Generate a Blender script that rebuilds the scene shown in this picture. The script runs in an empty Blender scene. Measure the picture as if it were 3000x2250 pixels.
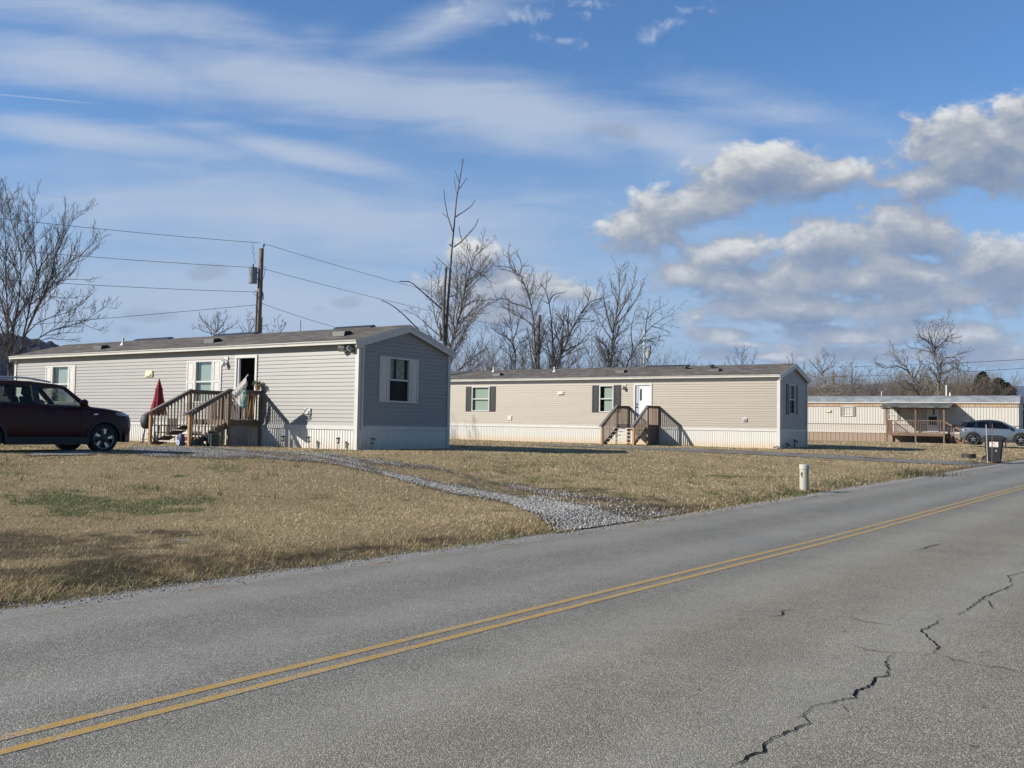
import bpy, bmesh, math, random
import numpy as np
from mathutils import Vector, Matrix

R = math.radians
S = bpy.context.scene
COL = S.collection

# ------------------------------------------------------------------ camera
FPX, PITCH, ROLL, CAMZ = 2709.83, 0.0449, 0.0176, 1.6
cd = bpy.data.cameras.new('camera')
cd.sensor_width = 36.0
cd.lens = 36.0 * FPX / 3000.0
cd.clip_start, cd.clip_end = 0.1, 30000.0
cam = bpy.data.objects.new('camera', cd)
COL.objects.link(cam)
cam.matrix_world = Matrix.Translation((0, 0, CAMZ)) @ Matrix.Rotation(R(90) + PITCH, 4, 'X') @ Matrix.Rotation(ROLL, 4, 'Z')
S.camera = cam

# ------------------------------------------------------------------ exposure, sun, sky
SUN_EL, SUN_BEAR = R(28.0), R(-105.0)          # bearing measured clockwise from the camera's heading (+Y)
S.view_settings.view_transform = 'Standard'
S.view_settings.look = 'None'
S.view_settings.exposure = 0.5
S.view_settings.gamma = 1.0
S.view_settings.use_curve_mapping = False
sl = bpy.data.lights.new('sun', 'SUN')
sl.energy, sl.angle, sl.color = 5.0, R(0.5), (1.0, 0.945, 0.86)
sun = bpy.data.objects.new('sun', sl)
COL.objects.link(sun)
sd = Vector((math.sin(SUN_BEAR) * math.cos(SUN_EL), math.cos(SUN_BEAR) * math.cos(SUN_EL), math.sin(SUN_EL)))
sun.rotation_euler = sd.to_track_quat('Z', 'Y').to_euler()
sun.location = sd * 60


class NT:
    """small helper for node trees"""
    def __init__(s, tree):
        s.t = tree; s.n = tree.nodes; s.l = tree.links
    def add(s, typ, **kw):
        nd = s.n.new(typ)
        for k, v in kw.items():
            if k.startswith('i_'):
                key = k[2:]
                nd.inputs[int(key) if key.isdigit() else key.replace('_', ' ')].default_value = v
            else:
                setattr(nd, k, v)
        return nd
    def link(s, a, b):
        s.l.new(a, b)
    def val(s, x, sock):
        if isinstance(x, (int, float)): sock.default_value = x
        elif isinstance(x, (tuple, list)): sock.default_value = x
        else: s.l.new(x, sock)
    def math(s, op, a, b=0.0, c=None, clamp=False):
        nd = s.n.new('ShaderNodeMath'); nd.operation = op; nd.use_clamp = clamp
        s.val(a, nd.inputs[0]); s.val(b, nd.inputs[1])
        if c is not None: s.val(c, nd.inputs[2])
        return nd.outputs[0]
    def vmath(s, op, a, b=(0, 0, 0)):
        nd = s.n.new('ShaderNodeVectorMath'); nd.operation = op
        s.val(a, nd.inputs[0])
        if op == 'SCALE': s.val(b, nd.inputs[3])
        else: s.val(b, nd.inputs[1])
        return nd.outputs['Value'] if op in ('LENGTH', 'DOT_PRODUCT') else nd.outputs[0]
    def mix(s, f, a, b, blend='MIX'):
        nd = s.n.new('ShaderNodeMix'); nd.data_type = 'RGBA'; nd.blend_type = blend
        s.val(f, nd.inputs[0]); s.val(a, nd.inputs[6]); s.val(b, nd.inputs[7])
        return nd.outputs[2]
    def step(s, x, a, b):
        nd = s.n.new('ShaderNodeMapRange'); nd.interpolation_type = 'SMOOTHSTEP'
        s.val(x, nd.inputs[0]); s.val(a, nd.inputs[1]); s.val(b, nd.inputs[2])
        return nd.outputs[0]
    def noise(s, vec, scale, detail=4.0, rough=0.55, dist=0.0, col=False):
        nd = s.n.new('ShaderNodeTexNoise')
        if vec is not None: s.l.new(vec, nd.inputs['Vector'])
        nd.inputs['Scale'].default_value = scale; nd.inputs['Detail'].default_value = detail
        nd.inputs['Roughness'].default_value = rough; nd.inputs['Distortion'].default_value = dist
        return nd.outputs['Color' if col else 'Fac']
    def ramp(s, x, stops):
        nd = s.n.new('ShaderNodeValToRGB'); el = nd.color_ramp.elements
        while len(el) < len(stops): el.new(0.5)
        for e, (p, c) in zip(el, stops):
            e.position = p; e.color = c if len(c) == 4 else (*c, 1)
        s.val(x, nd.inputs[0])
        return nd.outputs[0]


world = bpy.data.worlds.new('World')
S.world = world
world.use_nodes = True
W = NT(world.node_tree)
W.n.clear()
sky = W.add('ShaderNodeTexSky', sky_type='NISHITA', sun_disc=False, sun_elevation=SUN_EL, sun_rotation=SUN_BEAR,
            altitude=300.0, air_density=1.0, dust_density=0.6, ozone_density=2.2)
geo = W.add('ShaderNodeTexCoord')
sep = W.add('ShaderNodeSeparateXYZ')
W.link(geo.outputs['Generated'], sep.inputs[0])
dy = W.math('MAXIMUM', sep.outputs[1], 0.12)
front = W.step(sep.outputs[1], 0.1, 0.5)                 # the clouds stand in the half of the sky ahead; behind, it is clear and dimmed
cu = W.math('DIVIDE', sep.outputs[0], dy)
cv = W.math('DIVIDE', sep.outputs[2], dy)
cmb = W.add('ShaderNodeCombineXYZ')
W.link(cu, cmb.inputs[0]); W.link(cv, cmb.inputs[1])
UV0 = cmb.outputs[0]


def px_dir(x, y):
    """gnomonic sky coordinates (tan azimuth, tan elevation) of a sight line of the survey camera"""
    u, v = x - 1500.0, y - 1125.0
    cr, sr = math.cos(ROLL), math.sin(ROLL)
    u, v = u * cr + v * sr, -u * sr + v * cr
    c, s = math.cos(PITCH), math.sin(PITCH)
    Y = c + v / FPX * s; Z = s - v / FPX * c
    return u / FPX / Y, Z / Y


def blob_field(nt, uv, blobs):
    """max over soft ellipses (px centre, px radii, tilt deg, strength)"""
    out = None; cur = uv
    for (x, y, rx, ry, tilt, st) in blobs:
        u, v = px_dir(x, y)
        mp = nt.add('ShaderNodeMapping', vector_type='TEXTURE')
        mp.inputs[1].default_value = (u, v, 0)
        mp.inputs[2].default_value = (0, 0, R(-tilt - 1.0))
        mp.inputs[3].default_value = (rx / FPX / st, ry / FPX / st, 1)
        nt.l.new(cur, mp.inputs[0])
        d = nt.math('SUBTRACT', st, nt.vmath('LENGTH', mp.outputs[0]))
        out = d if out is None else nt.math('SMOOTH_MAX', out, d, 0.12)
        ma = nt.n.new('ShaderNodeVectorMath'); ma.operation = 'MULTIPLY_ADD'   # keeps the ellipses evaluated one after another
        nt.l.new(out, ma.inputs[0]); ma.inputs[1].default_value = (1e-9, 0, 0); nt.l.new(cur, ma.inputs[2]); cur = ma.outputs[0]
    return out


# cumulus banks: (px x, px y, radius x, radius y, tilt, strength)
CUM = [
    (2060, 600, 330, 95, -17, 1.0), (2210, 500, 190, 85, -12, 1.0), (2410, 515, 210, 55, -8, .95), (1960, 690, 120, 34, 0, .65),
    (2880, 450, 350, 140, -12, 1.0), (2990, 335, 130, 75, -20, .9), (2720, 520, 170, 66, -10, .9),
    (2140, 735, 165, 66, -6, 1.0), (2080, 820, 190, 55, 0, .95), (2440, 705, 230, 85, -6, 1.0), (2700, 690, 250, 90, 8, 1.0),
    (2500, 820, 400, 95, 2, 1.0), (2900, 780, 280, 105, -6, 1.0), (2330, 900, 310, 58, -6, 1.0), (2660, 890, 290, 56, -8, 1.0),
    (2140, 978, 120, 28, 0, .9), (2460, 985, 200, 36, 0, .95), (2740, 975, 270, 50, 2, 1.0), (2560, 1035, 380, 30, 0, .95), (2930, 1040, 220, 36, 0, .85), (2200, 1010, 90, 20, 0, .8), (2350, 1050, 70, 16, 0, .8), (2620, 1000, 90, 22, 0, .9), (2250, 1045, 240, 22, 0, .75),
    (2560, 810, 520, 120, 0, .7), (2850, 490, 380, 120, -10, .7),
    (1395, 748, 88, 54, 0, .95), (1480, 850, 220, 70, 0, .9), (1640, 850, 120, 46, 0, .85), (1440, 915, 200, 50, 0, .85),
]
WISP = [(1330, 30, 100, 40, -35, .7), (1570, 50, 210, 34, -6, .55), (1615, 112, 110, 30, 8, .7), (1960, 70, 130, 36, -35, .6), (1730, 8, 150, 30, 0, .6), (2080, 40, 60, 20, -30, .5)]
GREY = [(600, 800, 95, 26, -6, .9), (440, 928, 130, 30, 0, .8), (365, 965, 80, 28, 0, .9), (1000, 885, 60, 20, -8, .8), (935, 905, 40, 15, 0, .7), (1810, 380, 100, 40, 0, .95), (2050, 940, 110, 14, 0, .8), (2620, 938, 80, 24, 0, .9)]
# cirrus veils
CIR = [
    (250, 195, 680, 100, 6, .95), (900, 245, 680, 115, 7, 1.15), (1500, 335, 600, 130, 9, 1.1), (1980, 420, 440, 85, 10, .85),
    (300, 400, 560, 60, 5, 1.0), (880, 450, 440, 46, 11, 1.0), (300, 30, 620, 90, 6, .75),
    (1250, 90, 520, 55, -25, .45), (900, 640, 1200, 170, 3, .75), (700, 900, 1700, 190, 0, .9), (2300, 330, 340, 70, 12, .45),
]


def density(uv):
    f = blob_field(W, uv, CUM)
    fl = W.vmath('MULTIPLY', uv, (0.86, 1.22, 1.0))              # cumulus decks lie flat
    n1 = W.noise(fl, 13.0, 8.0, 0.60, 0.35)
    n2 = W.noise(fl, 46.0, 4.0, 0.62, 0.3)
    n = W.math('ADD', W.math('MULTIPLY', W.math('SUBTRACT', n1, 0.5), 2.25), W.math('MULTIPLY', W.math('SUBTRACT', n2, 0.5), 1.05))
    return W.math('ADD', f, n)


D0 = density(UV0)
UV1 = W.vmath('ADD', UV0, (-0.009, 0.019, 0))
D1 = density(UV1)
alpha_c = W.math('MULTIPLY', W.step(D0, -0.14, 0.38), front)
shade = W.math('ADD', 0.44, W.math('MULTIPLY', W.math('SUBTRACT', D0, D1), 0.62), clamp=True)
core = W.step(D0, 0.35, 1.1)
shade = W.math('SUBTRACT', shade, W.math('MULTIPLY', core, 0.2), clamp=True)
# cirrus
mpc = W.add('ShaderNodeMapping'); mpc.inputs[2].default_value = (0, 0, R(6)); mpc.inputs[3].default_value = (1.0, 5.5, 1)
W.link(UV0, mpc.inputs[0])
nc = W.noise(mpc.outputs[0], 5.0, 7.0, 0.6, 0.6)
nc2 = W.noise(UV0, 9.0, 5.0, 0.6, 0.8)
fc = blob_field(W, UV0, CIR)
fc = W.math('ADD', fc, W.math('ADD', W.math('MULTIPLY', W.math('SUBTRACT', nc, 0.5), 1.5), W.math('MULTIPLY', W.math('SUBTRACT', nc2, 0.5), 0.5)))
alpha_i = W.math('MULTIPLY', W.step(fc, -0.35, 1.0), W.math('MULTIPLY', front, 0.78))
# thin contrail high on the left
cx0, cv0 = px_dir(0, 277); cx1, cv1 = px_dir(325, 308)
ct = W.math('SUBTRACT', cv, W.math('ADD', cv0, W.math('MULTIPLY', W.math('SUBTRACT', cu, cx0), (cv1 - cv0) / (cx1 - cx0))))
ctr = W.math('SUBTRACT', 1.0, W.step(W.math('ABSOLUTE', ct), 0.0002, 0.0015))
ctr = W.math('MULTIPLY', W.math('MULTIPLY', ctr, W.math('SUBTRACT', 1.0, W.step(cu, cx1 - 0.05, cx1))), 0.38)
alpha_i = W.math('MAXIMUM', alpha_i, ctr)
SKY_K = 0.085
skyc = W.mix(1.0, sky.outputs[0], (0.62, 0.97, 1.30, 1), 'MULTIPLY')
skyc = W.vmath('SCALE', skyc, W.math('MULTIPLY_ADD', front, SKY_K * 0.45, SKY_K * 0.55))  # unseen sky behind the camera dimmed, so shaded walls get less fill light
# pale haze of the lower air
hz = W.math('SUBTRACT', 1.0, W.step(cv, -0.05, 0.44))
skyc = W.mix(W.math('MULTIPLY', hz, W.math('MULTIPLY', front, 0.88)), skyc, (0.262, 0.342, 0.43, 1))
cir_col = (0.375, 0.425, 0.51, 1)
c1 = W.mix(alpha_i, skyc, cir_col)
cum_col = W.ramp(shade, [(0.0, (0.135, 0.18, 0.27)), (0.3, (0.20, 0.235, 0.30)), (0.6, (0.31, 0.325, 0.345)), (1.0, (0.60, 0.59, 0.56))])
c2 = W.mix(W.math('MULTIPLY', alpha_c, 0.95), c1, cum_col)
fg_ = W.math('ADD', blob_field(W, UV0, GREY), W.math('MULTIPLY', W.math('SUBTRACT', W.noise(UV0, 26.0, 5.0, 0.6, 0.3), 0.5), 2.2))
c2 = W.mix(W.math('MULTIPLY', W.step(fg_, 0.0, 0.7), W.math('MULTIPLY', front, 0.6)), c2, (0.235, 0.275, 0.345, 1))
fw_ = W.math('ADD', blob_field(W, UV0, WISP), W.math('MULTIPLY', W.math('SUBTRACT', W.noise(UV0, 34.0, 7.0, 0.66, 0.8), 0.5), 3.4))
c2 = W.mix(W.math('MULTIPLY', W.step(fw_, 0.15, 1.3), W.math('MULTIPLY', front, 0.62)), c2, (0.46, 0.49, 0.53, 1))
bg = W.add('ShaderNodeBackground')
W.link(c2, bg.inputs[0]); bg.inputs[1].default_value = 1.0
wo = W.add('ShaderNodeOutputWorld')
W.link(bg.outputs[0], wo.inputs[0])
world.cycles.sampling_method = 'MANUAL'
world.cycles.sample_map_resolution = 512


# ------------------------------------------------------------------ survey helpers: sight line -> place
def ray(x, y):
    u, v = x - 1500.0, y - 1125.0
    cr, sr = math.cos(ROLL), math.sin(ROLL)
    u, v = u * cr + v * sr, -u * sr + v * cr
    c, s = math.cos(PITCH), math.sin(PITCH)
    return np.array([u / FPX, c + v / FPX * s, s - v / FPX * c])


def at(x, y, Y):
    d = ray(x, y); t = Y / d[1]
    return (float(d[0] * t), float(Y), float(CAMZ + d[2] * t))


RDX, RDY, TE = 0.616, 0.788, 8.0               # road direction, lawn edge offset
def st(x, y): return RDX * x + RDY * y, -RDY * x + RDX * y
def xy_of(s, t): return RDX * s - RDY * t, RDY * s + RDX * t
def sm(x):
    x = np.clip(x, 0, 1); return x * x * (3 - 2 * x)
def zroad(s):
    q = np.clip(np.asarray(s, float) - 12, 0, 120); return 0.011 * q * q / (q + 4)


def hash2(ix, iy, seed=0):
    h = (ix.astype(np.int64) * 374761393 + iy.astype(np.int64) * 668265263 + seed * 974634777) & 0xFFFFFFFF
    h = ((h ^ (h >> 13)) * 1274126177) & 0xFFFFFFFF
    return ((h ^ (h >> 16)) & 0xFFFF) / 65535.0
def vnoise(x, y, seed=0):
    x = np.asarray(x, float); y = np.asarray(y, float)
    ix = np.floor(x); iy = np.floor(y); fx = x - ix; fy = y - iy
    fx = fx * fx * (3 - 2 * fx); fy = fy * fy * (3 - 2 * fy)
    a = hash2(ix, iy, seed); b = hash2(ix + 1, iy, seed); c = hash2(ix, iy + 1, seed); d = hash2(ix + 1, iy + 1, seed)
    return (a * (1 - fx) + b * fx) * (1 - fy) + (c * (1 - fx) + d * fx) * fy
def fbm(x, y, seed=0, octv=4):
    o = 0; a = 0.5; f = 1.0; tot = 0
    for i in range(octv):
        o = o + a * vnoise(x * f, y * f, seed + i); tot += a; a *= 0.55; f *= 2.07
    return o / tot


def gz(x, y):
    s, t = st(x, y); d = t - TE
    Aa = np.interp(s, [-60, 10, 20, 45, 65, 75, 200], [.9, .86, .68, .36, .33, .2, .2])
    near = sm(d / 1.5)
    bump = (fbm(np.asarray(x) * .35, np.asarray(y) * .35, 5, 3) - .5) * .10 * near
    back = np.clip(-t - 2.5, 0, 40)                       # right of the road the verge falls away a little
    return zroad(s) + .16 * sm(d / 1.0) + (Aa - .16) * sm(d / 11) + bump * np.clip(1 - np.hypot(x, y) / 90, 0, 1) - .25 * sm(back / 4)


def ground_at(px, py, road=False):
    d = ray(px, py)
    ts = np.concatenate([np.linspace(2, 60, 3000), np.linspace(60.1, 400, 2500)])
    P = np.array([0, 0, CAMZ])[None] + d[None] * ts[:, None]
    h = zroad(st(P[:, 0], P[:, 1])[0]) if road else gz(P[:, 0], P[:, 1])
    i = int(np.argmax(P[:, 2] < h))
    a, b = P[max(i - 1, 0)], P[i]
    ha, hb = a[2] - h[max(i - 1, 0)], b[2] - h[i]
    k = ha / (ha - hb) if ha != hb else 0
    q = a + (b - a) * k
    return float(q[0]), float(q[1]), float(q[2])


# ------------------------------------------------------------------ object helpers
def tag(o, label=None, cat=None, group=None, kind=None):
    if label: o['label'] = label
    if cat: o['category'] = cat
    if group: o['group'] = group
    if kind: o['kind'] = kind
    return o
def thing(name, loc, rz=0.0, label=None, cat=None, group=None, rot=None):
    o = bpy.data.objects.new(name, None)
    o.empty_display_size = 0.2
    COL.objects.link(o)
    o.location = loc
    o.rotation_euler = rot if rot else (0, 0, rz)
    return tag(o, label, cat, group)


class MB:
    """collects shapes, links them as ONE mesh object"""
    def __init__(s):
        s.v = []; s.f = []
    def add(s, vs, fs):
        o = len(s.v); s.v.extend(tuple(map(float, p)) for p in vs)
        s.f.extend(tuple(i + o for i in f) for f in fs); return s
    def quad(s, a, b, c, d): return s.add([a, b, c, d], [(0, 1, 2, 3)])
    def box(s, x0, y0, z0, x1, y1, z1):
        x0, x1 = min(x0, x1), max(x0, x1); y0, y1 = min(y0, y1), max(y0, y1); z0, z1 = min(z0, z1), max(z0, z1)
        return s.add([(x0, y0, z0), (x1, y0, z0), (x1, y1, z0), (x0, y1, z0), (x0, y0, z1), (x1, y0, z1), (x1, y1, z1), (x0, y1, z1)],
                     [(0, 3, 2, 1), (4, 5, 6, 7), (0, 1, 5, 4), (1, 2, 6, 5), (2, 3, 7, 6), (3, 0, 4, 7)])
    def beam(s, p0, p1, w, h, up=(0, 0, 1)):
        p0 = Vector(p0); p1 = Vector(p1); d = (p1 - p0).normalized(); u = Vector(up)
        sd_ = d.cross(u)
        if sd_.length < 1e-4: sd_ = d.cross(Vector((0, 1, 0)))
        sd_.normalize(); u = sd_.cross(d).normalized()
        a = sd_ * w / 2; b = u * h / 2
        vs = [p0 - a - b, p0 + a - b, p0 + a + b, p0 - a + b, p1 - a - b, p1 + a - b, p1 + a + b, p1 - a + b]
        return s.add(vs, [(0, 1, 2, 3), (7, 6, 5, 4), (0, 4, 5, 1), (1, 5, 6, 2), (2, 6, 7, 3), (3, 7, 4, 0)])
    def tube(s, pts, r, n=8, cap=True):
        pts = [Vector(p) for p in pts]; m = len(pts)
        rr = [r] * m if isinstance(r, (int, float)) else list(r)
        vs = []; ref = None
        for i, p in enumerate(pts):
            d = (pts[min(i + 1, m - 1)] - pts[max(i - 1, 0)])
            d = d.normalized() if d.length > 1e-9 else Vector((0, 0, 1))
            if ref is None:
                ref = d.orthogonal().normalized()
            a = (ref - d * ref.dot(d))
            a = a.normalized() if a.length > 1e-6 else d.orthogonal().normalized()
            ref = a; b = d.cross(a)
            for k in range(n):
                t = 2 * math.pi * k / n
                vs.append(p + (a * math.cos(t) + b * math.sin(t)) * rr[i])
        fs = [(i * n + k, i * n + (k + 1) % n, (i + 1) * n + (k + 1) % n, (i + 1) * n + k) for i in range(m - 1) for k in range(n)]
        if cap:
            fs.append(tuple(range(n - 1, -1, -1))); fs.append(tuple((m - 1) * n + k for k in range(n)))
        return s.add(vs, fs)
    def lathe(s, prof, n=20, M=None, cap=False):
        """profile (r, h) revolved about local z, then placed by M"""
        vs = []
        for r_, h in prof:
            for k in range(n):
                t = 2 * math.pi * k / n; vs.append(Vector((r_ * math.cos(t), r_ * math.sin(t), h)))
        if M is not None: vs = [M @ v for v in vs]
        m = len(prof)
        fs = [(i * n + k, i * n + (k + 1) % n, (i + 1) * n + (k + 1) % n, (i + 1) * n + k) for i in range(m - 1) for k in range(n)]
        if cap and prof[0][0] > 1e-6: fs.append(tuple(range(n - 1, -1, -1)))
        if cap and prof[-1][0] > 1e-6: fs.append(tuple((m - 1) * n + k for k in range(n)))
        return s.add(vs, fs)
    def prism(s, poly, axis, a, b):
        """2-D polygon extruded along an axis from a to b ('x': (y,z), 'y': (x,z), 'z': (x,y))"""
        def P(p, t):
            return {'x': (t, p[0], p[1]), 'y': (p[0], t, p[1]), 'z': (p[0], p[1], t)}[axis]
        n = len(poly); vs = [P(p, a) for p in poly] + [P(p, b) for p in poly]
        fs = [tuple(range(n - 1, -1, -1)), tuple(range(n, 2 * n))] + [(i, (i + 1) % n, n + (i + 1) % n, n + i) for i in range(n)]
        return s.add(vs, fs)
    def build(s, name, mat=None, parent=None, smooth=False, bevel=0.0, weld=False):
        me = bpy.data.meshes.new(name)
        me.from_pydata(s.v, [], s.f); me.validate(clean_customdata=False)
        bm = bmesh.new(); bm.from_mesh(me)
        if weld: bmesh.ops.remove_doubles(bm, verts=bm.verts, dist=1e-5)
        bmesh.ops.recalc_face_normals(bm, faces=bm.faces)
        bm.to_mesh(me); bm.free()
        if smooth: me.polygons.foreach_set('use_smooth', [True] * len(me.polygons))
        if mat: me.materials.append(mat)
        o = bpy.data.objects.new(name, me); COL.objects.link(o)
        if parent: o.parent = parent
        if bevel:
            md = o.modifiers.new('bevel', 'BEVEL'); md.width = bevel; md.segments = 2; md.limit_method = 'ANGLE'
        return o


def np_mesh(name, verts, faces, mat, parent=None, cols=None, smooth=False, attr='col', uniform=None):
    """mesh from numpy arrays; faces (n,k)"""
    me = bpy.data.meshes.new(name)
    nv, nf, k = len(verts), len(faces), faces.shape[1]
    me.vertices.add(nv); me.vertices.foreach_set('co', np.ascontiguousarray(verts, np.float32).ravel())
    me.loops.add(nf * k); me.loops.foreach_set('vertex_index', np.ascontiguousarray(faces, np.int32).ravel())
    me.polygons.add(nf); me.polygons.foreach_set('loop_start', np.arange(nf, dtype=np.int32) * k)
    if smooth: me.polygons.foreach_set('use_smooth', np.ones(nf, bool))
    me.update(calc_edges=True)
    if cols is not None:
        if not isinstance(cols, dict): cols = {attr: cols}
        for nm, c in cols.items():
            if c.ndim == 1:
                a = me.attributes.new(nm, 'FLOAT', 'POINT'); a.data.foreach_set('value', c.astype(np.float32))
            else:
                if c.shape[1] == 3: c = np.concatenate([c, np.ones((len(c), 1))], 1)
                a = me.attributes.new(nm, 'FLOAT_COLOR', 'POINT'); a.data.foreach_set('color', c.astype(np.float32).ravel())
    if mat: me.materials.append(mat)
    o = bpy.data.objects.new(name, me); COL.objects.link(o)
    if parent: o.parent = parent
    return o


# ------------------------------------------------------------------ materials
def new_mat(name):
    m = bpy.data.materials.new(name); m.use_nodes = True
    nt = NT(m.node_tree); nt.n.clear()
    out = nt.add('ShaderNodeOutputMaterial')
    b = nt.add('ShaderNodeBsdfPrincipled')
    nt.link(b.outputs[0], out.inputs[0])
    return m, nt, b, out
def pbr(name, col, rough=0.6, metal=0.0, var=0.0, vscale=6.0, bump=0.0, bscale=40.0, spec=0.5, stretch=None, coat=0.0, dirt=None):
    m, nt, b, out = new_mat(name)
    b.inputs['Roughness'].default_value = rough; b.inputs['Metallic'].default_value = metal
    b.inputs['Specular IOR Level'].default_value = spec
    if coat: b.inputs['Coat Weight'].default_value = coat; b.inputs['Coat Roughness'].default_value = 0.04
    c = (*col, 1)
    if var or bump or dirt:
        tc = nt.add('ShaderNodeTexCoord'); vec = tc.outputs['Object']
        if stretch:
            mp = nt.add('ShaderNodeMapping'); mp.inputs[3].default_value = stretch; nt.link(vec, mp.inputs[0]); vec = mp.outputs[0]
    if var:
        n = nt.noise(vec, vscale, 6, 0.6)
        lo = tuple(x * (1 - var) for x in col) + (1,); hi = tuple(min(1, x * (1 + var)) for x in col) + (1,)
        cc = nt.mix(nt.step(n, 0.3, 0.7), lo, hi)
        if dirt:
            n2 = nt.noise(vec, dirt[1], 5, 0.65)
            cc = nt.mix(nt.math('MULTIPLY', nt.step(n2, 0.5, 0.75), dirt[2]), cc, (*dirt[0], 1))
        nt.link(cc, b.inputs['Base Color'])
    else:
        b.inputs['Base Color'].default_value = c
    if bump:
        n = nt.noise(vec, bscale, 5, 0.6)
        bp = nt.add('ShaderNodeBump'); bp.inputs['Strength'].default_value = bump; bp.inputs['Distance'].default_value = 0.02
        nt.link(n, bp.inputs['Height']); nt.link(bp.outputs[0], b.inputs['Normal'])
    return m


def siding_mat(name, col):
    m, nt, b, out = new_mat(name)
    tc = nt.add('ShaderNodeTexCoord')
    mp = nt.add('ShaderNodeMapping'); mp.inputs[3].default_value = (0.35, 0.35, 7.9); nt.link(tc.outputs['Object'], mp.inputs[0])
    n = nt.noise(mp.outputs[0], 1.0, 2, 0.4)
    n2 = nt.noise(tc.outputs['Object'], 1.3, 5, 0.65)
    k = nt.math('ADD', nt.math('MULTIPLY', n, 0.5), nt.math('MULTIPLY', n2, 0.5))
    c = nt.mix(nt.step(k, 0.3, 0.7), tuple(x * .95 for x in col) + (1,), tuple(x * 1.04 for x in col) + (1,))
    nt.link(c, b.inputs['Base Color']); b.inputs['Roughness'].default_value = 0.5
    g = nt.noise(tc.outputs['Object'], 55, 3, 0.6)
    bp = nt.add('ShaderNodeBump'); bp.inputs['Strength'].default_value = 0.06; nt.link(g, bp.inputs['Height']); nt.link(bp.outputs[0], b.inputs['Normal'])
    return m


def skirt_mat(name, col, stain=(0.55, 0.42, 0.25), base_z=0.7, amt=0.55):
    """painted metal skirting, splash stained towards its foot"""
    m, nt, b, out = new_mat(name)
    tc = nt.add('ShaderNodeTexCoord'); se = nt.add('ShaderNodeSeparateXYZ'); nt.link(tc.outputs['Object'], se.inputs[0])
    n = nt.noise(tc.outputs['Object'], 2.5, 6, 0.7)
    h = nt.math('SUBTRACT', 1.0, nt.step(nt.math('SUBTRACT', se.outputs[2], nt.math('MULTIPLY', n, 0.5)), base_z - 0.25, base_z + 0.2))
    c = nt.mix(nt.math('MULTIPLY', h, amt), (*col, 1), (*stain, 1))
    nt.link(c, b.inputs['Base Color']); b.inputs['Roughness'].default_value = 0.45
    return m


def shingle_mat(name, dark, light, sx=1.0):
    m, nt, b, out = new_mat(name)
    tc = nt.add('ShaderNodeTexCoord')
    br = nt.add('ShaderNodeTexBrick'); br.offset = 0.37; br.squash = 1.0
    br.inputs['Scale'].default_value = 1.0; br.inputs['Mortar Size'].default_value = 0.012; br.inputs['Mortar Smooth'].default_value = 0.1
    br.inputs['Brick Width'].default_value = 0.62; br.inputs['Row Height'].default_value = 0.14; br.inputs['Bias'].default_value = -0.2
    nt.link(tc.outputs['Object'], br.inputs['Vector'])
    br.inputs['Color1'].default_value = (*dark, 1); br.inputs['Color2'].default_value = (*light, 1); br.inputs['Mortar'].default_value = tuple(x * .45 for x in dark) + (1,)
    mp = nt.add('ShaderNodeMapping'); mp.inputs[3].default_value = (1.6, 7.0, 1); nt.link(tc.outputs['Object'], mp.inputs[0])
    n = nt.noise(mp.outputs[0], 1.0, 4, 0.6)
    c = nt.mix(nt.step(n, 0.42, 0.72), br.outputs[0], tuple(x * 1.25 for x in light) + (1,))
    nt.link(c, b.inputs['Base Color']); b.inputs['Roughness'].default_value = 0.95; b.inputs['Specular IOR Level'].default_value = 0.15
    g = nt.noise(tc.outputs['Object'], 90, 2, 0.6)
    bp = nt.add('ShaderNodeBump'); bp.inputs['Strength'].default_value = 0.35; bp.inputs['Distance'].default_value = 0.02
    nt.link(nt.math('ADD', nt.math('MULTIPLY', br.outputs['Fac'], -0.6), nt.math('MULTIPLY', g, 0.5)), bp.inputs['Height']); nt.link(bp.outputs[0], b.inputs['Normal'])
    return m


def glass_mat(name, tint=(0.75, 0.85, 0.8), rough=0.02, refl=1.0):
    m = bpy.data.materials.new(name); m.use_nodes = True
    nt = NT(m.node_tree); nt.n.clear()
    out = nt.add('ShaderNodeOutputMaterial')
    tr = nt.add('ShaderNodeBsdfTransparent'); tr.inputs[0].default_value = (*tint, 1)
    gl = nt.add('ShaderNodeBsdfGlossy'); gl.inputs['Roughness'].default_value = rough
    fr = nt.add('ShaderNodeFresnel'); fr.inputs[0].default_value = 1.5
    mx = nt.add('ShaderNodeMixShader')
    nt.link(nt.math('MULTIPLY', fr.outputs[0], refl), mx.inputs[0]); nt.link(tr.outputs[0], mx.inputs[1]); nt.link(gl.outputs[0], mx.inputs[2])
    nt.link(mx.outputs[0], out.inputs[0])
    return m


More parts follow.
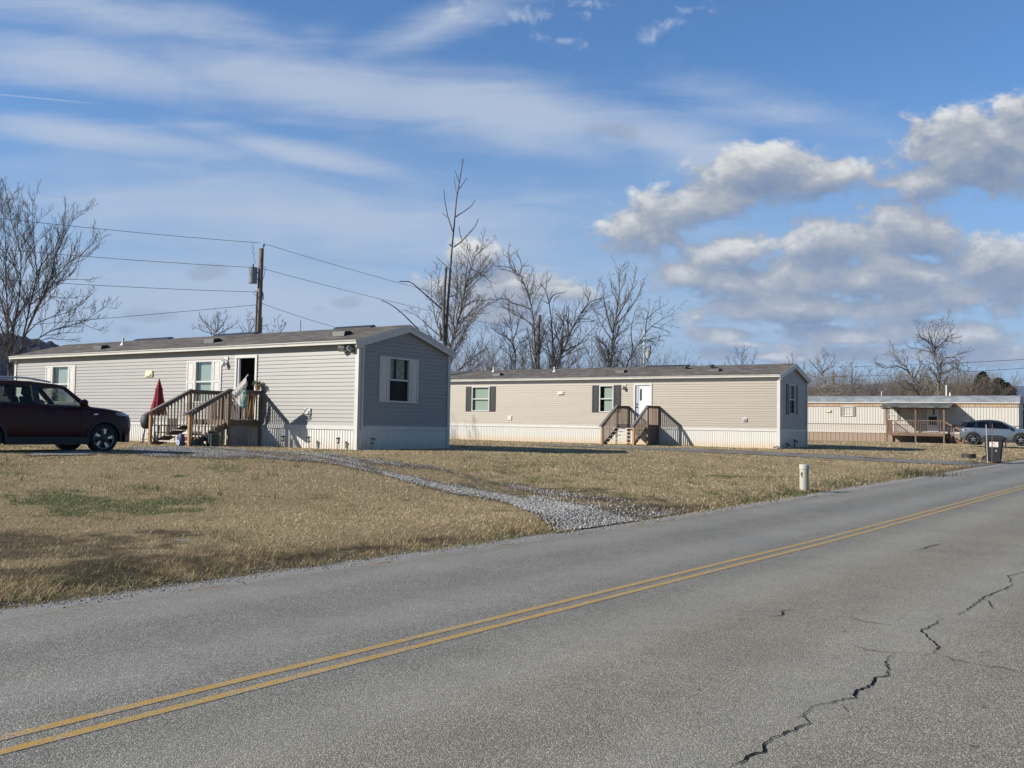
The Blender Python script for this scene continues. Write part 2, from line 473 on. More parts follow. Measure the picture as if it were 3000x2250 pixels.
def wood_mat(name, dark, light, grain=(2.5, 2.5, 22.0), var=1.0, worn=None):
    m, nt, b, out = new_mat(name)
    tc = nt.add('ShaderNodeTexCoord'); oi = nt.add('ShaderNodeObjectInfo')
    mp = nt.add('ShaderNodeMapping'); mp.inputs[3].default_value = (18, 18, 2.2); nt.link(tc.outputs['Object'], mp.inputs[0])
    ofs = nt.vmath('SCALE', mp.outputs[0], 1.0)
    ad = nt.vmath('ADD', ofs, (0, 0, 0))
    rv = nt.add('ShaderNodeCombineXYZ'); nt.link(nt.math('MULTIPLY', oi.outputs['Random'], 40.0), rv.inputs[0])
    ad = nt.vmath('ADD', ofs, rv.outputs[0])
    n = nt.noise(ad, 1.0, 5, 0.65, 0.5)
    c = nt.mix(nt.step(n, 0.3, 0.72), (*dark, 1), (*light, 1))
    c = nt.mix(nt.math('MULTIPLY', oi.outputs['Random'], 0.5 * var), c, tuple(x * 1.25 for x in light) + (1,))
    if worn:
        n2 = nt.noise(tc.outputs['Object'], 5, 4, 0.6)
        c = nt.mix(nt.step(n2, 0.5, 0.68), c, (*worn, 1))
    nt.link(c, b.inputs['Base Color']); b.inputs['Roughness'].default_value = 0.85
    bp = nt.add('ShaderNodeBump'); bp.inputs['Strength'].default_value = 0.25; nt.link(n, bp.inputs['Height']); nt.link(bp.outputs[0], b.inputs['Normal'])
    return m


def attr_mat(name, attr='col', rough=0.9, trans=0.0):
    m, nt, b, out = new_mat(name)
    a = nt.add('ShaderNodeAttribute', attribute_name=attr)
    nt.link(a.outputs['Color'], b.inputs['Base Color']); b.inputs['Roughness'].default_value = rough; b.inputs['Specular IOR Level'].default_value = 0.2
    if trans:
        td = nt.add('ShaderNodeBsdfTranslucent'); nt.link(a.outputs['Color'], td.inputs[0])
        mx = nt.add('ShaderNodeMixShader'); mx.inputs[0].default_value = trans
        nt.link(b.outputs[0], mx.inputs[1]); nt.link(td.outputs[0], mx.inputs[2]); nt.link(mx.outputs[0], out.inputs[0])
    return m


M = {}
M['siding_grey'] = siding_mat('grey_vinyl_siding', (0.275, 0.267, 0.248))
M['siding_tan'] = siding_mat('tan_vinyl_siding', (0.32, 0.28, 0.222))
M['white_trim'] = pbr('white_trim', (0.57, 0.56, 0.525), 0.45, var=.06, vscale=3)
M['skirt1'] = skirt_mat('white_skirting', (0.66, 0.65, 0.61), amt=.42)
M['skirt2'] = skirt_mat('stained_white_skirting', (0.62, 0.605, 0.56), stain=(0.60, 0.43, 0.24), amt=.6)
M['shutter_white'] = pbr('white_shutter', (0.58, 0.565, 0.53), 0.5)
M['shutter_black'] = pbr('black_shutter', (0.02, 0.021, 0.026), 0.45)
M['shingle'] = shingle_mat('roof_shingles', (0.085, 0.075, 0.066), (0.16, 0.145, 0.13))
M['shingle_old'] = shingle_mat('old_porch_shingles', (0.06, 0.06, 0.058), (0.17, 0.17, 0.155))
M['dark_metal'] = pbr('dark_metal', (0.03, 0.03, 0.032), 0.5, var=.2)
M['grey_metal'] = pbr('grey_metal', (0.30, 0.31, 0.32), 0.4, metal=.6)
M['pvc'] = pbr('white_pvc', (0.7, 0.7, 0.66), 0.4)
M['glass'] = glass_mat('window_glass', (0.80, 0.85, 0.82), refl=.25)
M['glass_dark'] = glass_mat('screened_glass', (0.16, 0.18, 0.18), refl=.3)
M['blind'] = pbr('pale_blind', (0.36, 0.40, 0.355), 0.7, var=.06, vscale=3, stretch=(.4, .4, 40))
M['curtain'] = pbr('grey_curtain', (0.42, 0.44, 0.40), 0.8, var=.3, vscale=8)
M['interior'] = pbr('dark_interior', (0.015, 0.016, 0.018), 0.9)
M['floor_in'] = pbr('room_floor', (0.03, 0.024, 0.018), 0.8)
M['door_white'] = pbr('white_door', (0.70, 0.71, 0.70), 0.35)
M['beige'] = pbr('beige_plastic', (0.62, 0.55, 0.34), 0.5)
M['wood'] = wood_mat('weathered_deck_wood', (0.078, 0.055, 0.038), (0.22, 0.16, 0.115))
M['wood_grey'] = wood_mat('greyed_handrail_wood', (0.075, 0.071, 0.068), (0.175, 0.163, 0.15))
M['wood_pale'] = wood_mat('pale_sunlit_tread', (0.30, 0.27, 0.22), (0.52, 0.48, 0.41))  # treads paler than the deck, sunlit brightness put into their colour
M['wood_warm'] = wood_mat('orange_treated_wood', (0.24, 0.125, 0.055), (0.42, 0.25, 0.125))
M['wood_red'] = wood_mat('reddish_porch_wood', (0.085, 0.054, 0.036), (0.205, 0.13, 0.085))

# ------------------------------------------------------------------ mobile homes
def dirs(b):
    return (math.sin(b), math.cos(b)), (math.cos(b), -math.sin(b))
def house_rz(b):
    return math.atan2(math.cos(b), math.sin(b))
HOMES = {1: (-4.8815, 29.306, -0.990), 2: (13.3763, 46.215, -0.985), 3: (36.9, 67.3, -1.0)}
def hloc(h, a, D, z):
    """place at distance a along the long wall from its near corner, D metres in front of it"""
    x0, y0, b = HOMES[h]; d1, d2 = dirs(b)
    return (x0 + a * d1[0] - D * d2[0], y0 + a * d1[1] - D * d2[1], z)


def split_iv(x0, x1, holes):
    iv = [(x0, x1)]
    for h0, h1 in holes:
        nx = []
        for a, b in iv:
            if h1 <= a or h0 >= b: nx.append((a, b)); continue
            if h0 > a: nx.append((a, h0))
            if h1 < b: nx.append((h1, b))
        iv = nx
    return iv


def lap_siding(mb, x0f, x1f, z0, z1, pitch, P, holes=()):
    """lapped courses; x0f/x1f give the wall's extent at height z; P(x, out, z) places a point"""
    zs = [z0]
    while zs[-1] + pitch < z1 - 1e-3: zs.append(zs[-1] + pitch)
    zs.append(z1)
    for i in range(len(zs) - 1):
        a, b = zs[i], zs[i + 1]
        outf = lambda z: 0.025 - 0.021 * (z - a) / pitch
        cuts = sorted({a, b} | {z for h in holes for z in (h[2], h[3]) if a < z < b})
        for c0, c1 in zip(cuts, cuts[1:]):
            hs = [(h[0], h[1]) for h in holes if h[2] < (c0 + c1) / 2 < h[3]]
            lo = min(x0f(c0), x0f(c1)) ; hi = max(x1f(c0), x1f(c1))
            for p, q in split_iv(lo, hi, hs):
                pl0 = max(p, x0f(c0)); pl1 = max(p, x0f(c1)); qr0 = min(q, x1f(c0)); qr1 = min(q, x1f(c1))
                if qr0 <= pl0 and qr1 <= pl1: continue
                mb.quad(P(pl0, outf(c0), c0), P(qr0, outf(c0), c0), P(qr1, outf(c1), c1), P(pl1, outf(c1), c1))
                if c0 == a:
                    mb.quad(P(pl0, 0.004, c0), P(qr0, 0.004, c0), P(qr0, outf(c0), c0), P(pl0, outf(c0), c0))
    return mb


def ribbed(mb, L, z0, z1, P, pitch=0.115, depth=0.018, groove=0.03):
    x = 0.0; pts = []
    while x < L:
        w = min(pitch, L - x)
        pts += [(x, 0.0), (x + min(groove * .4, w), -depth), (x + min(groove, w), -depth), (x + min(groove * 1.4, w), 0.0)]
        x += pitch
    pts.append((L, 0.0))
    for (a, oa), (b, ob) in zip(pts, pts[1:]):
        if b - a < 1e-6: continue
        zb = [z0, z1]
        mb.quad(P(a, oa, z0), P(b, ob, z0), P(b, ob, z1), P(a, oa, z1))
    return mb


def add_window(par, P, x0, x1, z0, z1, frame_mat, glass, blind=None, lower=None, shutters=None, sh_w=0.44, blind_gap=0.12, label=None, zmid=None):
    """sash window: frame with meeting rail > pane, blind; optional pair of shutters"""
    zm = (z0 + z1) / 2 if zmid is None else zmid
    f = 0.055
    mb = MB()
    def bx(a, b, c, d, o0, o1):
        vs = [P(a, o0, c), P(b, o0, c), P(b, o0, d), P(a, o0, d), P(a, o1, c), P(b, o1, c), P(b, o1, d), P(a, o1, d)]
        mb.add(vs, [(0, 1, 2, 3), (7, 6, 5, 4), (0, 4, 5, 1), (1, 5, 6, 2), (2, 6, 7, 3), (3, 7, 4, 0)])
    bx(x0, x0 + f, z0, z1, -.06, .045); bx(x1 - f, x1, z0, z1, -.06, .045)
    bx(x0 + f, x1 - f, z1 - f, z1, -.06, .045); bx(x0 + f, x1 - f, z0, z0 + f, -.06, .05)
    bx(x0 + f, x1 - f, zm - .028, zm + .028, -.05, .02)
    w = mb.build('window', frame_mat, par)
    if label: w['label'] = label
    g = MB(); g.quad(P(x0 + f, -.02, zm), P(x1 - f, -.02, zm), P(x1 - f, -.02, z1 - f), P(x0 + f, -.02, z1 - f)); g.build('pane', glass, w)
    g = MB(); g.quad(P(x0 + f, -.03, z0 + f), P(x1 - f, -.03, z0 + f), P(x1 - f, -.03, zm), P(x0 + f, -.03, zm)); g.build('pane', lower or glass, w)
    if blind:
        bl = MB(); zb = z0 - .05
        bl.quad(P(x0 + f, -.10, zb), P(x1 - f - blind_gap, -.10, zb), P(x1 - f - blind_gap, -.10, z1 - .05), P(x0 + f, -.10, z1 - .05))
        bl.build('blind', blind, w)
    if shutters:
        for (s0, s1) in ((x0 - sh_w - .01, x0 - .01), (x1 + .01, x1 + .01 + sh_w)):
            m = MB()
            def by(a, b, c, d, o0, o1):
                vs = [P(a, o0, c), P(b, o0, c), P(b, o0, d), P(a, o0, d), P(a, o1, c), P(b, o1, c), P(b, o1, d), P(a, o1, d)]
                m.add(vs, [(0, 1, 2, 3), (7, 6, 5, 4), (0, 4, 5, 1), (1, 5, 6, 2), (2, 6, 7, 3), (3, 7, 4, 0)])
            e = .07
            by(s0, s0 + e, z0, z1, .0, .045); by(s1 - e, s1, z0, z1, .0, .045)
            by(s0 + e, s1 - e, z1 - e, z1, .0, .045); by(s0 + e, s1 - e, z0, z0 + e, .0, .045)
            by(s0 + e, s1 - e, zm - e * .5, zm + e * .5, .0, .045)
            by(s0 + e, s1 - e, z0 + e, zm - e * .5, .0, .028); by(s0 + e, s1 - e, zm + e * .5, z1 - e, .0, .028)
            by(s0 + e + .03, s1 - e - .03, z0 + e + .03, zm - e * .5 - .03, .028, .038)
            by(s0 + e + .03, s1 - e - .03, zm + e * .5 + .03, z1 - e - .03, .028, .038)
            m.build('shutter', shutters, par)
    return w


def wall_lamp(par, P, x, z, mat_plate, mat_body, mat_glass):
    b = MB(); c0 = P(x, .03, z)
    q = [P(x - .1, .02, z - .12), P(x + .1, .02, z - .12), P(x + .1, .02, z + .14), P(x - .1, .02, z + .14), P(x - .1, .05, z - .12), P(x + .1, .05, z - .12), P(x + .1, .05, z + .14), P(x - .1, .05, z + .14)]
    b.add(q, [(0, 1, 2, 3), (7, 6, 5, 4), (0, 4, 5, 1), (1, 5, 6, 2), (2, 6, 7, 3), (3, 7, 4, 0)])
    o = b.build('porch_light', mat_plate, par)
    g = MB(); g.tube([P(x, .05, z + .02), P(x, .12, z + .04), P(x, .15, z - .02)], .02, 8)
    Mt = Matrix.Translation(P(x, .15, z - .17))
    g.lathe([(.02, .16), (.06, .13), (.075, .02), (.055, -.02), (.0, -.03)], 12, Mt)
    g.build('lamp_globe', mat_body, o, smooth=True)


def mobile_home(h, L, Wd, z_sid, z_eave, z_ridge, label, siding, skirt, gz0, wins, door, gable_win, extras):
    x0, y0, b = HOMES[h]
    t = thing('mobile_home', (x0, y0, 0), house_rz(b), label, 'mobile home', 'mobile homes of the park')
    OH, RK = .25, .12
    Pf = lambda a, o, z: (a, o, z)
    Pg = lambda y, o, z: (-o, -y, z)                        # right gable; y from the front corner backwards
    Pb = lambda a, o, z: (a, -Wd - o, z)
    Pl = lambda y, o, z: (L + o, -y, z)
    slope = (z_ridge - z_eave) / (Wd / 2 + OH)
    zt = z_eave - .10                                       # top of the long walls (soffit)
    zf = zt - .21
    roof_under = lambda y: z_eave - .10 + slope * (min(y, Wd - y) + OH) - .0
    holes = [(w[0] + .03, w[1] - .03, w[2] + .03, w[3] - .03) for w in wins] + [(door[0] + .06, door[1] - .06, door[2], door[3] - .06)]
    mb = lap_siding(MB(), lambda z: .1, lambda z: L - .1, z_sid, zf, .127, Pf, holes)
    mb.build('wall', siding, t)
    mb = MB()
    for p, q in split_iv(.1, L - .1, [(door[0] + .06, door[1] - .06)] if door[3] > zf else []): mb.quad(Pf(p, .012, zf), Pf(q, .012, zf), Pf(q, .006, zt), Pf(p, .006, zt))
    mb.build('frieze', siding if h == 1 else M['white_trim'], t)
    gw = [(gable_win[0] + .03, gable_win[1] - .03, gable_win[2] + .03, gable_win[3] - .03)]
    ztop = lambda z: max(0.0, (z - zt) / slope)
    ed = lambda z: .1 if z < zt else max(.1, (z - zt - .02) / slope)
    mb = lap_siding(MB(), ed, lambda z: Wd - ed(z), z_sid, z_ridge - .16, .127, Pg, gw)
    mb.build('gable_wall', siding, t)
    mb = MB()                                               # rear long wall and far gable
    mb.quad(Pb(0, 0, z_sid), Pb(L, 0, z_sid), Pb(L, 0, zt), Pb(0, 0, zt))
    mb.add([Pl(0, 0, z_sid), Pl(Wd, 0, z_sid), Pl(Wd, 0, zt), Pl(Wd / 2, 0, z_ridge - .1), Pl(0, 0, zt)], [(0, 1, 2, 3, 4)])
    mb.build('rear_wall', siding, t)
    mb = MB()                                               # room: floor, partition behind the door; its shade is put into their dark colours
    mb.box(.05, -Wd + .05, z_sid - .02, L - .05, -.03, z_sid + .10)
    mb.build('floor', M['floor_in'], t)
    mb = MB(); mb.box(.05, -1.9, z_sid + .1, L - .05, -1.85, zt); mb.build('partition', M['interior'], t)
    # white band between siding and skirting
    mb = MB(); e = .012
    mb.box(-.02, .0, z_sid - .125, L + .02, .042, z_sid); mb.box(-.042, -Wd, z_sid - .125, -.0, -.002, z_sid)
    mb.box(-.02, -Wd - .034, z_sid - .125, L + .02, -Wd, z_sid); mb.box(L, -Wd, z_sid - .125, L + .034, -.002, z_sid)
    mb.build('trim_band', M['white_trim'], t)
    mb = MB(); zb = gz0 - .5
    ribbed(mb, L, zb, z_sid - .125, lambda a, o, z: (a, o + .012, z))
    ribbed(mb, Wd, zb, z_sid - .125, lambda a, o, z: (-o - .012, -a, z))
    ribbed(mb, L, zb, z_sid - .125, lambda a, o, z: (a, -Wd - o - .012, z), .4)
    ribbed(mb, Wd, zb, z_sid - .125, lambda a, o, z: (L + o + .012, -a, z), .4)
    mb.build('skirting', skirt, t)
    for (cx, cy) in ((0, 0), (0, -Wd), (L, 0), (L, -Wd)):   # corner posts wrap both walls
        mb = MB(); sx = 1 if cx == 0 else -1; sy = -1 if cy == 0 else 1
        mb.box(cx - sx * .05, cy - sy * .05, zb, cx + sx * .095, cy + sy * .0, zt)
        mb.box(cx - sx * .05, cy, zb, cx, cy + sy * .095, zt + (.0))
        mb.build('corner_trim', M['white_trim'], t)
    # roof
    mb = MB(); th = .05; yr = -Wd / 2; yf = OH; yb = -Wd - OH; xa, xb = -RK, L + RK
    ze = z_eave
    mb.add([(xa, yf, ze), (xb, yf, ze), (xb, yr, z_ridge), (xa, yr, z_ridge), (xa, yf, ze - th), (xb, yf, ze - th), (xb, yr, z_ridge - th), (xa, yr, z_ridge - th),
            (xa, yb, ze), (xb, yb, ze), (xa, yb, ze - th), (xb, yb, ze - th)],
           [(0, 1, 2, 3), (4, 7, 6, 5), (0, 4, 5, 1), (3, 2, 9, 8), (7, 10, 11, 6), (8, 9, 11, 10), (0, 3, 7, 4), (3, 8, 10, 7), (1, 5, 6, 2), (2, 6, 11, 9)])
    roof = mb.build('roof', M['shingle'], t)
    for yy, s_ in ((0, 1), (-Wd, -1)):
        mb = MB(); mb.box(xa, yy + s_ * .005, zt - .002, xb, yy + s_ * (OH - .02), zt + .012); mb.build('soffit', M['white_trim'], t)
        mb = MB()
        pr = [(yy + s_ * (OH - .02), zt - .03), (yy + s_ * (OH + .02), zt - .03), (yy + s_ * (OH + .025), zt + .03), (yy + s_ * (OH + .06), zt + .07), (yy + s_ * (OH + .06), ze - .012), (yy + s_ * (OH - .02), ze - .012)]
        mb.prism(pr, 'x', xa - .01, xb + .01); mb.build('gutter', M['white_trim'], t)
    for gx, s_ in ((xa, -1), (xb, 1)):
        mb = MB()
        for (ya, yb2) in ((yf, yr), (yb, yr)):
            o0, o1 = gx, gx + s_ * .025
            for (zu, zl, oo) in ((-.012, -.10, .03), (-.102, -.26, .012)):
                mb.add([(gx, ya, ze + zu), (gx, yr, z_ridge + zu), (gx, yr, z_ridge + zl), (gx, ya, ze + zl),
                        (gx + s_ * oo, ya, ze + zu), (gx + s_ * oo, yr, z_ridge + zu), (gx + s_ * oo, yr, z_ridge + zl), (gx + s_ * oo, ya, ze + zl)],
                       [(0, 1, 2, 3), (7, 6, 5, 4), (0, 4, 5, 1), (1, 5, 6, 2), (2, 6, 7, 3), (3, 7, 4, 0)])
        mb.build('rake_board', M['white_trim'], t)
        mb = MB()                                           # rake soffit closing the gap behind the board
        for (ya, yb2) in ((yf, yr), (yb, yr)):
            i0 = 0 if s_ < 0 else L
            mb.quad((gx, ya, ze - .20), (i0, ya, ze - .20), (i0, yr, z_ridge - .20), (gx, yr, z_ridge - .20))
        mb.build('rake_soffit', M['white_trim'], t)
    rz_ = lambda y: z_ridge - slope * abs(y + Wd / 2)
    for (a, dn) in extras.get('vents', ()):                 # low static vents on the front slope
        y = -Wd / 2 + dn; z = rz_(y); mb = MB()
        mb.add([(a - .28, y - .22, z + .062), (a + .28, y - .22, z + .062), (a + .28, y + .2, z + .05), (a - .28, y + .2, z + .05), (a - .24, y - .2, z + .0), (a + .24, y - .2, z + .0), (a + .26, y + .22, rz_(y + .22) + .004), (a - .26, y + .22, rz_(y + .22) + .004),
                (a - .28, y - .05, z + .14), (a + .28, y - .05, z + .14), (a + .28, y + .2, z + .10), (a - .28, y + .2, z + .10)],
               [(0, 1, 9, 8), (8, 9, 10, 11), (11, 10, 6, 7), (0, 8, 11, 7, 4), (1, 5, 6, 10, 9), (4, 5, 1, 0), (4, 7, 6, 5)])
        mb.build('roof_vent', M['dark_metal'], roof)
    for (a, dn, rr) in extras.get('turtles', ()):
        y = -Wd / 2 + dn; z = rz_(y); mb = MB()
        mb.lathe([(.07, -.03), (.07, .10), (.17, .11), (.16, .17), (.0, .20)], 14, Matrix.Translation((a, y, z)))
        mb.build('roof_vent', M['dark_metal'], roof)
    for (a, dn, hh) in extras.get('pipes', ()):
        y = -Wd / 2 + dn; z = rz_(y); mb = MB()
        mb.tube([(a, y, z - .05), (a, y, z + hh)], .045, 10); mb.lathe([(.12, -.02), (.06, .09)], 12, Matrix.Translation((a, y, z)))
        mb.build('vent_pipe', M['pvc'], roof)
    for (a, b2) in extras.get('ridge', ()):
        mb = MB(); sl_ = slope * .2
        mb.add([(a, yr + .2, z_ridge - sl_ + .005), (b2, yr + .2, z_ridge - sl_ + .005), (b2, yr, z_ridge + .04), (a, yr, z_ridge + .04), (a, yr - .2, z_ridge - sl_ + .005), (b2, yr - .2, z_ridge - sl_ + .005),
                (a, yr + .2, z_ridge - sl_ + .03), (b2, yr + .2, z_ridge - sl_ + .03), (b2, yr, z_ridge + .07), (a, yr, z_ridge + .07), (a, yr - .2, z_ridge - sl_ + .03), (b2, yr - .2, z_ridge - sl_ + .03)],
               [(6, 7, 8, 9), (9, 8, 11, 10), (0, 1, 7, 6), (4, 10, 11, 5), (0, 6, 9, 10, 4), (1, 5, 11, 8, 7)])
        mb.build('ridge_vent', M['dark_metal'], roof)
    # windows on the front
    for w in wins:
        add_window(t, Pf, w[0], w[1], w[2], w[3], M['white_trim'], M['glass'], M['blind'], M['glass'], extras['shutter'], w[4], blind_gap=w[5])
    add_window(t, Pg, gable_win[0], gable_win[1], gable_win[2], gable_win[3], M['white_trim'], M['glass'], None, M['glass_dark'], extras['shutter'], gable_win[4])
    cw = MB(); cw.quad((.12, -gable_win[0] - .03, (gable_win[2] + gable_win[3]) / 2), (.12, -gable_win[1] + .12, (gable_win[2] + gable_win[3]) / 2), (.12, -gable_win[1] + .12, gable_win[3]), (.12, -gable_win[0] - .03, gable_win[3]))
    cw.build('curtain', M['curtain'], t)
    # door frame
    d0, d1_, dz0, dz1 = door
    mb = MB()
    for (p, q, r_, s_) in ((d0, d0 + .10, dz0, dz1), (d1_ - .10, d1_, dz0, dz1), (d0 + .10, d1_ - .10, dz1 - .10, dz1)):
        mb.box(p, -.09, r_, q, .05, s_)
    mb.build('door_frame', M['white_trim'], t)
    mb = MB(); mb.box(d0 + .02, -.1, dz0 - .05, d1_ - .02, .07, dz0); mb.build('door_sill', M['grey_metal'], t)
    return t, Pf, Pg


GZ1, GZ2 = .70, .66
home1, Pf1, Pg1 = mobile_home(
    1, 20.05, 4.74, 1.504, 4.225, 4.953, 'light grey vinyl sided mobile home with white shutters and an open doorway', M['siding_grey'], M['skirt1'], GZ1,
    [(15.98, 17.20, 2.22, 3.76, .46, .22), (6.98, 7.96, 2.22, 3.76, .46, .12)], (4.66, 5.80, 1.66, 3.89), (1.42, 2.52, 2.30, 3.80, .44),
    dict(shutter=M['shutter_white'], vents=[(1.5, 1.55), (8.0, 1.6), (14.75, 1.75)], pipes=[(14.3, 1.1, .3)], ridge=[(1.5, 3.3), (7.4, 9.8), (12.6, 15.0)]))
home2, Pf2, Pg2 = mobile_home(
    2, 24.0, 4.74, 1.66, 4.388, 5.095, 'beige vinyl sided mobile home with black shutters and a closed white door', M['siding_tan'], M['skirt2'], GZ2,
    [(17.66, 18.97, 2.43, 3.94, .44, .06), (9.26, 10.15, 2.43, 3.94, .44, .2)], (6.93, 8.03, 1.80, 4.02), (1.55, 2.55, 2.42, 3.98, .44),
    dict(shutter=M['shutter_black'], vents=[(3.7, 1.5), (9.3, 1.4), (17.6, 1.6)], turtles=[(5.6, .9, 1), (4.2, .75, 1)], pipes=[(14.0, .9, .3), (18.7, .5, .3)], ridge=[(5.8, 8.4)]))

M['meter'] = pbr('meter_grey', (.16, .165, .17), .5)
# open doorway of the grey home: door leaf swung inwards
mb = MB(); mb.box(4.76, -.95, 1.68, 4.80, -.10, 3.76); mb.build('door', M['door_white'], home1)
mb = MB(); mb.box(5.60, -.055, 1.68, 5.66, .02, 3.76); mb.build('storm_frame', pbr('pale_blue_grey', (.45, .49, .53), .5), home1)
wall_lamp(home1, Pf1, 6.27, 3.72, M['white_trim'], M['pvc'], None)
wall_lamp(home2, Pf2, 8.60, 3.88, M['white_trim'], pbr('brown_lamp', (.25, .2, .15), .5), None)
def wall_box(par, name, P, x, z, w, h, mat, inner=None, inner_name='cover'):
    mb = MB(); mb.box(x - w / 2, .015, z - h / 2, x + w / 2, .06, z + h / 2); o = mb.build(name, mat, par, bevel=.006)
    if inner: mb = MB(); mb.prism([(.06, z + h * .28), (.11, z - h * .28), (.06, z - h * .28)], 'x', x - w * .32, x + w * .32); mb.build(inner_name, inner, o)
    return o
wall_box(home1, 'wall_vent', Pf1, 10.64, 3.32, .44, .24, M['beige'], M['beige'])
wall_box(home2, 'wall_vent', Pf2, 12.66, 3.51, .41, .2, pbr('tan_plastic', (.6, .52, .38), .5), M['beige'])
wall_box(home1, 'power_outlet', Pf1, 2.16, 1.93, .27, .25, M['white_trim'], M['meter'])
wall_box(home2, 'power_outlet', Pf2, 1.75, 2.11, .24, .22, M['white_trim'], M['meter'])
wall_box(home2, 'wall_outlet', Pf2, 16.15, 2.05, .26, .24, pbr('off_white', (.62, .58, .5), .5))
# door of the beige home
mb = MB(); mb.box(7.03, -.06, 1.80, 7.93, -.015, 3.92); dr = mb.build('door', M['door_white'], home2, bevel=.004)
mb = MB(); mb.box(7.03, -.012, 1.80, 7.90, .008, 1.84); mb.box(7.72, -.014, 1.85, 7.92, -.004, 3.9); mb.build('door_edge', pbr('blue_grey_paint', (.36, .40, .46), .5), dr)
mb = MB(); mb.box(7.56, -.012, 3.09, 7.66, -.002, 3.72); mb.build('door_glass', pbr('dark_glass', (.02, .03, .03), .08), dr)
mb = MB(); mb.box(7.80, -.01, 2.83, 7.86, .02, 2.93); mb.build('lock', M['dark_metal'], dr)
mb = MB(); mb.lathe([(.0, 0), (.035, .0), (.035, .03), (.02, .06), (0, .065)], 12, Matrix.Translation((7.83, .0, 2.73)) @ Matrix.Rotation(R(-90), 4, 'X')); mb.box(7.82, .03, 2.71, 7.92, .05, 2.745)
mb.build('handle', M['dark_metal'], dr)
# soffit flood lights of the grey home
fl = MB()
fl.box(.38, .05, 4.02, .52, .14, 4.10); flo = fl.build('floodlight', M['dark_metal'], home1)
for (cx, cy, rx_, rzz) in ((.58, .16, 40, 25), (.26, .14, 50, -35)):
    q = MB(); Mt = Matrix.Translation((cx, cy, 3.97)) @ Matrix.Rotation(R(rzz), 4, 'Z') @ Matrix.Rotation(R(-rx_), 4, 'X')
    q.box(-.11, -.05, -.09, .11, .07, .09); q.v = [tuple(Mt @ Vector(p)) for p in q.v]
    hd = q.build('lamp_head', M['grey_metal'], flo, bevel=.01)
    q = MB(); q.box(-.09, .072, -.07, .09, .08, .07); q.v = [tuple(Mt @ Vector(p)) for p in q.v]; q.build('lens', pbr('lamp_lens', (.5, .5, .48), .2), hd)
# downspouts beside the near corners
for hm, zt_, zb_ in ((home1, 4.06, 1.40), (home2, 4.2, 1.56)):
    mb = MB(); mb.box(-.10, -.16, zb_, -.045, -.105, zt_); mb.box(-.115, -.165, zt_ - .08, -.04, .2, zt_ - .01)
    mb.build('downspout', M['white_trim'], hm)
mb = MB(); mb.tube([(-.05, -.12, .5), (-.055, -.115, 1.37)], .018, 8); mb.build('conduit', M['pvc'], home1)


def text_mesh(name, body, size, mat, parent, Mx, extrude=.004, bold=False, shear=0.0):
    c = bpy.data.curves.new(name, 'FONT'); c.body = body; c.size = size; c.extrude = extrude; c.align_x = 'CENTER'; c.align_y = 'CENTER'; c.shear = shear
    if bold: c.offset = size * .02
    o = bpy.data.objects.new(name, c); COL.objects.link(o)
    dg = bpy.context.evaluated_depsgraph_get(); me = bpy.data.meshes.new_from_object(o.evaluated_get(dg)); me.name = name
    bpy.data.objects.remove(o); bpy.data.curves.remove(c)
    me.transform(Mx); me.materials.clear(); me.materials.append(mat)
    n = bpy.data.objects.new(name, me); COL.objects.link(n)
    if parent: n.parent = parent
    return n
# text faces -x (gable): text plane basis: right = -y, up = z, normal = -x
GB = Matrix(((0, 0, -1, 0), (-1, 0, 0, 0), (0, 1, 0, 0), (0, 0, 0, 1)))
text_mesh('house_number', '72', .14, M['dark_metal'], home1, Matrix.Translation((-.038, -.36, 1.445)) @ GB, bold=True)
# hose taps against the skirting of the beige home
for (yy, zz, hh) in ((-.75, .62, .30), (-2.05, .6, .5)):
    mb = MB(); mb.tube([(-.16, yy, .4), (-.16, yy, zz + hh)], .028, 8); mb.tube([(-.16, yy, zz + hh), (-.28, yy - .04, zz + hh - .05), (-.3, yy - .05, zz + hh - .14)], .035, 8); mb.box(-.2, yy - .1, zz + hh, -.12, yy + .1, zz + hh + .04)
    mb.build('water_tap', M['dark_metal'], home2)
mb = MB(); mb.tube([(-.02, .14, .8), (.06, .14, .78), (.25, .15, .74)], .03, 8); mb.build('drain_pipe', M['dark_metal'], home2)


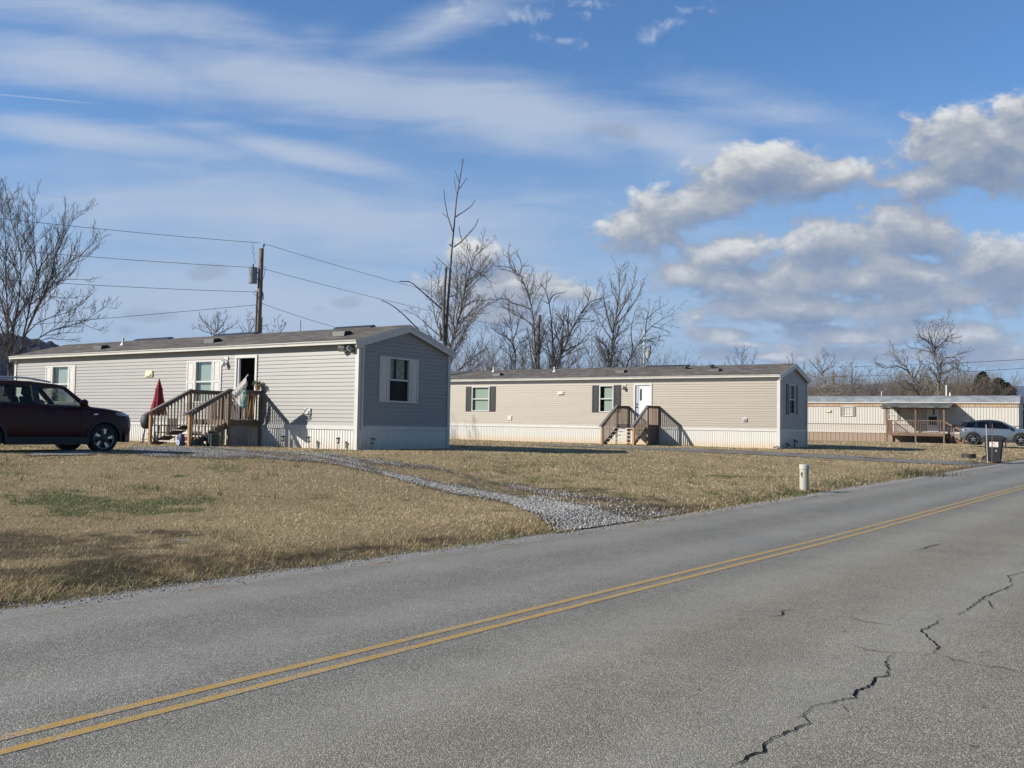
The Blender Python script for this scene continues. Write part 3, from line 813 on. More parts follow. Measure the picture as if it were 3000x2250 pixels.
# ------------------------------------------------------------------ wooden steps
def porch_steps(h, a0, a1, D, Df, zfl, zg, zrail, nris, label, rail_foot, warm):
    x0, y0, z0 = hloc(h, a0, 0, 0)
    t = thing('porch_steps', (x0, y0, 0), house_rz(HOMES[h][2]), label, 'porch steps', 'wooden porch steps')
    Wt = a1 - a0
    mb = MB(); y = .05; nb = int((D - .05) / .145)
    for i in range(nb): mb.box(-.02, y + i * .145, zfl - .035, Wt + .02, y + i * .145 + .138, zfl)
    mb.build('deck', M['wood_grey'], t)
    mb = MB()
    for xx in (.0, Wt - .04): mb.box(xx, .05, zfl - .20, xx + .04, D, zfl - .037)
    mb.box(.04, D - .06, zfl - .2, Wt - .04, D - .02, zfl - .037); mb.box(.04, .05, zfl - .2, Wt - .04, .09, zfl - .037)
    mb.build('joists', M['wood'], t)
    ps = .09
    for xx in (0, Wt):
        s_ = -1 if xx == 0 else 1
        for (yy, top, zb) in ((.07, zrail, zg - .2), (D - .02, zrail + .0, zg - .2), (Df, rail_foot - .02, zg - .2)):
            mb = MB(); mb.box(xx - ps / 2 + s_ * .045, yy - ps / 2, zb, xx + ps / 2 + s_ * .045, yy + ps / 2, top)
            mb.build('post', M['wood_warm'] if (warm and yy == Df) else M['wood'], t, bevel=.006)
        xm = xx + s_ * .045
        mb = MB(); mb.beam((xm, .0, zrail + .02), (xm, D + .02, zrail + .02), .14, .038); mb.box(xm - .02, .12, zrail - .10, xm + .02, D - .07, zrail - .0)
        mb.build('handrail', M['wood_grey'], t)
        mb = MB(); mb.beam((xm, D - .04, zrail + .045), (xm, Df + .22, rail_foot + .01 - .07), .14, .038)
        mb.beam((xm, D + .03, zrail - .05), (xm, Df - .05, rail_foot - .05), .038, .10)
        mb.build('handrail', M['wood_grey'], t)
        # balusters
        n = max(2, int(round((D - .18) / .125)))
        for i in range(n):
            yy = .14 + (D - .22) * (i + .5) / n
            mb = MB(); mb.box(xm - s_ * .06 - .016, yy - .018, zfl - .12, xm - s_ * .06 + .016, yy + .018, zrail - .01); mb.v = [(p[0] + s_ * .025, p[1], p[2]) for p in mb.v]
            mb.build('baluster', M['wood'], t)
        n = max(2, int(round((Df - D - .1) / .125)))
        for i in range(n):
            yy = D + .06 + (Df - D - .12) * (i + .5) / n; k = (yy - D) / (Df - D)
            zt_ = zrail + (rail_foot - zrail) * k; zs = zfl + (zg - zfl) * k
            mb = MB(); mb.box(xm - s_ * .035 - .016, yy - .018, max(zg + .03, zs - .06), xm - s_ * .035 + .016, yy + .018, zt_ - .03)
            mb.build('baluster', M['wood'], t)
        mb = MB()
        run = (Df - D) / nris; rise = (zfl - zg) / nris
        mb.prism([(D - .02, zfl - .06), (D - .02, zfl - .30), (Df - .12, zg - .08), (Df + .05, zg - .08), (Df + .05, zg + .1)], 'x', xm - s_ * .09 - .02, xm - s_ * .09 + .02)
        mb.build('stringer', M['wood'], t)
    run = (Df - D) / nris; rise = (zfl - zg) / nris
    for i in range(1, nris):
        mb = MB(); yy = D + run * (i - .5) - .02; zz = zfl - rise * i
        mb.box(-.02, yy, zz - .038, Wt + .02, yy + run * .48, zz); mb.box(-.02, yy + run * .52, zz - .038, Wt + .02, yy + run * 1.02, zz)
        mb.build('tread', M['wood_pale'], t)
    return t


steps1 = porch_steps(1, 4.45, 6.34, 1.42, 2.92, 1.63, .74, 2.60, 5, 'weathered wooden porch steps leading up to the open doorway', 1.82, True)
steps2 = porch_steps(2, 6.57, 8.30, 1.42, 3.05, 1.77, .66, 2.74, 6, 'weathered wooden porch steps below the closed white door', 1.70, True)
mb = MB(); mb.box(.03, .5, .5, .05, 1.34, 1.54); mb.build('side_panel', pbr('grey_board', (.22, .22, .22), .8, var=.15), steps1)
mb = MB(); mb.box(.0, .12, .45, .02, 1.34, 1.62); mb.build('side_panel', pbr('dark_grey_board', (.10, .10, .105), .8, var=.15), steps2)

# ------------------------------------------------------------------ the old trailer with its covered porch
def rust_mat(name, base, rust, amt=.6, scale=(6, 6, .7), lo=.45, hi=.75):
    m, nt, b, out = new_mat(name)
    tc = nt.add('ShaderNodeTexCoord'); mp = nt.add('ShaderNodeMapping'); mp.inputs[3].default_value = scale; nt.link(tc.outputs['Object'], mp.inputs[0])
    n = nt.noise(mp.outputs[0], 1.0, 5, 0.7); n2 = nt.noise(tc.outputs['Object'], .55, 3, .6)
    k = nt.step(nt.math('ADD', nt.math('MULTIPLY', n, .6), nt.math('MULTIPLY', n2, .4)), lo, hi)
    c = nt.mix(nt.math('MULTIPLY', k, amt), (*base, 1), (*rust, 1))
    nt.link(c, b.inputs['Base Color']); b.inputs['Roughness'].default_value = .55
    return m
M['t_white'] = rust_mat('old_white_ribbed_metal', (.52, .50, .45), (.42, .31, .19), .4, (7, 7, .5), .5, .72)
M['t_low'] = rust_mat('pinkish_white_ribbed_metal', (.50, .465, .415), (.42, .29, .19), .45, (7, 7, .5), .5, .72)
M['t_rust'] = rust_mat('rust_streaked_band', (.46, .38, .27), (.42, .20, .06), .9, (5, 5, .6), .42, .62)
M['t_brown'] = rust_mat('brown_skirting', (.30, .225, .165), (.20, .14, .10), .5, (3, 3, .6))
M['t_roof'] = pbr('galvanised_roof', (.25, .262, .265), .6, metal=0.0, var=.25, vscale=1.2, stretch=(1.2, 1, 1), dirt=((.16, .15, .14), 1.0, .5), bump=.3, bscale=1.5)
H3 = HOMES[3]
tr3 = thing('trailer', (H3[0], H3[1], 0), house_rz(H3[2]), 'old cream metal trailer with rust streaks and brown skirting', 'mobile home')
L3, W3 = 18.0, 4.2
mb = MB(); ribbed(mb, L3, 2.22, 3.60, lambda a, o, z: (a, o, z), .2, .02, .07); ribbed(mb, W3, 2.22, 3.9, lambda a, o, z: (-o, -a, z), .2, .02, .07); mb.build('wall', M['t_white'], tr3)
mb = MB(); ribbed(mb, L3, 1.66, 2.20, lambda a, o, z: (a, o + .004, z), .14, .02, .05); ribbed(mb, W3, 1.66, 2.20, lambda a, o, z: (-o - .004, -a, z), .14, .02, .05); mb.build('lower_wall', M['t_low'], tr3)
mb = MB(); ribbed(mb, L3, 3.60, 3.92, lambda a, o, z: (a, o + .012, z), .14, .02, .04); mb.build('rust_band', M['t_rust'], tr3)
mb = MB(); mb.box(-.02, -.01, 3.585, L3, .035, 3.605); mb.box(-.02, -.01, 2.195, L3, .03, 2.225); mb.build('seam_strip', pbr('brown_strip', (.16, .11, .07), .6), tr3)
mb = MB(); mb.box(-.02, -.02, 1.53, L3, .03, 1.66); mb.box(-.03, -W3, 1.53, -.0, -.03, 1.66); mb.build('sill_strip', M['t_low'], tr3)
mb = MB(); ribbed(mb, L3, .3, 1.53, lambda a, o, z: (a, o - .01, z), .34, .025, .03); ribbed(mb, W3, .3, 1.53, lambda a, o, z: (-o + .01, -a, z), .34, .025, .03); mb.build('skirting', M['t_brown'], tr3)
mb = MB()                                                   # rear and far end
mb.quad((0, -W3, .3), (L3, -W3, .3), (L3, -W3, 3.92), (0, -W3, 3.92)); mb.quad((L3, 0, .3), (L3, -W3, .3), (L3, -W3, 3.9), (L3, 0, 3.9)); mb.build('rear_wall', M['t_white'], tr3)
arc = []
for i in range(15):
    k = i / 14; y = .10 - (W3 + .2) * k
    arc.append((y, 3.90 + .60 * (1 - abs(2 * k - 1) ** 2.3)))
mb = MB(); n_ = 40
for i in range(n_):                                         # metal roof sheets with slightly buckled seams
    a, b = -.08 + (L3 + .16) * i / n_, -.08 + (L3 + .16) * (i + 1) / n_
    for j in range(14):
        (y0, z0), (y1, z1) = arc[j], arc[j + 1]
        w0 = .018 * math.sin(i * 2.1 + j); w1 = .018 * math.sin((i + 1) * 2.1 + j); w2 = .018 * math.sin(i * 2.1 + j + 1); w3 = .018 * math.sin((i + 1) * 2.1 + j + 1)
        mb.quad((a, y0, z0 + w0), (b, y0, z0 + w1), (b, y1, z1 + w3), (a, y1, z1 + w2))
mb.add([(-.08, p[0], p[1]) for p in arc], [tuple(range(15))])
roof3 = mb.build('roof', M['t_roof'], tr3, smooth=True, weld=True)
mb = MB(); mb.box(-.1, .06, 3.86, L3, .12, 3.93); mb.build('drip_edge', pbr('pale_drip_edge', (.55, .53, .48), .5), tr3)
for (a, y, hh, r_) in ((5.05, -1.9, .85, .05), (4.75, -1.6, .25, .06), (9.8, -1.9, .4, .03)):
    mb = MB(); mb.tube([(a, y, 4.35), (a, y, 4.47 + hh)], r_, 8); mb.build('vent_pipe', M['pvc'], roof3)
mb = MB(); mb.box(8.95, -.0, 2.22, 9.28, .035, 3.6); mb.build('tan_panel', pbr('tan_panel', (.36, .28, .20), .6, var=.15), tr3)
Pt = lambda a, o, z: (a, o + .01, z)
M['shut_brown'] = pbr('brown_grey_shutter', (.27, .23, .19), .6)
bl3 = pbr('pale_grey_blind', (.52, .56, .55), .7)
for (x0, x1, z0, z1) in ((11.6, 12.36, 2.82, 3.60), (8.3, 8.98, 2.55, 3.54)):
    w = add_window(tr3, Pt, x0, x1, z0, z1, M['white_trim'], M['glass'], None, M['glass_dark'], M['shut_brown'], .19, zmid=(z0 + z1) / 2 - .1)
    mb = MB(); mb.quad((x0, -.06, z0 + .3), (x1, -.06, z0 + .3), (x1, -.06, z1), (x0, -.06, z1)); mb.quad((x0, -.3, z0 - .1), (x1, -.3, z0 - .1), (x1, -.3, z0 + .3), (x0, -.3, z0 + .3)); mb.build('blind', bl3, w)
wall_box(tr3, 'wall_vent', Pt, 13.45, 3.22, .36, .2, pbr('tan_vent', (.5, .42, .28), .5), M['beige'])
mb = MB(); mb.box(5.33, -.01, 1.70, 6.16, .05, 3.52); dr3 = mb.build('door', M['door_white'], tr3)
mb = MB(); mb.box(5.45, .048, 2.2, 6.04, .062, 2.85); mb.box(5.62, .05, 2.95, 5.72, .058, 3.4); mb.build('door_glass', pbr('door_dark_glass', (.02, .022, .025), .1), dr3)

p0 = hloc(3, 4.65, 0, 0)
po = thing('covered_porch', p0, house_rz(H3[2]), 'brown wooden porch with a shingled lean-to roof on the old trailer', 'porch')
PW, PD = 4.0, 2.25
mb = MB()
for i in range(15): mb.box(-.05, .05 + i * .147, 1.55, PW + .05, .05 + i * .147 + .14, 1.585)
mb.build('deck', M['wood_red'], po)
mb = MB(); mb.box(-.05, PD, 1.36, PW + .05, PD + .045, 1.56); mb.box(-.05, .05, 1.36, -.005, PD, 1.55); mb.box(PW + .005, .05, 1.36, PW + .05, PD, 1.55); mb.build('rim_joist', M['wood_red'], po)
for xx in (.03, 1.96, PW - .03):
    mb = MB(); mb.box(xx - .055, PD - .10, .45, xx + .055, PD - .0, 3.46); mb.build('post', M['wood_red'], po)
for xx in (.03, PW - .03):
    mb = MB(); mb.box(xx - .045, .06, .45, xx + .045, .15, 1.5); mb.build('post', M['wood_red'], po)
mb = MB(); mb.add([(-.42, .02, 3.90), (PW + .42, .02, 3.90), (PW + .45, PD + .2, 3.55), (-.45, PD + .2, 3.55), (-.42, .02, 3.84), (PW + .42, .02, 3.84), (PW + .45, PD + .2, 3.47), (-.45, PD + .2, 3.47)],
                  [(0, 1, 2, 3), (7, 6, 5, 4), (3, 2, 6, 7), (0, 3, 7, 4), (1, 5, 6, 2), (0, 4, 5, 1)])
rp = mb.build('roof', M['shingle_old'], po)
mb = MB(); mb.box(-.2, .03, 3.895, PW + .2, .16, 3.95); mb.build('flashing', M['white_trim'], rp)
mb = MB(); mb.box(-.35, PD - .12, 3.36, PW + .35, PD - .02, 3.46)
for i in range(7): xx = -.2 + (PW + .4) * i / 6; mb.beam((xx, .05, 3.78), (xx, PD + .1, 3.42), .04, .09)
mb.build('rafters', M['wood_red'], po)
mb = MB(); mb.box(.08, PD - .075, 2.48, PW - .08, PD - .03, 2.54); mb.box(.08, PD - .075, 1.62, PW - .08, PD - .03, 1.66); mb.build('handrail', M['wood_red'], po)
mb = MB(); mb.box(PW - .06, .1, 2.48, PW - .02, PD - .1, 2.54); mb.build('handrail', M['wood_red'], po)
for i in range(24):
    xx = .18 + (PW - .36) * (i + .5) / 24
    if abs(xx - 1.96) < .1: continue
    mb = MB(); mb.box(xx - .018, PD - .03, 1.5, xx + .018, PD + .0, 2.50); mb.build('baluster', M['wood_red'], po)
for i in range(12):
    yy = .15 + (PD - .35) * (i + .5) / 12
    mb = MB(); mb.box(PW - .02, yy - .018, 1.5, PW + .01, yy + .018, 2.5); mb.build('baluster', M['wood_red'], po)
mb = MB()                                                   # stair down the right end
mb.prism([(-.05, 1.5), (-.05, 1.25), (-1.25, .65), (-1.25, .9)], 'y', .5, .55); mb.prism([(-.05, 1.5), (-.05, 1.25), (-1.25, .65), (-1.25, .9)], 'y', 1.5, 1.55); mb.build('stringer', M['wood_red'], po)
for i in range(4):
    mb = MB(); xx = -.15 - i * .28; mb.box(xx - .26, .45, 1.36 - i * .17, xx, 1.6, 1.40 - i * .17); mb.build('tread', M['wood_red'], po)
for yy in (.5, 1.55):
    mb = MB(); mb.beam((.05, yy, 2.42), (-1.2, yy, 1.72), .05, .12); mb.box(-.45, yy - .04, .8, -.36, yy + .04, 2.15); mb.box(-1.2, yy - .04, .5, -1.11, yy + .04, 1.75); mb.build('stair_rail', M['wood_red'], po)

# ------------------------------------------------------------------ cars
M['tyre'] = pbr('tyre_rubber', (.016, .016, .017), .85)
M['black_plastic'] = pbr('black_plastic', (.014, .014, .016), .55)
M['rim_dark'] = pbr('dark_alloy', (.025, .026, .028), .35, metal=.4)
M['rim_bright'] = pbr('machined_alloy', (.62, .63, .65), .28, metal=.7)
M['red_paint'] = pbr('dark_red_paint', (.036, .003, .004), .38, coat=.10, spec=.22)
M['grey_paint'] = pbr('blue_grey_paint', (.12, .145, .185), .25, metal=.35, coat=1.0)
M['black_paint'] = pbr('black_gloss_paint', (.010, .010, .011), .12, coat=.6)
M['car_glass'] = glass_mat('car_glass', (.80, .88, .84), .01, .7)
M['privacy'] = glass_mat('privacy_glass', (.06, .07, .075), .01)
M['seat'] = pbr('dark_seat', (.015, .015, .017), .9)
M['lamp'] = pbr('lamp_lens', (.45, .46, .48), .1, coat=1)
M['tail'] = pbr('tail_lamp', (.16, .01, .012), .15, coat=1)
M['chrome'] = pbr('chrome', (.7, .7, .72), .15, metal=1.0)


def loft(sections):
    vs = []; fs = []; n = len(sections[0])
    for s_ in sections: vs += s_
    for i in range(len(sections) - 1):
        for k in range(n):
            fs.append((i * n + k, i * n + (k + 1) % n, (i + 1) * n + (k + 1) % n, (i + 1) * n + k))
    fs.append(tuple(range(n - 1, -1, -1))); fs.append(tuple((len(sections) - 1) * n + k for k in range(n)))
    return vs, fs


def make_car(loc, rz, label, P):
    t = thing('car', loc, rz, label, 'car', 'parked cars')
    wb, r, hw = P['wb'] / 2, P['r'], P['hw']
    # lower body: closed loft, wheel wells cut out
    secs = []
    for (x, zb, zt, w) in P['st']:
        zm = zb + (zt - zb) * .5
        half = [(0.0, zb), (w * .80, zb), (w * .95, zb + .06), (w * .995, zb + (zt - zb) * .30), (w, zm), (w * .985, zb + (zt - zb) * .72), (w * .955, zt - .06), (w * .90, zt - .012), (w * .80, zt + .004), (w * .4, zt + P['crown']), (0.0, zt + P['crown'] * 1.25)]
        sec = [(x, -y, z) for (y, z) in half] + [(x, y, z) for (y, z) in reversed(half[1:-1])]
        secs.append(sec)
    vs, fs = loft(secs)
    mb = MB(); mb.add(vs, fs); body = mb.build('body', P['paint'], t, smooth=True)
    sub = body.modifiers.new('sub', 'SUBSURF'); sub.levels = sub.render_levels = 2
    cut = MB()
    for ax in (wb, -wb):
        for sy in (1, -1):
            cut.lathe([(r * 1.13, -.20), (r * 1.13, .30)], 40, Matrix.Translation((ax, sy * (hw - .10), r + .01)) @ Matrix.Rotation(R(90), 4, 'X'), True)
    co = cut.build('cutter', None, None)
    bo = body.modifiers.new('wells', 'BOOLEAN'); bo.object = co; bo.operation = 'DIFFERENCE'; bo.solver = 'EXACT'
    co.parent = t; co.matrix_parent_inverse = Matrix.Identity(4)
    dg = bpy.context.evaluated_depsgraph_get(); dg.update()
    me = bpy.data.meshes.new_from_object(body.evaluated_get(dg)); me.name = 'body'
    body.modifiers.clear(); body.data = me; bpy.data.objects.remove(co)
    me.polygons.foreach_set('use_smooth', [True] * len(me.polygons))
    try: me.set_sharp_from_angle(angle=R(35))
    except Exception: pass
    for sx_ in P.get('seams', ()):                          # shut lines of the doors
        i_ = [k for k in range(len(P['st']) - 1) if P['st'][k][0] <= sx_ <= P['st'][k + 1][0]][0]
        s0, s1 = P['st'][i_], P['st'][i_ + 1]; kk = (sx_ - s0[0]) / (s1[0] - s0[0]); zb, zt, w = [s0[j] + (s1[j] - s0[j]) * kk for j in (1, 2, 3)]
        for sy in (1, -1):
            mb = MB(); mb.tube([(sx_, sy * (w * q_ + .001), zb + (zt - zb) * h_) for q_, h_ in ((.985, .22), (.996, .34), (.998, .5), (.99, .66), (.976, .80), (.955, .90))], .006, 5); mb.build('door_seam', M['black_plastic'], t)
    # sills and arch claddings
    for sy in (1, -1):
        mb = MB(); y = sy * (hw - .005)
        mb.prism([(-(wb - r * 1.12), .20), (wb - r * 1.12, .20), (wb - r * 1.14, .36), (-(wb - r * 1.14), .36)], 'y', y - sy * .10, y + sy * .012)
        mb.build('sill', M['black_plastic'], t)
        for ax in (wb, -wb):
            mb = MB(); n = 22; a0, a1 = R(-12), R(192)
            for i in range(n):
                q0 = a0 + (a1 - a0) * i / n; q1 = a0 + (a1 - a0) * (i + 1) / n
                for (ra, rb, ya, yb) in ((r * 1.09, r * 1.25, y + sy * .016, y + sy * .010),):
                    p = lambda rr, q, yy: (ax + rr * math.cos(q), yy, r + .01 + rr * math.sin(q))
                    mb.quad(p(ra, q0, ya), p(ra, q1, ya), p(rb, q1, yb), p(rb, q0, yb))
                    mb.quad(p(ra, q0, ya), p(ra, q1, ya), p(ra, q1, y - sy * .2), p(ra, q0, y - sy * .2))
                    mb.quad(p(rb, q0, yb), p(rb, q1, yb), p(rb, q1, y - sy * .03), p(rb, q0, y - sy * .03))
            mb.build('wheel_arch', P['clad'], t)
    # wheels
    for ax in (wb, -wb):
        for sy in (1, -1):
            Mx = Matrix.Translation((ax, sy * (hw - .13), r)) @ Matrix.Rotation(R(-90 * sy), 4, 'X')
            rr = P['rim']
            mb = MB(); mb.lathe([(rr, -.105), (r * .93, -.115), (r * .985, -.09), (r, -.05), (r, .05), (r * .985, .09), (r * .93, .115), (rr, .105), (rr * .97, .06), (rr * .97, -.06), (rr, -.105)], 40, Mx)
            tyre = mb.build('wheel', M['tyre'], t, smooth=True)
            mb = MB(); mb.lathe([(rr * .98, -.1), (rr * .98, .095), (rr * .93, .10), (rr * .91, .05), (rr * .90, -.06), (.0, -.06)], 36, Mx)
            rim = mb.build('rim', M['rim_dark'], tyre, smooth=False)
            mb = MB(); mb2 = MB()
            for k in range(5):
                A = Mx @ Matrix.Rotation(R(72 * k + 20), 4, 'Z')
                b1 = MB(); b1.prism([(.05, -.055), (rr * .90, -.075), (rr * .90, .075), (.05, .055)], 'z', .035, .075); b1.v = [tuple(A @ Vector(p)) for p in b1.v]; mb.add(b1.v, b1.f)
                if P['bright']:
                    b1 = MB(); b1.prism([(rr * .42, -.052), (rr * .93, -.078), (rr * .93, .005), (rr * .86, .0), (rr * .42, -.012)], 'z', .075, .083); b1.v = [tuple(A @ Vector(p)) for p in b1.v]; mb2.add(b1.v, b1.f)
            hub = MB(); hub.lathe([(.07, .03), (.07, .08), (.03, .09), (0, .09)], 16, Mx); mb.add(hub.v, hub.f)
            mb.build('spokes', M['rim_dark'], tyre)
            if P['bright']:
                ring = MB(); ring.lathe([(rr * .94, .097), (rr * .985, .104), (rr * 1.0, .10), (rr * .94, .09)], 40, Mx); mb2.add(ring.v, ring.f)
                mb2.build('spoke_faces', M['rim_bright'], tyre)
            else:
                cap = MB(); cap.lathe([(.03, .085), (.03, .092), (0, .094)], 12, Mx)
                for k in range(5):
                    A = Mx @ Matrix.Rotation(R(72 * k + 20), 4, 'Z'); b1 = MB(); b1.prism([(.07, -.012), (.13, -.02), (.13, .02), (.07, .012)], 'z', .076, .08); b1.v = [tuple(A @ Vector(p)) for p in b1.v]; cap.add(b1.v, b1.f)
                cap.build('hub_cap', M['rim_bright'], tyre)
    # greenhouse
    g = P['gh']                                             # list (x, z_roof_centre, z_side_top, half width at roof side)
    bw, bz = P['belt_w'], P['belt']                          # belt line half width, function x -> z
    mb = MB(); rows = []
    for (x, zc, zs, w) in g:
        rows.append([(x, -w, zs), (x, -w * .93, zs + (zc - zs) * .45), (x, -w * .6, zs + (zc - zs) * .86), (x, 0, zc), (x, w * .6, zs + (zc - zs) * .86), (x, w * .93, zs + (zc - zs) * .45), (x, w, zs)])
    top = [p for r_ in rows for p in r_]; low = [(p[0], p[1] * .985, p[2] - .035) for p in top]; nn = 7; nr = len(rows)
    fs = []
    for i in range(nr - 1):
        for k in range(nn - 1):
            fs.append((i * nn + k, i * nn + k + 1, (i + 1) * nn + k + 1, (i + 1) * nn + k))
            o_ = nr * nn; fs.append((o_ + i * nn + k, o_ + (i + 1) * nn + k, o_ + (i + 1) * nn + k + 1, o_ + i * nn + k + 1))
    o_ = nr * nn
    for i in range(nr - 1):
        for k in (0, nn - 1): fs.append((i * nn + k, (i + 1) * nn + k, o_ + (i + 1) * nn + k, o_ + i * nn + k))
    for i in (0, nr - 1):
        for k in range(nn - 1): fs.append((i * nn + k, i * nn + k + 1, o_ + i * nn + k + 1, o_ + i * nn + k))
    mb.add(top + low, fs); mb.build('roof', P['roof'], t, smooth=True)
    def roof_side(x):
        xs = [q[0] for q in g][::-1]; return (float(np.interp(x, xs, [q[2] for q in g][::-1])), float(np.interp(x, xs, [q[3] for q in g][::-1])))
    def side_pt(x, k, sy, off=0.0, xtop=None):
        """k = 0 belt, 1 roof edge"""
        zt_, wt = roof_side(x if xtop is None else xtop)
        zb_ = bz(x)
        return (x, sy * (bw + (wt - bw) * k + off), zb_ + (zt_ - zb_) * k)
    for sy in (1, -1):
        for (nm, xb0, xb1, xt0, xt1) in P['pillars']:
            mb = MB(); a = [Vector((xb0, sy * bw, bz(xb0) - .06)), Vector((xb1, sy * bw, bz(xb1) - .06)), None, None]
            z1, w1 = roof_side(xt1); z0, w0 = roof_side(xt0)
            a[2] = Vector((xt1, sy * w1, z1 - .01)); a[3] = Vector((xt0, sy * w0, z0 - .01))
            inn = [v + Vector((0, -sy * .07, 0)) for v in a]
            mb.add(a + inn, [(0, 1, 2, 3), (7, 6, 5, 4), (0, 4, 5, 1), (1, 5, 6, 2), (2, 6, 7, 3), (3, 7, 4, 0)])
            mb.build('pillar', P['roof'] if nm == 'A' else M['black_paint'], t)
        # frame strip under the roof edge and waist strip
        xs_ = np.linspace(P['gl'][0], P['gl'][1], 12)
        mb = MB()
        for x0, x1 in zip(xs_, xs_[1:]):
            z0, w0 = roof_side(x0); z1, w1 = roof_side(x1)
            mb.quad((x0, sy * (w0 + .006), z0 - .065), (x1, sy * (w1 + .006), z1 - .065), (x1, sy * (w1 + .004), z1 + .005), (x0, sy * (w0 + .004), z0 + .005))
        mb.build('window_frame', P['roof'], t)
        for (xb0, xb1, xt0, xt1, gm) in P['panes']:
            mb = MB(); z0, w0 = roof_side(xt0); z1, w1 = roof_side(xt1)
            mb.quad((xb0, sy * (bw - .02), bz(xb0) - .05), (xb1, sy * (bw - .02), bz(xb1) - .05), (xt1, sy * (w1 - .02), z1 - .01), (xt0, sy * (w0 - .02), z0 - .01))
            mb.build('window', M[gm], t)
        # mirror, handles, lamps
        mx = P['mirror']
        mb = MB(); mb.lathe([(0, -.10), (.06, -.09), (.085, -.03), (.09, .03), (.07, .07), (0, .085)], 14, Matrix.Translation((mx, sy * (hw + .10), bz(mx) + .07)) @ Matrix.Diagonal((.75, 1.25, 1, 1)) @ Matrix.Rotation(R(90), 4, 'Y')); mb.tube([(mx + .03, sy * (bw - .0), bz(mx) - .02), (mx + .01, sy * (hw + .06), bz(mx) + .04)], .025, 8)
        mb.build('mirror', P['paint'] if P['bright'] else M['black_paint'], t, smooth=True)
        for hx in P['handles']:
            zz = bz(hx) - .13; yy = P['handle_y'] * sy
            mb = MB(); mb.tube([(hx - .10, yy - sy * .015, zz), (hx - .08, yy + sy * .02, zz), (hx + .08, yy + sy * .02, zz + .004), (hx + .10, yy - sy * .015, zz + .004)], .014, 8); mb.build('door_handle', P['paint'], t)
        if P['rails']:
            xs_ = np.linspace(P['rails'][0], P['rails'][1], 14); pts = []
            for i, x in enumerate(xs_):
                zs_, ws_ = roof_side(x); pts.append((x, sy * (ws_ - .07), zs_ + .05 + .045 * min(1, 4 * min(i, 13 - i) / 13)))
            mb = MB(); mb.tube(pts, .02, 8); mb.build('roof_rail', M['rim_bright'], t, smooth=True)
        for (pts, th, mm, nm) in P['lamps']:
            mb = MB(); q = [Vector((p[0], sy * p[1], p[2])) for p in pts]; c_ = sum(q, Vector()) / len(q)
            nrm = (q[1] - q[0]).cross(q[-1] - q[0]).normalized()
            if nrm.dot(Vector((c_.x, c_.y * 1.2, 0))) < 0: nrm = -nrm
            vs = [p + nrm * th for p in q] + [p - nrm * .05 for p in q]; n_ = len(q)
            mb.add(vs, [tuple(range(n_)), tuple(range(2 * n_ - 1, n_ - 1, -1))] + [(i, (i + 1) % n_, n_ + (i + 1) % n_, n_ + i) for i in range(n_)])
            mb.build(nm, M[mm], t)
    # windscreens
    for (xb, wb_, xt) in (P['ws'], P['rs']):
        zt_, wt = roof_side(xt); zc = float(np.interp(xt, [q[0] for q in g][::-1], [q[1] for q in g][::-1]))
        mb = MB(); zb_ = bz(xb) - .03
        mb.add([(xb, -wb_, zb_), (xb + (.1 if xb > 0 else -.05), 0, zb_ + .01), (xb, wb_, zb_), (xt, wt, zt_ - .01), (xt, 0, zc - .02), (xt, -wt, zt_ - .01)], [(0, 1, 4, 5), (1, 2, 3, 4)])
        mb.build('windscreen' if xb > 0 else 'rear_window', M['car_glass'] if P['bright'] or xb > 0 else M['privacy'], t)
    # cabin
    fl_ = .45
    mb = MB(); mb.box(P['rs'][0] + .15, -hw + .16, fl_, P['ws'][0] - .05, hw - .16, fl_ + .04); mb.build('cabin_floor', M['seat'], t)
    mb = MB(); mb.prism([(P['ws'][0] - .42, .75), (P['ws'][0] - .05, .75), (P['ws'][0] + .02, bz(.8) - .04), (P['ws'][0] - .38, bz(.8) - .02)], 'y', -hw + .14, hw - .14); mb.build('dashboard', M['seat'], t)
    for (sx, lean) in P['seats']:
        for yy in (-.37, .37):
            mb = MB(); mb.prism([(sx - .1, .5), (sx + .42, .5), (sx + .44, .72), (sx + .05, .70)], 'y', yy - .24, yy + .24)
            mb.prism([(sx - .06, .66), (sx + .10, .68), (sx - .10, 1.24), (sx - .24, 1.22)], 'y', yy - .23, yy + .23)
            mb.prism([(sx - .16, 1.22), (sx - .10, 1.23), (sx - .10, 1.44), (sx - .22, 1.43), (sx - .24, 1.28)], 'y', yy - .13, yy + .13)
            mb.build('seat', M['seat'], t, bevel=.03)
    A = Matrix.Translation((P['ws'][0] - .55, .37, .98)) @ Matrix.Rotation(R(-68), 4, 'Y')
    mb = MB(); mb.tube([tuple(A @ Vector((.18 * math.cos(q), .18 * math.sin(q), 0))) for q in np.linspace(0, 2 * math.pi, 21)], .016, 6, False); mb.tube([tuple(A @ Vector((0, 0, 0))), tuple(A @ Vector((0, 0, .3)))], .03, 6); mb.build('steering_wheel', M['seat'], t)
    mb = MB(); mb.box(-wb - .3, -hw + .28, .22, wb + .3, hw - .28, .26); mb.build('underbody', M['black_plastic'], t)
    # bumper claddings, number plate blank
    for (xa, xb, w, z0, z1) in P['bumpers']:
        mb = MB(); mb.prism([(xa, -w), (xb, -w * .72), (xb, w * .72), (xa, w)], 'z', z0, z1); mb.build('bumper', P['clad'] if P['clad'] is not None else M['black_plastic'], t, bevel=.02)
    return t


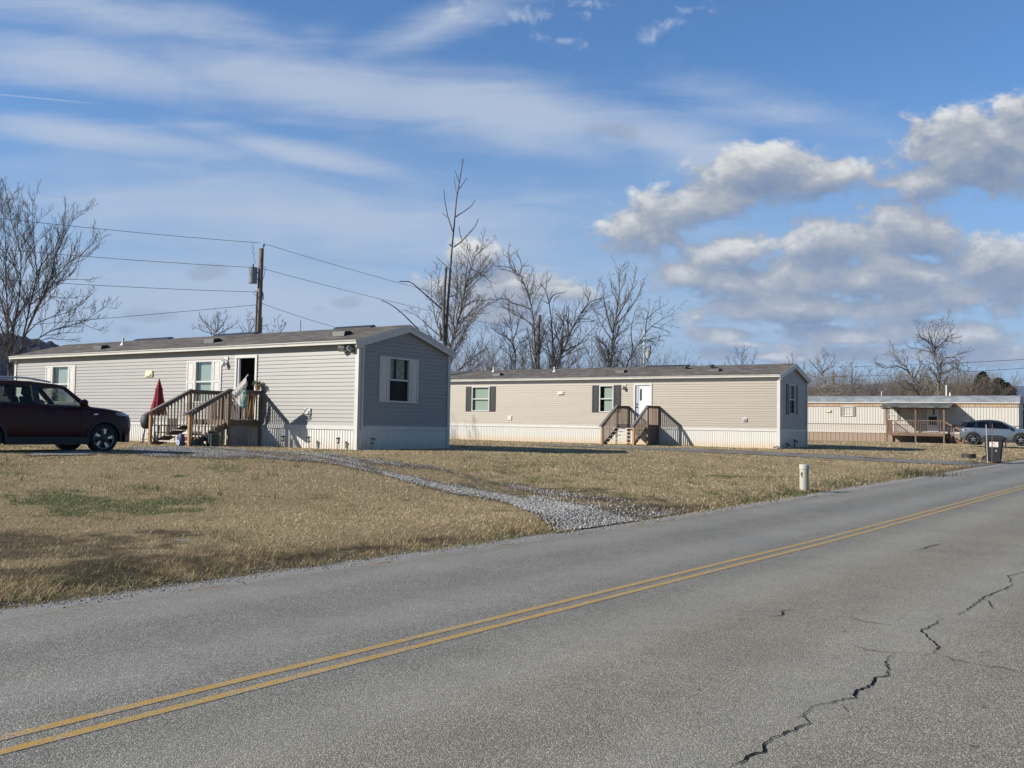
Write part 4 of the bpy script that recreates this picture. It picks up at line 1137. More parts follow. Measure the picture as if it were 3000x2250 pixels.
red = dict(seams=(.74, -.22, -1.16), wb=2.52, r=.33, hw=.885, rim=.232, crown=.03, paint=M['red_paint'], roof=M['red_paint'], clad=M['black_plastic'], bright=True,
           st=[(-1.965, .52, .96, .66), (-1.94, .42, 1.02, .76), (-1.80, .34, 1.07, .835), (-1.45, .25, 1.085, .875), (-.8, .22, 1.075, .885), (0, .22, 1.055, .885), (.6, .22, 1.045, .885), (.95, .22, 1.035, .88), (1.35, .23, 1.005, .87), (1.66, .26, .965, .85), (1.86, .30, .915, .80), (1.98, .37, .85, .72), (2.02, .44, .78, .64)],
           gh=[(.50, 1.47, 1.445, .61), (.28, 1.53, 1.495, .63), (-.25, 1.565, 1.52, .64), (-.6, 1.57, 1.525, .64), (-1.1, 1.56, 1.515, .635), (-1.55, 1.535, 1.485, .625), (-1.88, 1.49, 1.445, .61)],
           belt_w=.80, belt=lambda x: 1.055 - .025 * x if x > -1.2 else 1.085 + (-1.2 - x) * .10,
           pillars=[('A', 1.03, .88, .50, .36), ('B', -.14, -.27, -.17, -.30), ('C', -1.14, -1.28, -1.10, -1.24), ('D', -1.72, -1.95, -1.58, -1.88)],
           gl=(.48, -1.86), panes=[(.90, -.18, .40, -.20, 'car_glass'), (-.24, -1.18, -.26, -1.14, 'car_glass'), (-1.26, -1.78, -1.22, -1.62, 'privacy')],
           mirror=.70, handles=(.02, -1.0), handle_y=.86, rails=(.15, -1.75),
           lamps=[([(1.93, .68, .86), (1.68, .825, .90), (1.54, .85, .915), (1.66, .842, .86), (1.91, .73, .825)], .012, 'lamp', 'headlight'),
                  ([(1.99, .62, .76), (1.90, .765, .76), (1.89, .78, .58), (1.98, .66, .58)], .014, 'lamp', 'headlight'),
                  ([(-1.93, .60, .98), (-1.86, .76, 1.0), (-1.88, .78, .80), (-1.95, .62, .80)], .012, 'tail', 'tail_light'),
                  ([(.98, .872, .87), (1.10, .870, .885), (1.04, .872, .85)], .01, 'chrome', 'fender_badge')],
           ws=(1.02, .72, .50), rs=(-1.93, .62, -1.87), seats=[(-.10, 0), (-.95, 0)],
           bumpers=[(1.80, 2.035, .80, .24, .46), (-1.80, -1.985, .80, .30, .52)])
cx_, cy_ = -9.24, 20.95
hb = R(37.4)
fwd = (math.sin(hb), math.cos(hb)); rgt = (math.cos(hb), -math.sin(hb))
c0 = (cx_ - fwd[0] * 1.26 - rgt[0] * .78, cy_ - fwd[1] * 1.26 - rgt[1] * .78)
zc0 = float(gz(cx_, cy_)) - .03
car1 = make_car((c0[0], c0[1], zc0), math.atan2(fwd[1], fwd[0]), 'dark red compact car with silver roof rails parked at the left edge', red)

grey = dict(seams=(.80, -.36, -1.22), wb=2.68, r=.38, hw=.95, rim=.27, crown=.035, paint=M['grey_paint'], roof=M['black_paint'], clad=M['black_plastic'], bright=False,
            st=[(-2.13, .55, 1.02, .72), (-2.10, .40, 1.08, .83), (-1.92, .32, 1.13, .91), (-1.4, .27, 1.135, .945), (-.8, .26, 1.11, .95), (0, .26, 1.08, .95), (.6, .26, 1.06, .95), (1.0, .26, 1.045, .945), (1.45, .27, 1.01, .93), (1.85, .30, .95, .89), (2.08, .36, .86, .81), (2.2, .44, .76, .71), (2.23, .5, .7, .64)],
            gh=[(.28, 1.50, 1.475, .64), (-.05, 1.60, 1.555, .67), (-.5, 1.645, 1.58, .685), (-1.0, 1.62, 1.555, .68), (-1.5, 1.57, 1.505, .665), (-1.98, 1.51, 1.45, .65)],
            belt_w=.86, belt=lambda x: 1.075 - .05 * x if x > -1.3 else 1.14 + (-1.3 - x) * .16,
            pillars=[('A', 1.12, .92, .28, .14), ('B', -.30, -.42, -.34, -.46), ('C', -1.15, -1.28, -1.12, -1.25), ('D', -1.80, -2.08, -1.62, -1.96)],
            gl=(.26, -1.96), panes=[(.95, -.34, .2, -.38, 'privacy'), (-.40, -1.18, -.44, -1.15, 'privacy'), (-1.26, -1.85, -1.22, -1.66, 'privacy')],
            mirror=.78, handles=(), handle_y=.9, rails=None,
            lamps=[([(2.12, .66, .83), (1.84, .86, .885), (1.66, .90, .90), (1.84, .88, .82), (2.1, .74, .77)], .012, 'lamp', 'headlight'),
                   ([(-2.08, .62, 1.02), (-1.98, .86, 1.04), (-1.75, .93, 1.03), (-1.78, .935, .96), (-2.0, .87, .92), (-2.12, .64, .92)], .012, 'tail', 'tail_light')],
            ws=(1.08, .76, .28), rs=(-2.05, .68, -1.97), seats=[(-.2, 0), (-1.1, 0)],
            bumpers=[(2.0, 2.26, .84, .28, .48), (-1.95, -2.15, .86, .36, .56)])
hb = R(126); fwd = (math.sin(hb), math.cos(hb)); rgt = (math.cos(hb), -math.sin(hb))
q = at(2852, 1289, 59.0)
c0 = (q[0] + fwd[0] * 1.34 - rgt[0] * .82, q[1] + fwd[1] * 1.34 - rgt[1] * .82)
car2 = make_car((c0[0], c0[1], .875), math.atan2(fwd[1], fwd[0]), 'blue grey crossover car with black roof in front of the old trailer', grey)
car2.scale = (1.0, 1.0, 1.0)
mb = MB(); mb.prism([(-2.0, 1.50), (-2.22, 1.47), (-2.2, 1.44), (-1.98, 1.44)], 'y', -.6, .6); mb.build('spoiler', M['black_paint'], car2)
mb = MB(); mb.prism([(-1.35, 1.60), (-1.62, 1.64), (-1.66, 1.57)], 'y', -.02, .02); mb.build('roof_antenna', M['black_paint'], car2)

# ------------------------------------------------------------------ utility poles and wires
M['pole'] = wood_mat('utility_pole_wood', (.07, .05, .037), (.20, .15, .115))
M['pole_pale'] = pbr('pale_metal_pole', (.5, .5, .48), .5)
M['can'] = pbr('grey_transformer', (.19, .215, .235), .45, var=.08)
M['wire'] = pbr('black_wire', (.03, .03, .032), .6)
M['ceramic'] = pbr('brown_ceramic', (.08, .05, .04), .25)
P1 = at(751, 1230, 56.0)[:2]
b1 = at(751, 728, 56.0)
up1 = thing('utility_pole', (P1[0], P1[1], .7), 0, 'brown wooden utility pole with a grey transformer can behind the grey home', 'utility pole', 'utility poles')
H1p = b1[2] - .7
mb = MB(); mb.tube([(-.08, 0, -.6), (-.04, 0, H1p * .5), (.0, 0, H1p)], [.185, .165, .145], 14); mb.build('pole', M['pole'], up1, smooth=True)
tz = at(751, 805, 56)[2] - .7
mb = MB(); mb.lathe([(.0, -.55), (.25, -.55), (.255, -.5), (.255, .36), (.275, .37), (.275, .41), (.12, .46), (0, .47)], 18, Matrix.Translation((-.43, -.14, tz)))
can = mb.build('transformer', M['can'], up1, smooth=False)
mb = MB(); mb.lathe([(.05, .38), (.03, .42), (.06, .47), (.03, .52), (.055, .57), (.02, .64)], 12, Matrix.Translation((-.43, -.14, tz))); mb.box(-.25, -.05, tz + .1, -.1, .02, tz + .16); mb.box(-.25, -.05, tz - .3, -.1, .02, tz - .24)
for zz in (.2, -.1): mb.tube([(-.46, -.3, tz + zz), (-.52, -.36, tz + zz - .06), (-.42, -.34, tz + zz - .1)], .03, 6)
mb.build('bushing', M['ceramic'], can)
mb = MB(); mb.tube([(.04, 0, H1p - .1), (.13, -.02, H1p + .1), (.16, -.02, H1p + .26)], .025, 8)
for k in range(3): mb.lathe([(.02, -.02), (.085, 0), (.02, .03)], 12, Matrix.Translation((.15, -.02, H1p + .12 + .06 * k)))
mb.build('insulator', M['ceramic'], up1)
rz = at(741, 855, 56)[2] - .7
pts = [(-.02, -.16, tz - .2), (.1, -.17, rz + .1), (.2, -.1, rz - .05), (.25, -.05, rz - .4), (.2, -.08, rz - .5), (.17, -.08, rz - .05)]
mb = MB(); mb.tube(pts, .02, 6); mb.tube([(.16, -.1, tz + .55), (.3, -.05, tz + .45), (.22, -.08, tz - .1), (.15, -.1, tz - .35)], .013, 6)
mb.tube([(-.12, -.1, rz + .05), (-.3, -.05, rz + .05), (-.42, 0, rz - .08), (-.3, 0, rz - .2), (-.18, -.05, rz - .12)], .014, 6)
mb.tube([(-.15, -.1, rz), (-.17, -.1, rz - 3), (-.2, -.08, 0)], .055, 8); mb.tube([(.17, -.08, rz - 1.6), (.15, -.08, rz - 3.5), (.12, -.06, 0)], .05, 8)
mb.build('conduit', M['dark_metal'], up1)
coil = []
zt_ = H1p + .30; zb_ = tz + .66
for i in range(26):
    k = i / 25; coil.append((-.52 + .2 * k * k + .06 * math.sin(k * 26) * math.sin(math.pi * k), -.05, zt_ + (zb_ - zt_) * k))
mb = MB(); mb.tube(coil, .013, 6); mb.build('jumper_wire', M['wire'], up1)

P2 = at(1885, 1250, 108.0)[:2]; t2 = at(1885, 967, 108.0)[2]
up2 = thing('utility_pole', (P2[0], P2[1], .8), 0, 'pale slim utility pole with a small white transformer behind the beige home', 'utility pole', 'utility poles')
mb = MB(); mb.tube([(0, 0, -.5), (0, 0, t2 - .8)], [.15, .12], 12); mb.build('pole', M['pole_pale'], up2, smooth=True)
mb = MB(); mb.lathe([(0, -.45), (.24, -.45), (.24, .4), (.1, .48), (0, .5)], 14, Matrix.Translation((.45, -.1, t2 - 3.6))); mb.box(.1, -.12, t2 - 3.7, .3, -.06, t2 - 3.6)
c2_ = mb.build('transformer', M['pvc'], up2)
mb = MB(); mb.tube([(.7, -.1, t2 - 2.6), (.72, -.1, t2 - 3.4), (.6, -.1, t2 - 3.9)], .06, 8); mb.build('cutout', M['dark_metal'], c2_)
P3 = at(2441, 1250, 165.0)[:2]; t3 = at(2441, 1088, 165.0)[2]
up3 = thing('utility_pole', (P3[0], P3[1], 1.0), 0, 'brown utility pole far behind the roof of the old trailer', 'utility pole', 'utility poles')
mb = MB(); mb.tube([(0, 0, -.5), (0, 0, t3 - 1)], [.24, .19], 10); mb.build('pole', M['pole'], up3)
mb = MB()
for k in range(4): mb.lathe([(.08, 0), (.11, .12), (.04, .3)], 8, Matrix.Translation((.6 + .5 * k, 0, t3 - 1.9)))
mb.box(.0, -.06, t3 - 2.0, 2.4, .06, t3 - 1.88); mb.build('crossarm', M['pole'], up3)


def wire(a, b, sag, r, label):
    a = Vector(a); b = Vector(b); pts = []
    for i in range(25):
        k = i / 24; p = a.lerp(b, k); p.z -= sag * 4 * k * (1 - k); pts.append(tuple(p))
    mb = MB(); mb.tube(pts, r, 6); o = mb.build('power_line', M['wire'], smooth=True)
    return tag(o, label, 'power line', 'overhead wires')
A0 = lambda x, y, Y: at(x, y, Y)
pole_at = lambda py, dx=0: (P1[0] + dx, P1[1] - .05, at(751, py, 56.0)[2])
far2 = lambda dz: (P2[0], P2[1], t2 - dz)
L_ = [(712, 560, .2, 'topmost wire running left from the tall wooden pole into the tree'), (785, 665, .2, 'second wire running left from the tall wooden pole, beside the transformer'),
      (856, 768, .2, 'third wire running left from the tall wooden pole, below the transformer'), (893, 1010, .05, 'lowest wire dipping left from the tall wooden pole')]
for (py, ey, sg, lab) in L_:
    wire(pole_at(py, -.1), at(-640, ey, 46.0), sg, .013, lab)
wire(pole_at(714, .16), far2(.0), .9, .014, 'topmost wire running right from the tall wooden pole to the bare trees')
wire(pole_at(787, .12), far2(1.9), .75, .014, 'second wire running right from the tall wooden pole to the bare trees')
wire(pole_at(889, .14), at(1080, 984, 66.0), .12, .014, 'short service wire dropping from the tall wooden pole behind the roof')
wire((P3[0] + .6, P3[1], at(2441, 1075, 165)[2]), at(3300, 1034, 95), .25, .03, 'upper wire crossing the sky above the old trailer')
wire((P3[0] + 1.2, P3[1], at(2441, 1102, 165)[2]), at(3300, 1056, 95), .35, .03, 'lower wire crossing behind the bare tree above the old trailer')

# ------------------------------------------------------------------ things around the grey home
M['umbrella'] = pbr('red_canvas', (.22, .010, .018), .85, var=.2, vscale=9)
M['umb2'] = pbr('dark_red_canvas', (.16, .010, .016), .85, var=.2, vscale=9)
M['navy'] = pbr('navy_plastic', (.02, .03, .10), .5)
M['teal'] = pbr('dark_green_plastic', (.03, .06, .055), .5)
HL = lambda a, D, z: hloc(1, a, D, z)
def thing1(name, a, D, z, label, cat, group=None, rot=0.0):
    return thing(name, HL(a, D, z), house_rz(HOMES[1][2]) + rot, label, cat, group)

pu = thing1('patio_umbrella', 8.05, 1.45, .70, 'closed red patio umbrella behind the step railing', 'umbrella')
mb = MB(); mb.tube([(0, 0, .0), (0, 0, 2.28)], .022, 8); mb.lathe([(0, .0), (.25, .0), (.25, .05), (.05, .1), (.04, .35), (0, .35)], 18); mb.build('pole', M['dark_metal'], pu)
prof = [(2.27, .03), (2.16, .06), (2.0, .105), (1.96, .13), (1.9, .115), (1.6, .155), (1.3, .215), (1.08, .255)]
vs = []; n_ = 32
for (z, r_) in prof:
    for k in range(n_):
        q = 2 * math.pi * k / n_; f_ = 1 + .20 * math.cos(8 * q) * min(1, (2.3 - z)); dz = -.07 * (z < 1.2) * math.cos(8 * q) - .03 * (1.94 < z < 1.98) * math.cos(8 * q)
        vs.append((r_ * f_ * math.cos(q), r_ * f_ * math.sin(q), z + dz))
fs = [(i * n_ + k, i * n_ + (k + 1) % n_, (i + 1) * n_ + (k + 1) % n_, (i + 1) * n_ + k) for i in range(len(prof) - 1) for k in range(n_)]
mb = MB(); mb.add(vs, fs); cn = mb.build('canopy', M['umbrella'], pu, smooth=True)
mb = MB(); mb.lathe([(.0, 2.33), (.02, 2.32), (.03, 2.29), (.0, 2.26)], 10); mb.build('finial', M['dark_metal'], cn)

gr = thing1('kettle_grill', 7.25, 2.45, .72, 'black covered kettle grill on legs beside the porch steps', 'grill')
mb = MB(); mb.lathe([(0, .55), (.12, .56), (.19, .64), (.21, .76), (.205, .80)], 20); mb.build('bowl', M['dark_metal'], gr, smooth=True)
mb = MB(); mb.lathe([(.215, .79), (.21, .84), (.19, .96), (.11, 1.06), (0, 1.09)], 20); mb.box(-.05, -.02, 1.08, .05, .02, 1.13); mb.build('lid', pbr('grill_cover', (.035, .033, .04), .6, var=.4, vscale=9, bump=.4, bscale=9), gr, smooth=True)
for q in (0, 120, 240):
    mb = MB(); mb.tube([(.1 * math.cos(R(q)), .1 * math.sin(R(q)), .6), (.28 * math.cos(R(q)), .28 * math.sin(R(q)), -.04)], .014, 6); mb.build('leg', M['dark_metal'], gr)
mb = MB(); mb.box(.2, -.2, .78, .62, .2, .80); mb.build('side_shelf', M['dark_metal'], gr)
mb = MB(); mb.lathe([(.0, .20), (.17, .20), (.17, .215), (0, .215)], 16); mb.build('rack', M['dark_metal'], gr)

cl = thing1('cooler', 6.95, 1.05, .70, 'dark red ice chest with pale lid behind the left step railing', 'cooler')
mb = MB(); mb.prism([(-.30, 0), (.30, 0), (.33, .40), (-.33, .40)], 'y', -.2, .2); mb.build('body', pbr('maroon_plastic', (.12, .012, .02), .5), cl, bevel=.02)
mb = MB(); mb.box(-.34, -.22, .40, .34, .22, .47); mb.build('lid', M['white_trim'], cl, bevel=.015)
mb = MB(); mb.tube([(-.34, 0, .38), (-.40, 0, .30), (-.40, 0, .42), (-.3, 0, .5)], .012, 6); mb.build('handle', M['dark_metal'], cl)
ch = thing1('patio_chair', 8.3, .95, .70, 'dark metal patio chair under the closed red umbrella', 'chair')
mb = MB(); mb.box(-.25, -.25, .42, .25, .25, .46); mb.build('seat', M['dark_metal'], ch)
mb = MB(); mb.prism([(-.25, .44), (-.25, .95), (.25, .95), (.25, .44)], 'y', -.29, -.26); mb.build('backrest', M['dark_metal'], ch)
for sx in (-.23, .23):
    for sy in (-.23, .23): mb = MB(); mb.tube([(sx, sy, -.02), (sx, sy, .44)], .016, 6); mb.build('leg', M['dark_metal'], ch)
tb = thing1('patio_table', 7.6, 1.35, .70, 'round dark patio table with pole hole beside the step railing', 'table')
mb = MB(); mb.lathe([(.0, .68), (.42, .68), (.43, .70), (.42, .72), (0, .72)], 24); mb.build('tabletop', M['dark_metal'], tb)
for q in (45, 135, 225, 315): mb = MB(); mb.tube([(.34 * math.cos(R(q)), .34 * math.sin(R(q)), -.02), (.3 * math.cos(R(q)), .3 * math.sin(R(q)), .69)], .018, 6); mb.build('leg', M['dark_metal'], tb)

bag = thing1('plastic_bag', 4.72, 2.99, .73, 'navy blue bag with pale round print against the step post', 'bag')
vs = []; fs = []
rng = random.Random(4)
mb = MB(); mb.lathe([(.0, 0), (.12, .0), (.15, .08), (.14, .26), (.11, .40), (.09, .42)], 14, Matrix.Diagonal((1, .7, 1, 1)))
mb.v = [(p[0] + rng.uniform(-.012, .012), p[1] + rng.uniform(-.012, .012), p[2]) for p in mb.v]; bgo = mb.build('bag_body', M['navy'], bag, smooth=True)
mb = MB(); mb.lathe([(.045, .0), (.085, .0), (.085, .006), (.045, .006)], 20, Matrix.Translation((0.0, .108, .15)) @ Matrix.Rotation(R(-90), 4, 'X')); mb.box(-.02, .104, .13, .02, .112, .18); mb.build('print', pbr('pale_blue_print', (.45, .5, .68), .6), bag)

tote = thing1('storage_tote', 4.25, 2.15, .72, 'dark green tub standing beside the stair stringer', 'tub')
mb = MB(); mb.prism([(-.13, 0), (.13, 0), (.17, .42), (-.17, .42)], 'y', -.14, .14); mb.build('body', M['teal'], tote, bevel=.02)
mb = MB(); mb.box(-.185, -.16, .40, .185, .16, .44); mb.build('rim', M['teal'], tote, bevel=.01)
sk = thing1('trash_bag', 4.35, 2.62, .72, 'black rubbish bag slumped beside the stair foot', 'bag')
mb = MB(); mb.lathe([(0, 0), (.2, 0), (.26, .06), (.2, .15), (.07, .2), (.05, .25), (0, .26)], 16); rng = random.Random(9)
mb.v = [(p[0] * (1 + rng.uniform(-.15, .15)), p[1] * (1 + rng.uniform(-.15, .15)), p[2] * (1 + rng.uniform(-.12, .12))) for p in mb.v]; mb.build('sack', pbr('black_plastic_film', (.012, .014, .015), .3), sk, smooth=True)
bk = thing1('bucket', 5.2, 1.15, .70, 'off white bucket stored beneath the porch deck', 'bucket')
mb = MB(); mb.lathe([(0, 0), (.13, 0), (.155, .36), (.165, .36), (.165, .39), (.15, .39), (.125, .02), (0, .02)], 18); mb.build('pail', pbr('off_white_plastic', (.6, .58, .52), .5), bk)
mb = MB(); mb.tube([(.16 * math.cos(q), .16 * math.sin(q) * .3 - .16, .36 - .12 * math.sin(q)) for q in np.linspace(0, math.pi, 11)], .006, 6); mb.build('handle', M['dark_metal'], bk)

# flag on a slanted staff, held by the outer deck post
fg = thing1('garden_flag', 4.40, 1.40, 2.42, 'white flag with black script and teal leaves on a slanted staff', 'flag')
tip = Vector((-.98, .10, .66))
mb = MB(); mb.tube([(0, 0, 0), tuple(tip)], .013, 8); mb.lathe([(0, -.03), (.03, 0), (0, .035)], 10, Matrix.Translation(tip)); mb.build('staff', M['pvc'], fg)
mb = MB(); mb.tube([(.04, -.02, -.05), (-.03, .01, .03)], .03, 8); mb.build('bracket', M['grey_metal'], fg)
nu, nv = 26, 30; vs = []; cols = []
a_ = tip * .10; b_ = tip * .93; Lf = 1.06
perp = Vector((.66, 0, .72)).normalized() * -1
for j in range(nv + 1):
    for i in range(nu + 1):
        u = i / nu; v = j / nv
        top = a_.lerp(b_, u)
        # cloth slides towards straight-down below the staff's tip; the low corner swings in
        d0 = Vector((.18 - .62 * v, 0, -1.0)) if False else None
        sl0 = Vector((-.50, .03, -.52)).normalized(); sl1 = Vector((-.02, .03, -1)).normalized()
        dr_ = sl0.lerp(sl1, u ** .7).normalized()
        p = top + dr_ * (Lf * v * (.42 + .58 * u))
        p += Vector((0, 1, 0)) * (.05 * v * math.sin(u * 17 + v * 2.2)) + Vector((.03 * v * math.sin(u * 13), 0, 0))
        vs.append(tuple(p))
        lf = u * .75 + .35 * v + .12 * math.sin(u * 31 + v * 17)
        if u > .66 and v > .30 and vnoise(np.array([u * 22.]), np.array([v * 16.]), 3)[0] > .36: cols.append((.06, .17, .19))
        elif u > .6 and v > .55 and vnoise(np.array([u * 16.]), np.array([v * 13.]), 8)[0] > .45: cols.append((.13, .30, .28))
        else: cols.append((.60, .57, .53))
fs = np.array([(j * (nu + 1) + i, j * (nu + 1) + i + 1, (j + 1) * (nu + 1) + i + 1, (j + 1) * (nu + 1) + i) for j in range(nv) for i in range(nu)])
fl = np_mesh('cloth', np.array(vs), fs, attr_mat('flag_cloth', 'col', .9, .3), fg, np.array(cols), smooth=True)
ux = (b_ - a_).normalized()                                 # lettering runs up the staff, on both faces
nr = Vector((0, 1, 0)); uy = nr.cross(ux).normalized()
if uy.z < 0: uy = -uy
ctr = a_.lerp(b_, .44) - uy * .20 + Vector((-.03, 0, 0))
for sgn in (1, -1):
    xx = ux * (1 if sgn > 0 else -1)
    Rm = Matrix((( -ux.x, uy.x, nr.x, 0), (-ux.y, uy.y, nr.y, 0), (-ux.z, uy.z, nr.z, 0), (0, 0, 0, 1))) if False else None
rx = ux if (ux.cross(uy)).dot(nr) > 0 else -ux
Rm = Matrix(((rx.x, uy.x, nr.x, 0), (rx.y, uy.y, nr.y, 0), (rx.z, uy.z, nr.z, 0), (0, 0, 0, 1)))
text_mesh('lettering', 'Welcome', .25, M['dark_metal'], fg, Matrix.Translation(ctr + nr * .055) @ Rm, .002, bold=True, shear=.35)

pt = thing1('potted_plant', 4.44, .18, 2.655, 'small potted plant with drooping leaves on the porch railing', 'plant')
mb = MB(); mb.lathe([(0, 0), (.07, 0), (.095, .14), (.105, .14), (.105, .165), (.085, .165), (.08, .13), (0, .13)], 16); mb.build('pot', pbr('terracotta', (.42, .20, .09), .8), pt)
rng = random.Random(5); vs = []; fs = []
for i in range(46):
    az = rng.uniform(0, 6.28); ln = rng.uniform(.10, .2); z0 = .15 + rng.uniform(0, .12); d = Vector((math.cos(az), math.sin(az), 0)); s_ = Vector((-d.y, d.x, 0)) * .022
    p0 = Vector((0, 0, z0)) + d * .03; p1 = p0 + d * ln * .6 + Vector((0, 0, .06)); p2 = p0 + d * ln + Vector((0, 0, -.06 * rng.random()))
    o_ = len(vs); vs += [tuple(p0), tuple(p1 + s_), tuple(p2), tuple(p1 - s_)]; fs.append((o_, o_ + 1, o_ + 2, o_ + 3))
np_mesh('leaves', np.array(vs), np.array(fs), pbr('plant_leaf', (.09, .14, .05), .6, var=.4), pt)
sg = thing1('porch_sign', 4.60, .30, 1.635, 'tall orange wooden plank sign leaning inside the porch railing', 'sign')
mb = MB(); mb.prism([(-.10, 0), (.10, 0), (.10, .86), (.0, .92), (-.10, .86)], 'x', -.0, .02); mb.v = [(p[0] - .12 * (p[2] / .9), p[1], p[2]) for p in mb.v]; mb.build('plank', pbr('orange_stained_plank', (.48, .25, .05), .6, var=.15, vscale=9, stretch=(9, 9, 1)), sg)
bd = thing1('wooden_board', 4.60, .56, 1.635, 'pale drilled wooden board leaning inside the porch railing', 'board')
mb = MB(); mb.box(0, -.07, 0, .02, .07, .88); mb.v = [(p[0] - .12 * (p[2] / .9), p[1], p[2]) for p in mb.v]; mb.build('board_face', pbr('pale_pine', (.58, .50, .36), .7, var=.1), bd)
mb = MB()
for zz in (.2, .45, .72): mb.lathe([(0, 0), (.014, 0), (.014, .006), (0, .006)], 10, Matrix.Translation((-.003 - .12 * zz / .9, .0, zz)) @ Matrix.Rotation(R(-90), 4, 'Y'))
mb.build('bolt_hole', M['dark_metal'], bd)

# solar path lights
def solar(loc, rz, tilt, label):
    t = thing('solar_light', loc, rz, label, 'path light', 'solar path lights along the skirting', rot=(R(tilt[0]), R(tilt[1]), rz))
    mb = MB(); mb.tube([(0, 0, -.12), (0, 0, .20)], .010, 6); mb.build('stake', M['dark_metal'], t)
    mb = MB(); mb.lathe([(0, .19), (.03, .19), (.06, .225), (.05, .23), (0, .23)], 12); mb.lathe([(.0, .36), (.075, .345), (.08, .355), (.05, .385), (0, .39)], 14)
    for q in range(4): mb.tube([(.045 * math.cos(q * 1.571), .045 * math.sin(q * 1.571), .22), (.05 * math.cos(q * 1.571), .05 * math.sin(q * 1.571), .35)], .006, 4)
    mb.build('lantern_frame', M['dark_metal'], t)
    mb = MB(); mb.lathe([(.034, .23), (.038, .345)], 12); mb.build('lantern_lens', pbr('frosted_lens', (.62, .60, .52), .3), t)
    return t
for (px, py, tilt, lab) in ((437, 1305, (0, 0), 'solar light in front of the kettle grill'), (679, 1311, (0, 0), 'solar light beside the grey panel under the porch deck'),
                            (827, 1311, (0, 3), 'solar light within the shadow of the porch railing'), (907, 1315, (0, -7), 'tilted solar light on the sunlit skirting, nearer the flag shadow'),
                            (990, 1318, (0, 0), 'upright solar light on the sunlit skirting nearest the house corner'), (1087, 1317, (0, 9), 'solar light before the shaded gable end of the grey home')):
    x, y, z = ground_at(px, py); k = min(1.0, 0.985)
    # stand just in front of the skirting
    x0, y0, b = HOMES[1]; d1, d2 = dirs(b)
    d = ray(px, py); 
    if px < 1040:
        n = np.array(d2); p0_ = np.array([x0, y0]) - .22 * n if px > 500 else np.array([x0, y0]) - 2.9 * n
        tt = (p0_ @ n) / (d[:2] @ n)
    else:
        n = np.array([-d1[0], -d1[1]]); p0_ = np.array([x0, y0]) + .22 * n; tt = (p0_ @ n) / (d[:2] @ n)
    X, Y = float(d[0] * tt), float(d[1] * tt)
    solar((X, Y, float(gz(X, Y))), 0, tilt, lab)

# ------------------------------------------------------------------ verge: white stand pipe, wheelie bin, stakes, fire ring
x, y, z = ground_at(2356, 1436)
pp = thing('stand_pipe', (x, y, z), 0, 'pale cream capped stand pipe on the lawn beside the road', 'pipe')
pr_ = .118; ph = 75 * y / FPX
mb = MB(); mb.tube([(0, 0, -.2), (0, 0, ph - .09)], pr_ * .93, 24); mb.build('pipe', pbr('cream_pvc', (.42, .41, .335), .5, var=.06, dirt=((.25, .22, .15), 6, .4)), pp, smooth=False)
mb = MB(); mb.lathe([(pr_ * .93, ph - .12), (pr_ * 1.02, ph - .11), (pr_ * 1.03, ph - .012), (pr_ * .97, ph), (0, ph + .004)], 24); mb.build('cap', pbr('grey_white_pvc', (.46, .475, .43), .45), pp)
mb = MB()
for k in range(3): mb.box(-.105 + .012 * k, -.075 - .006 * k, ph * .55 + .05 * math.sin(k * 2), -.095 + .012 * k, -.068 - .006 * k, ph * .55 + .09)
mb.build('marking', M['dark_metal'], pp)

bx_, by_, bz_ = at(2912, 1342.5, 40.6)
bz_ = float(gz(bx_, by_)) - .01
M['bin'] = pbr('charcoal_bin_plastic', (.020, .022, .025), .5, var=.12, vscale=4, bump=.1, bscale=60)
wb_ = thing('trash_bin', (bx_, by_, bz_), R(-28), 'tall charcoal wheeled trash bin with a white notice sticker', 'trash bin')
H_ = 1.06; bt, bb = .37, .285; dt, db = .33, .26
def ring(z, hx, hy, c=.06): return [(-hx + c, -hy, z), (hx - c, -hy, z), (hx, -hy + c, z), (hx, hy - c, z), (hx - c, hy, z), (-hx + c, hy, z), (-hx, hy - c, z), (-hx, -hy + c, z)]
vs, fs = loft([ring(.03, bb, db), ring(.3, bb + .025, db + .02), ring(.62, bb + .055, db + .045), ring(.63, bb + .07, db + .055), ring(H_ - .1, bt, dt), ring(H_ - .08, bt + .035, dt + .03), ring(H_, bt + .035, dt + .03)])
mb = MB(); mb.add(vs, fs); mb.build('body', M['bin'], wb_)
vs, fs = loft([ring(H_ + .002, bt + .06, dt + .05), ring(H_ + .05, bt + .055, dt + .045), ring(H_ + .11, bt - .05, dt - .03), ring(H_ + .13, bt - .2, dt - .18)])
mb = MB(); mb.add(vs, fs); mb.box(bt + .05, -.2, H_ - .06, bt + .13, .2, H_ + .03); mb.build('lid', M['bin'], wb_)
mb = MB(); mb.tube([(-bt - .03, -.26, H_ - .03), (-bt - .14, -.26, H_ + .01), (-bt - .14, .26, H_ + .01), (-bt - .03, .26, H_ - .03)], .024, 8); mb.build('handle', M['bin'], wb_)
mb = MB(); mb.tube([(bt + .0, -.28, H_ - .05), (bt + .09, -.27, H_ - .2), (bt + .07, -.26, .62)], .03, 6); mb.build('rib', M['bin'], wb_)
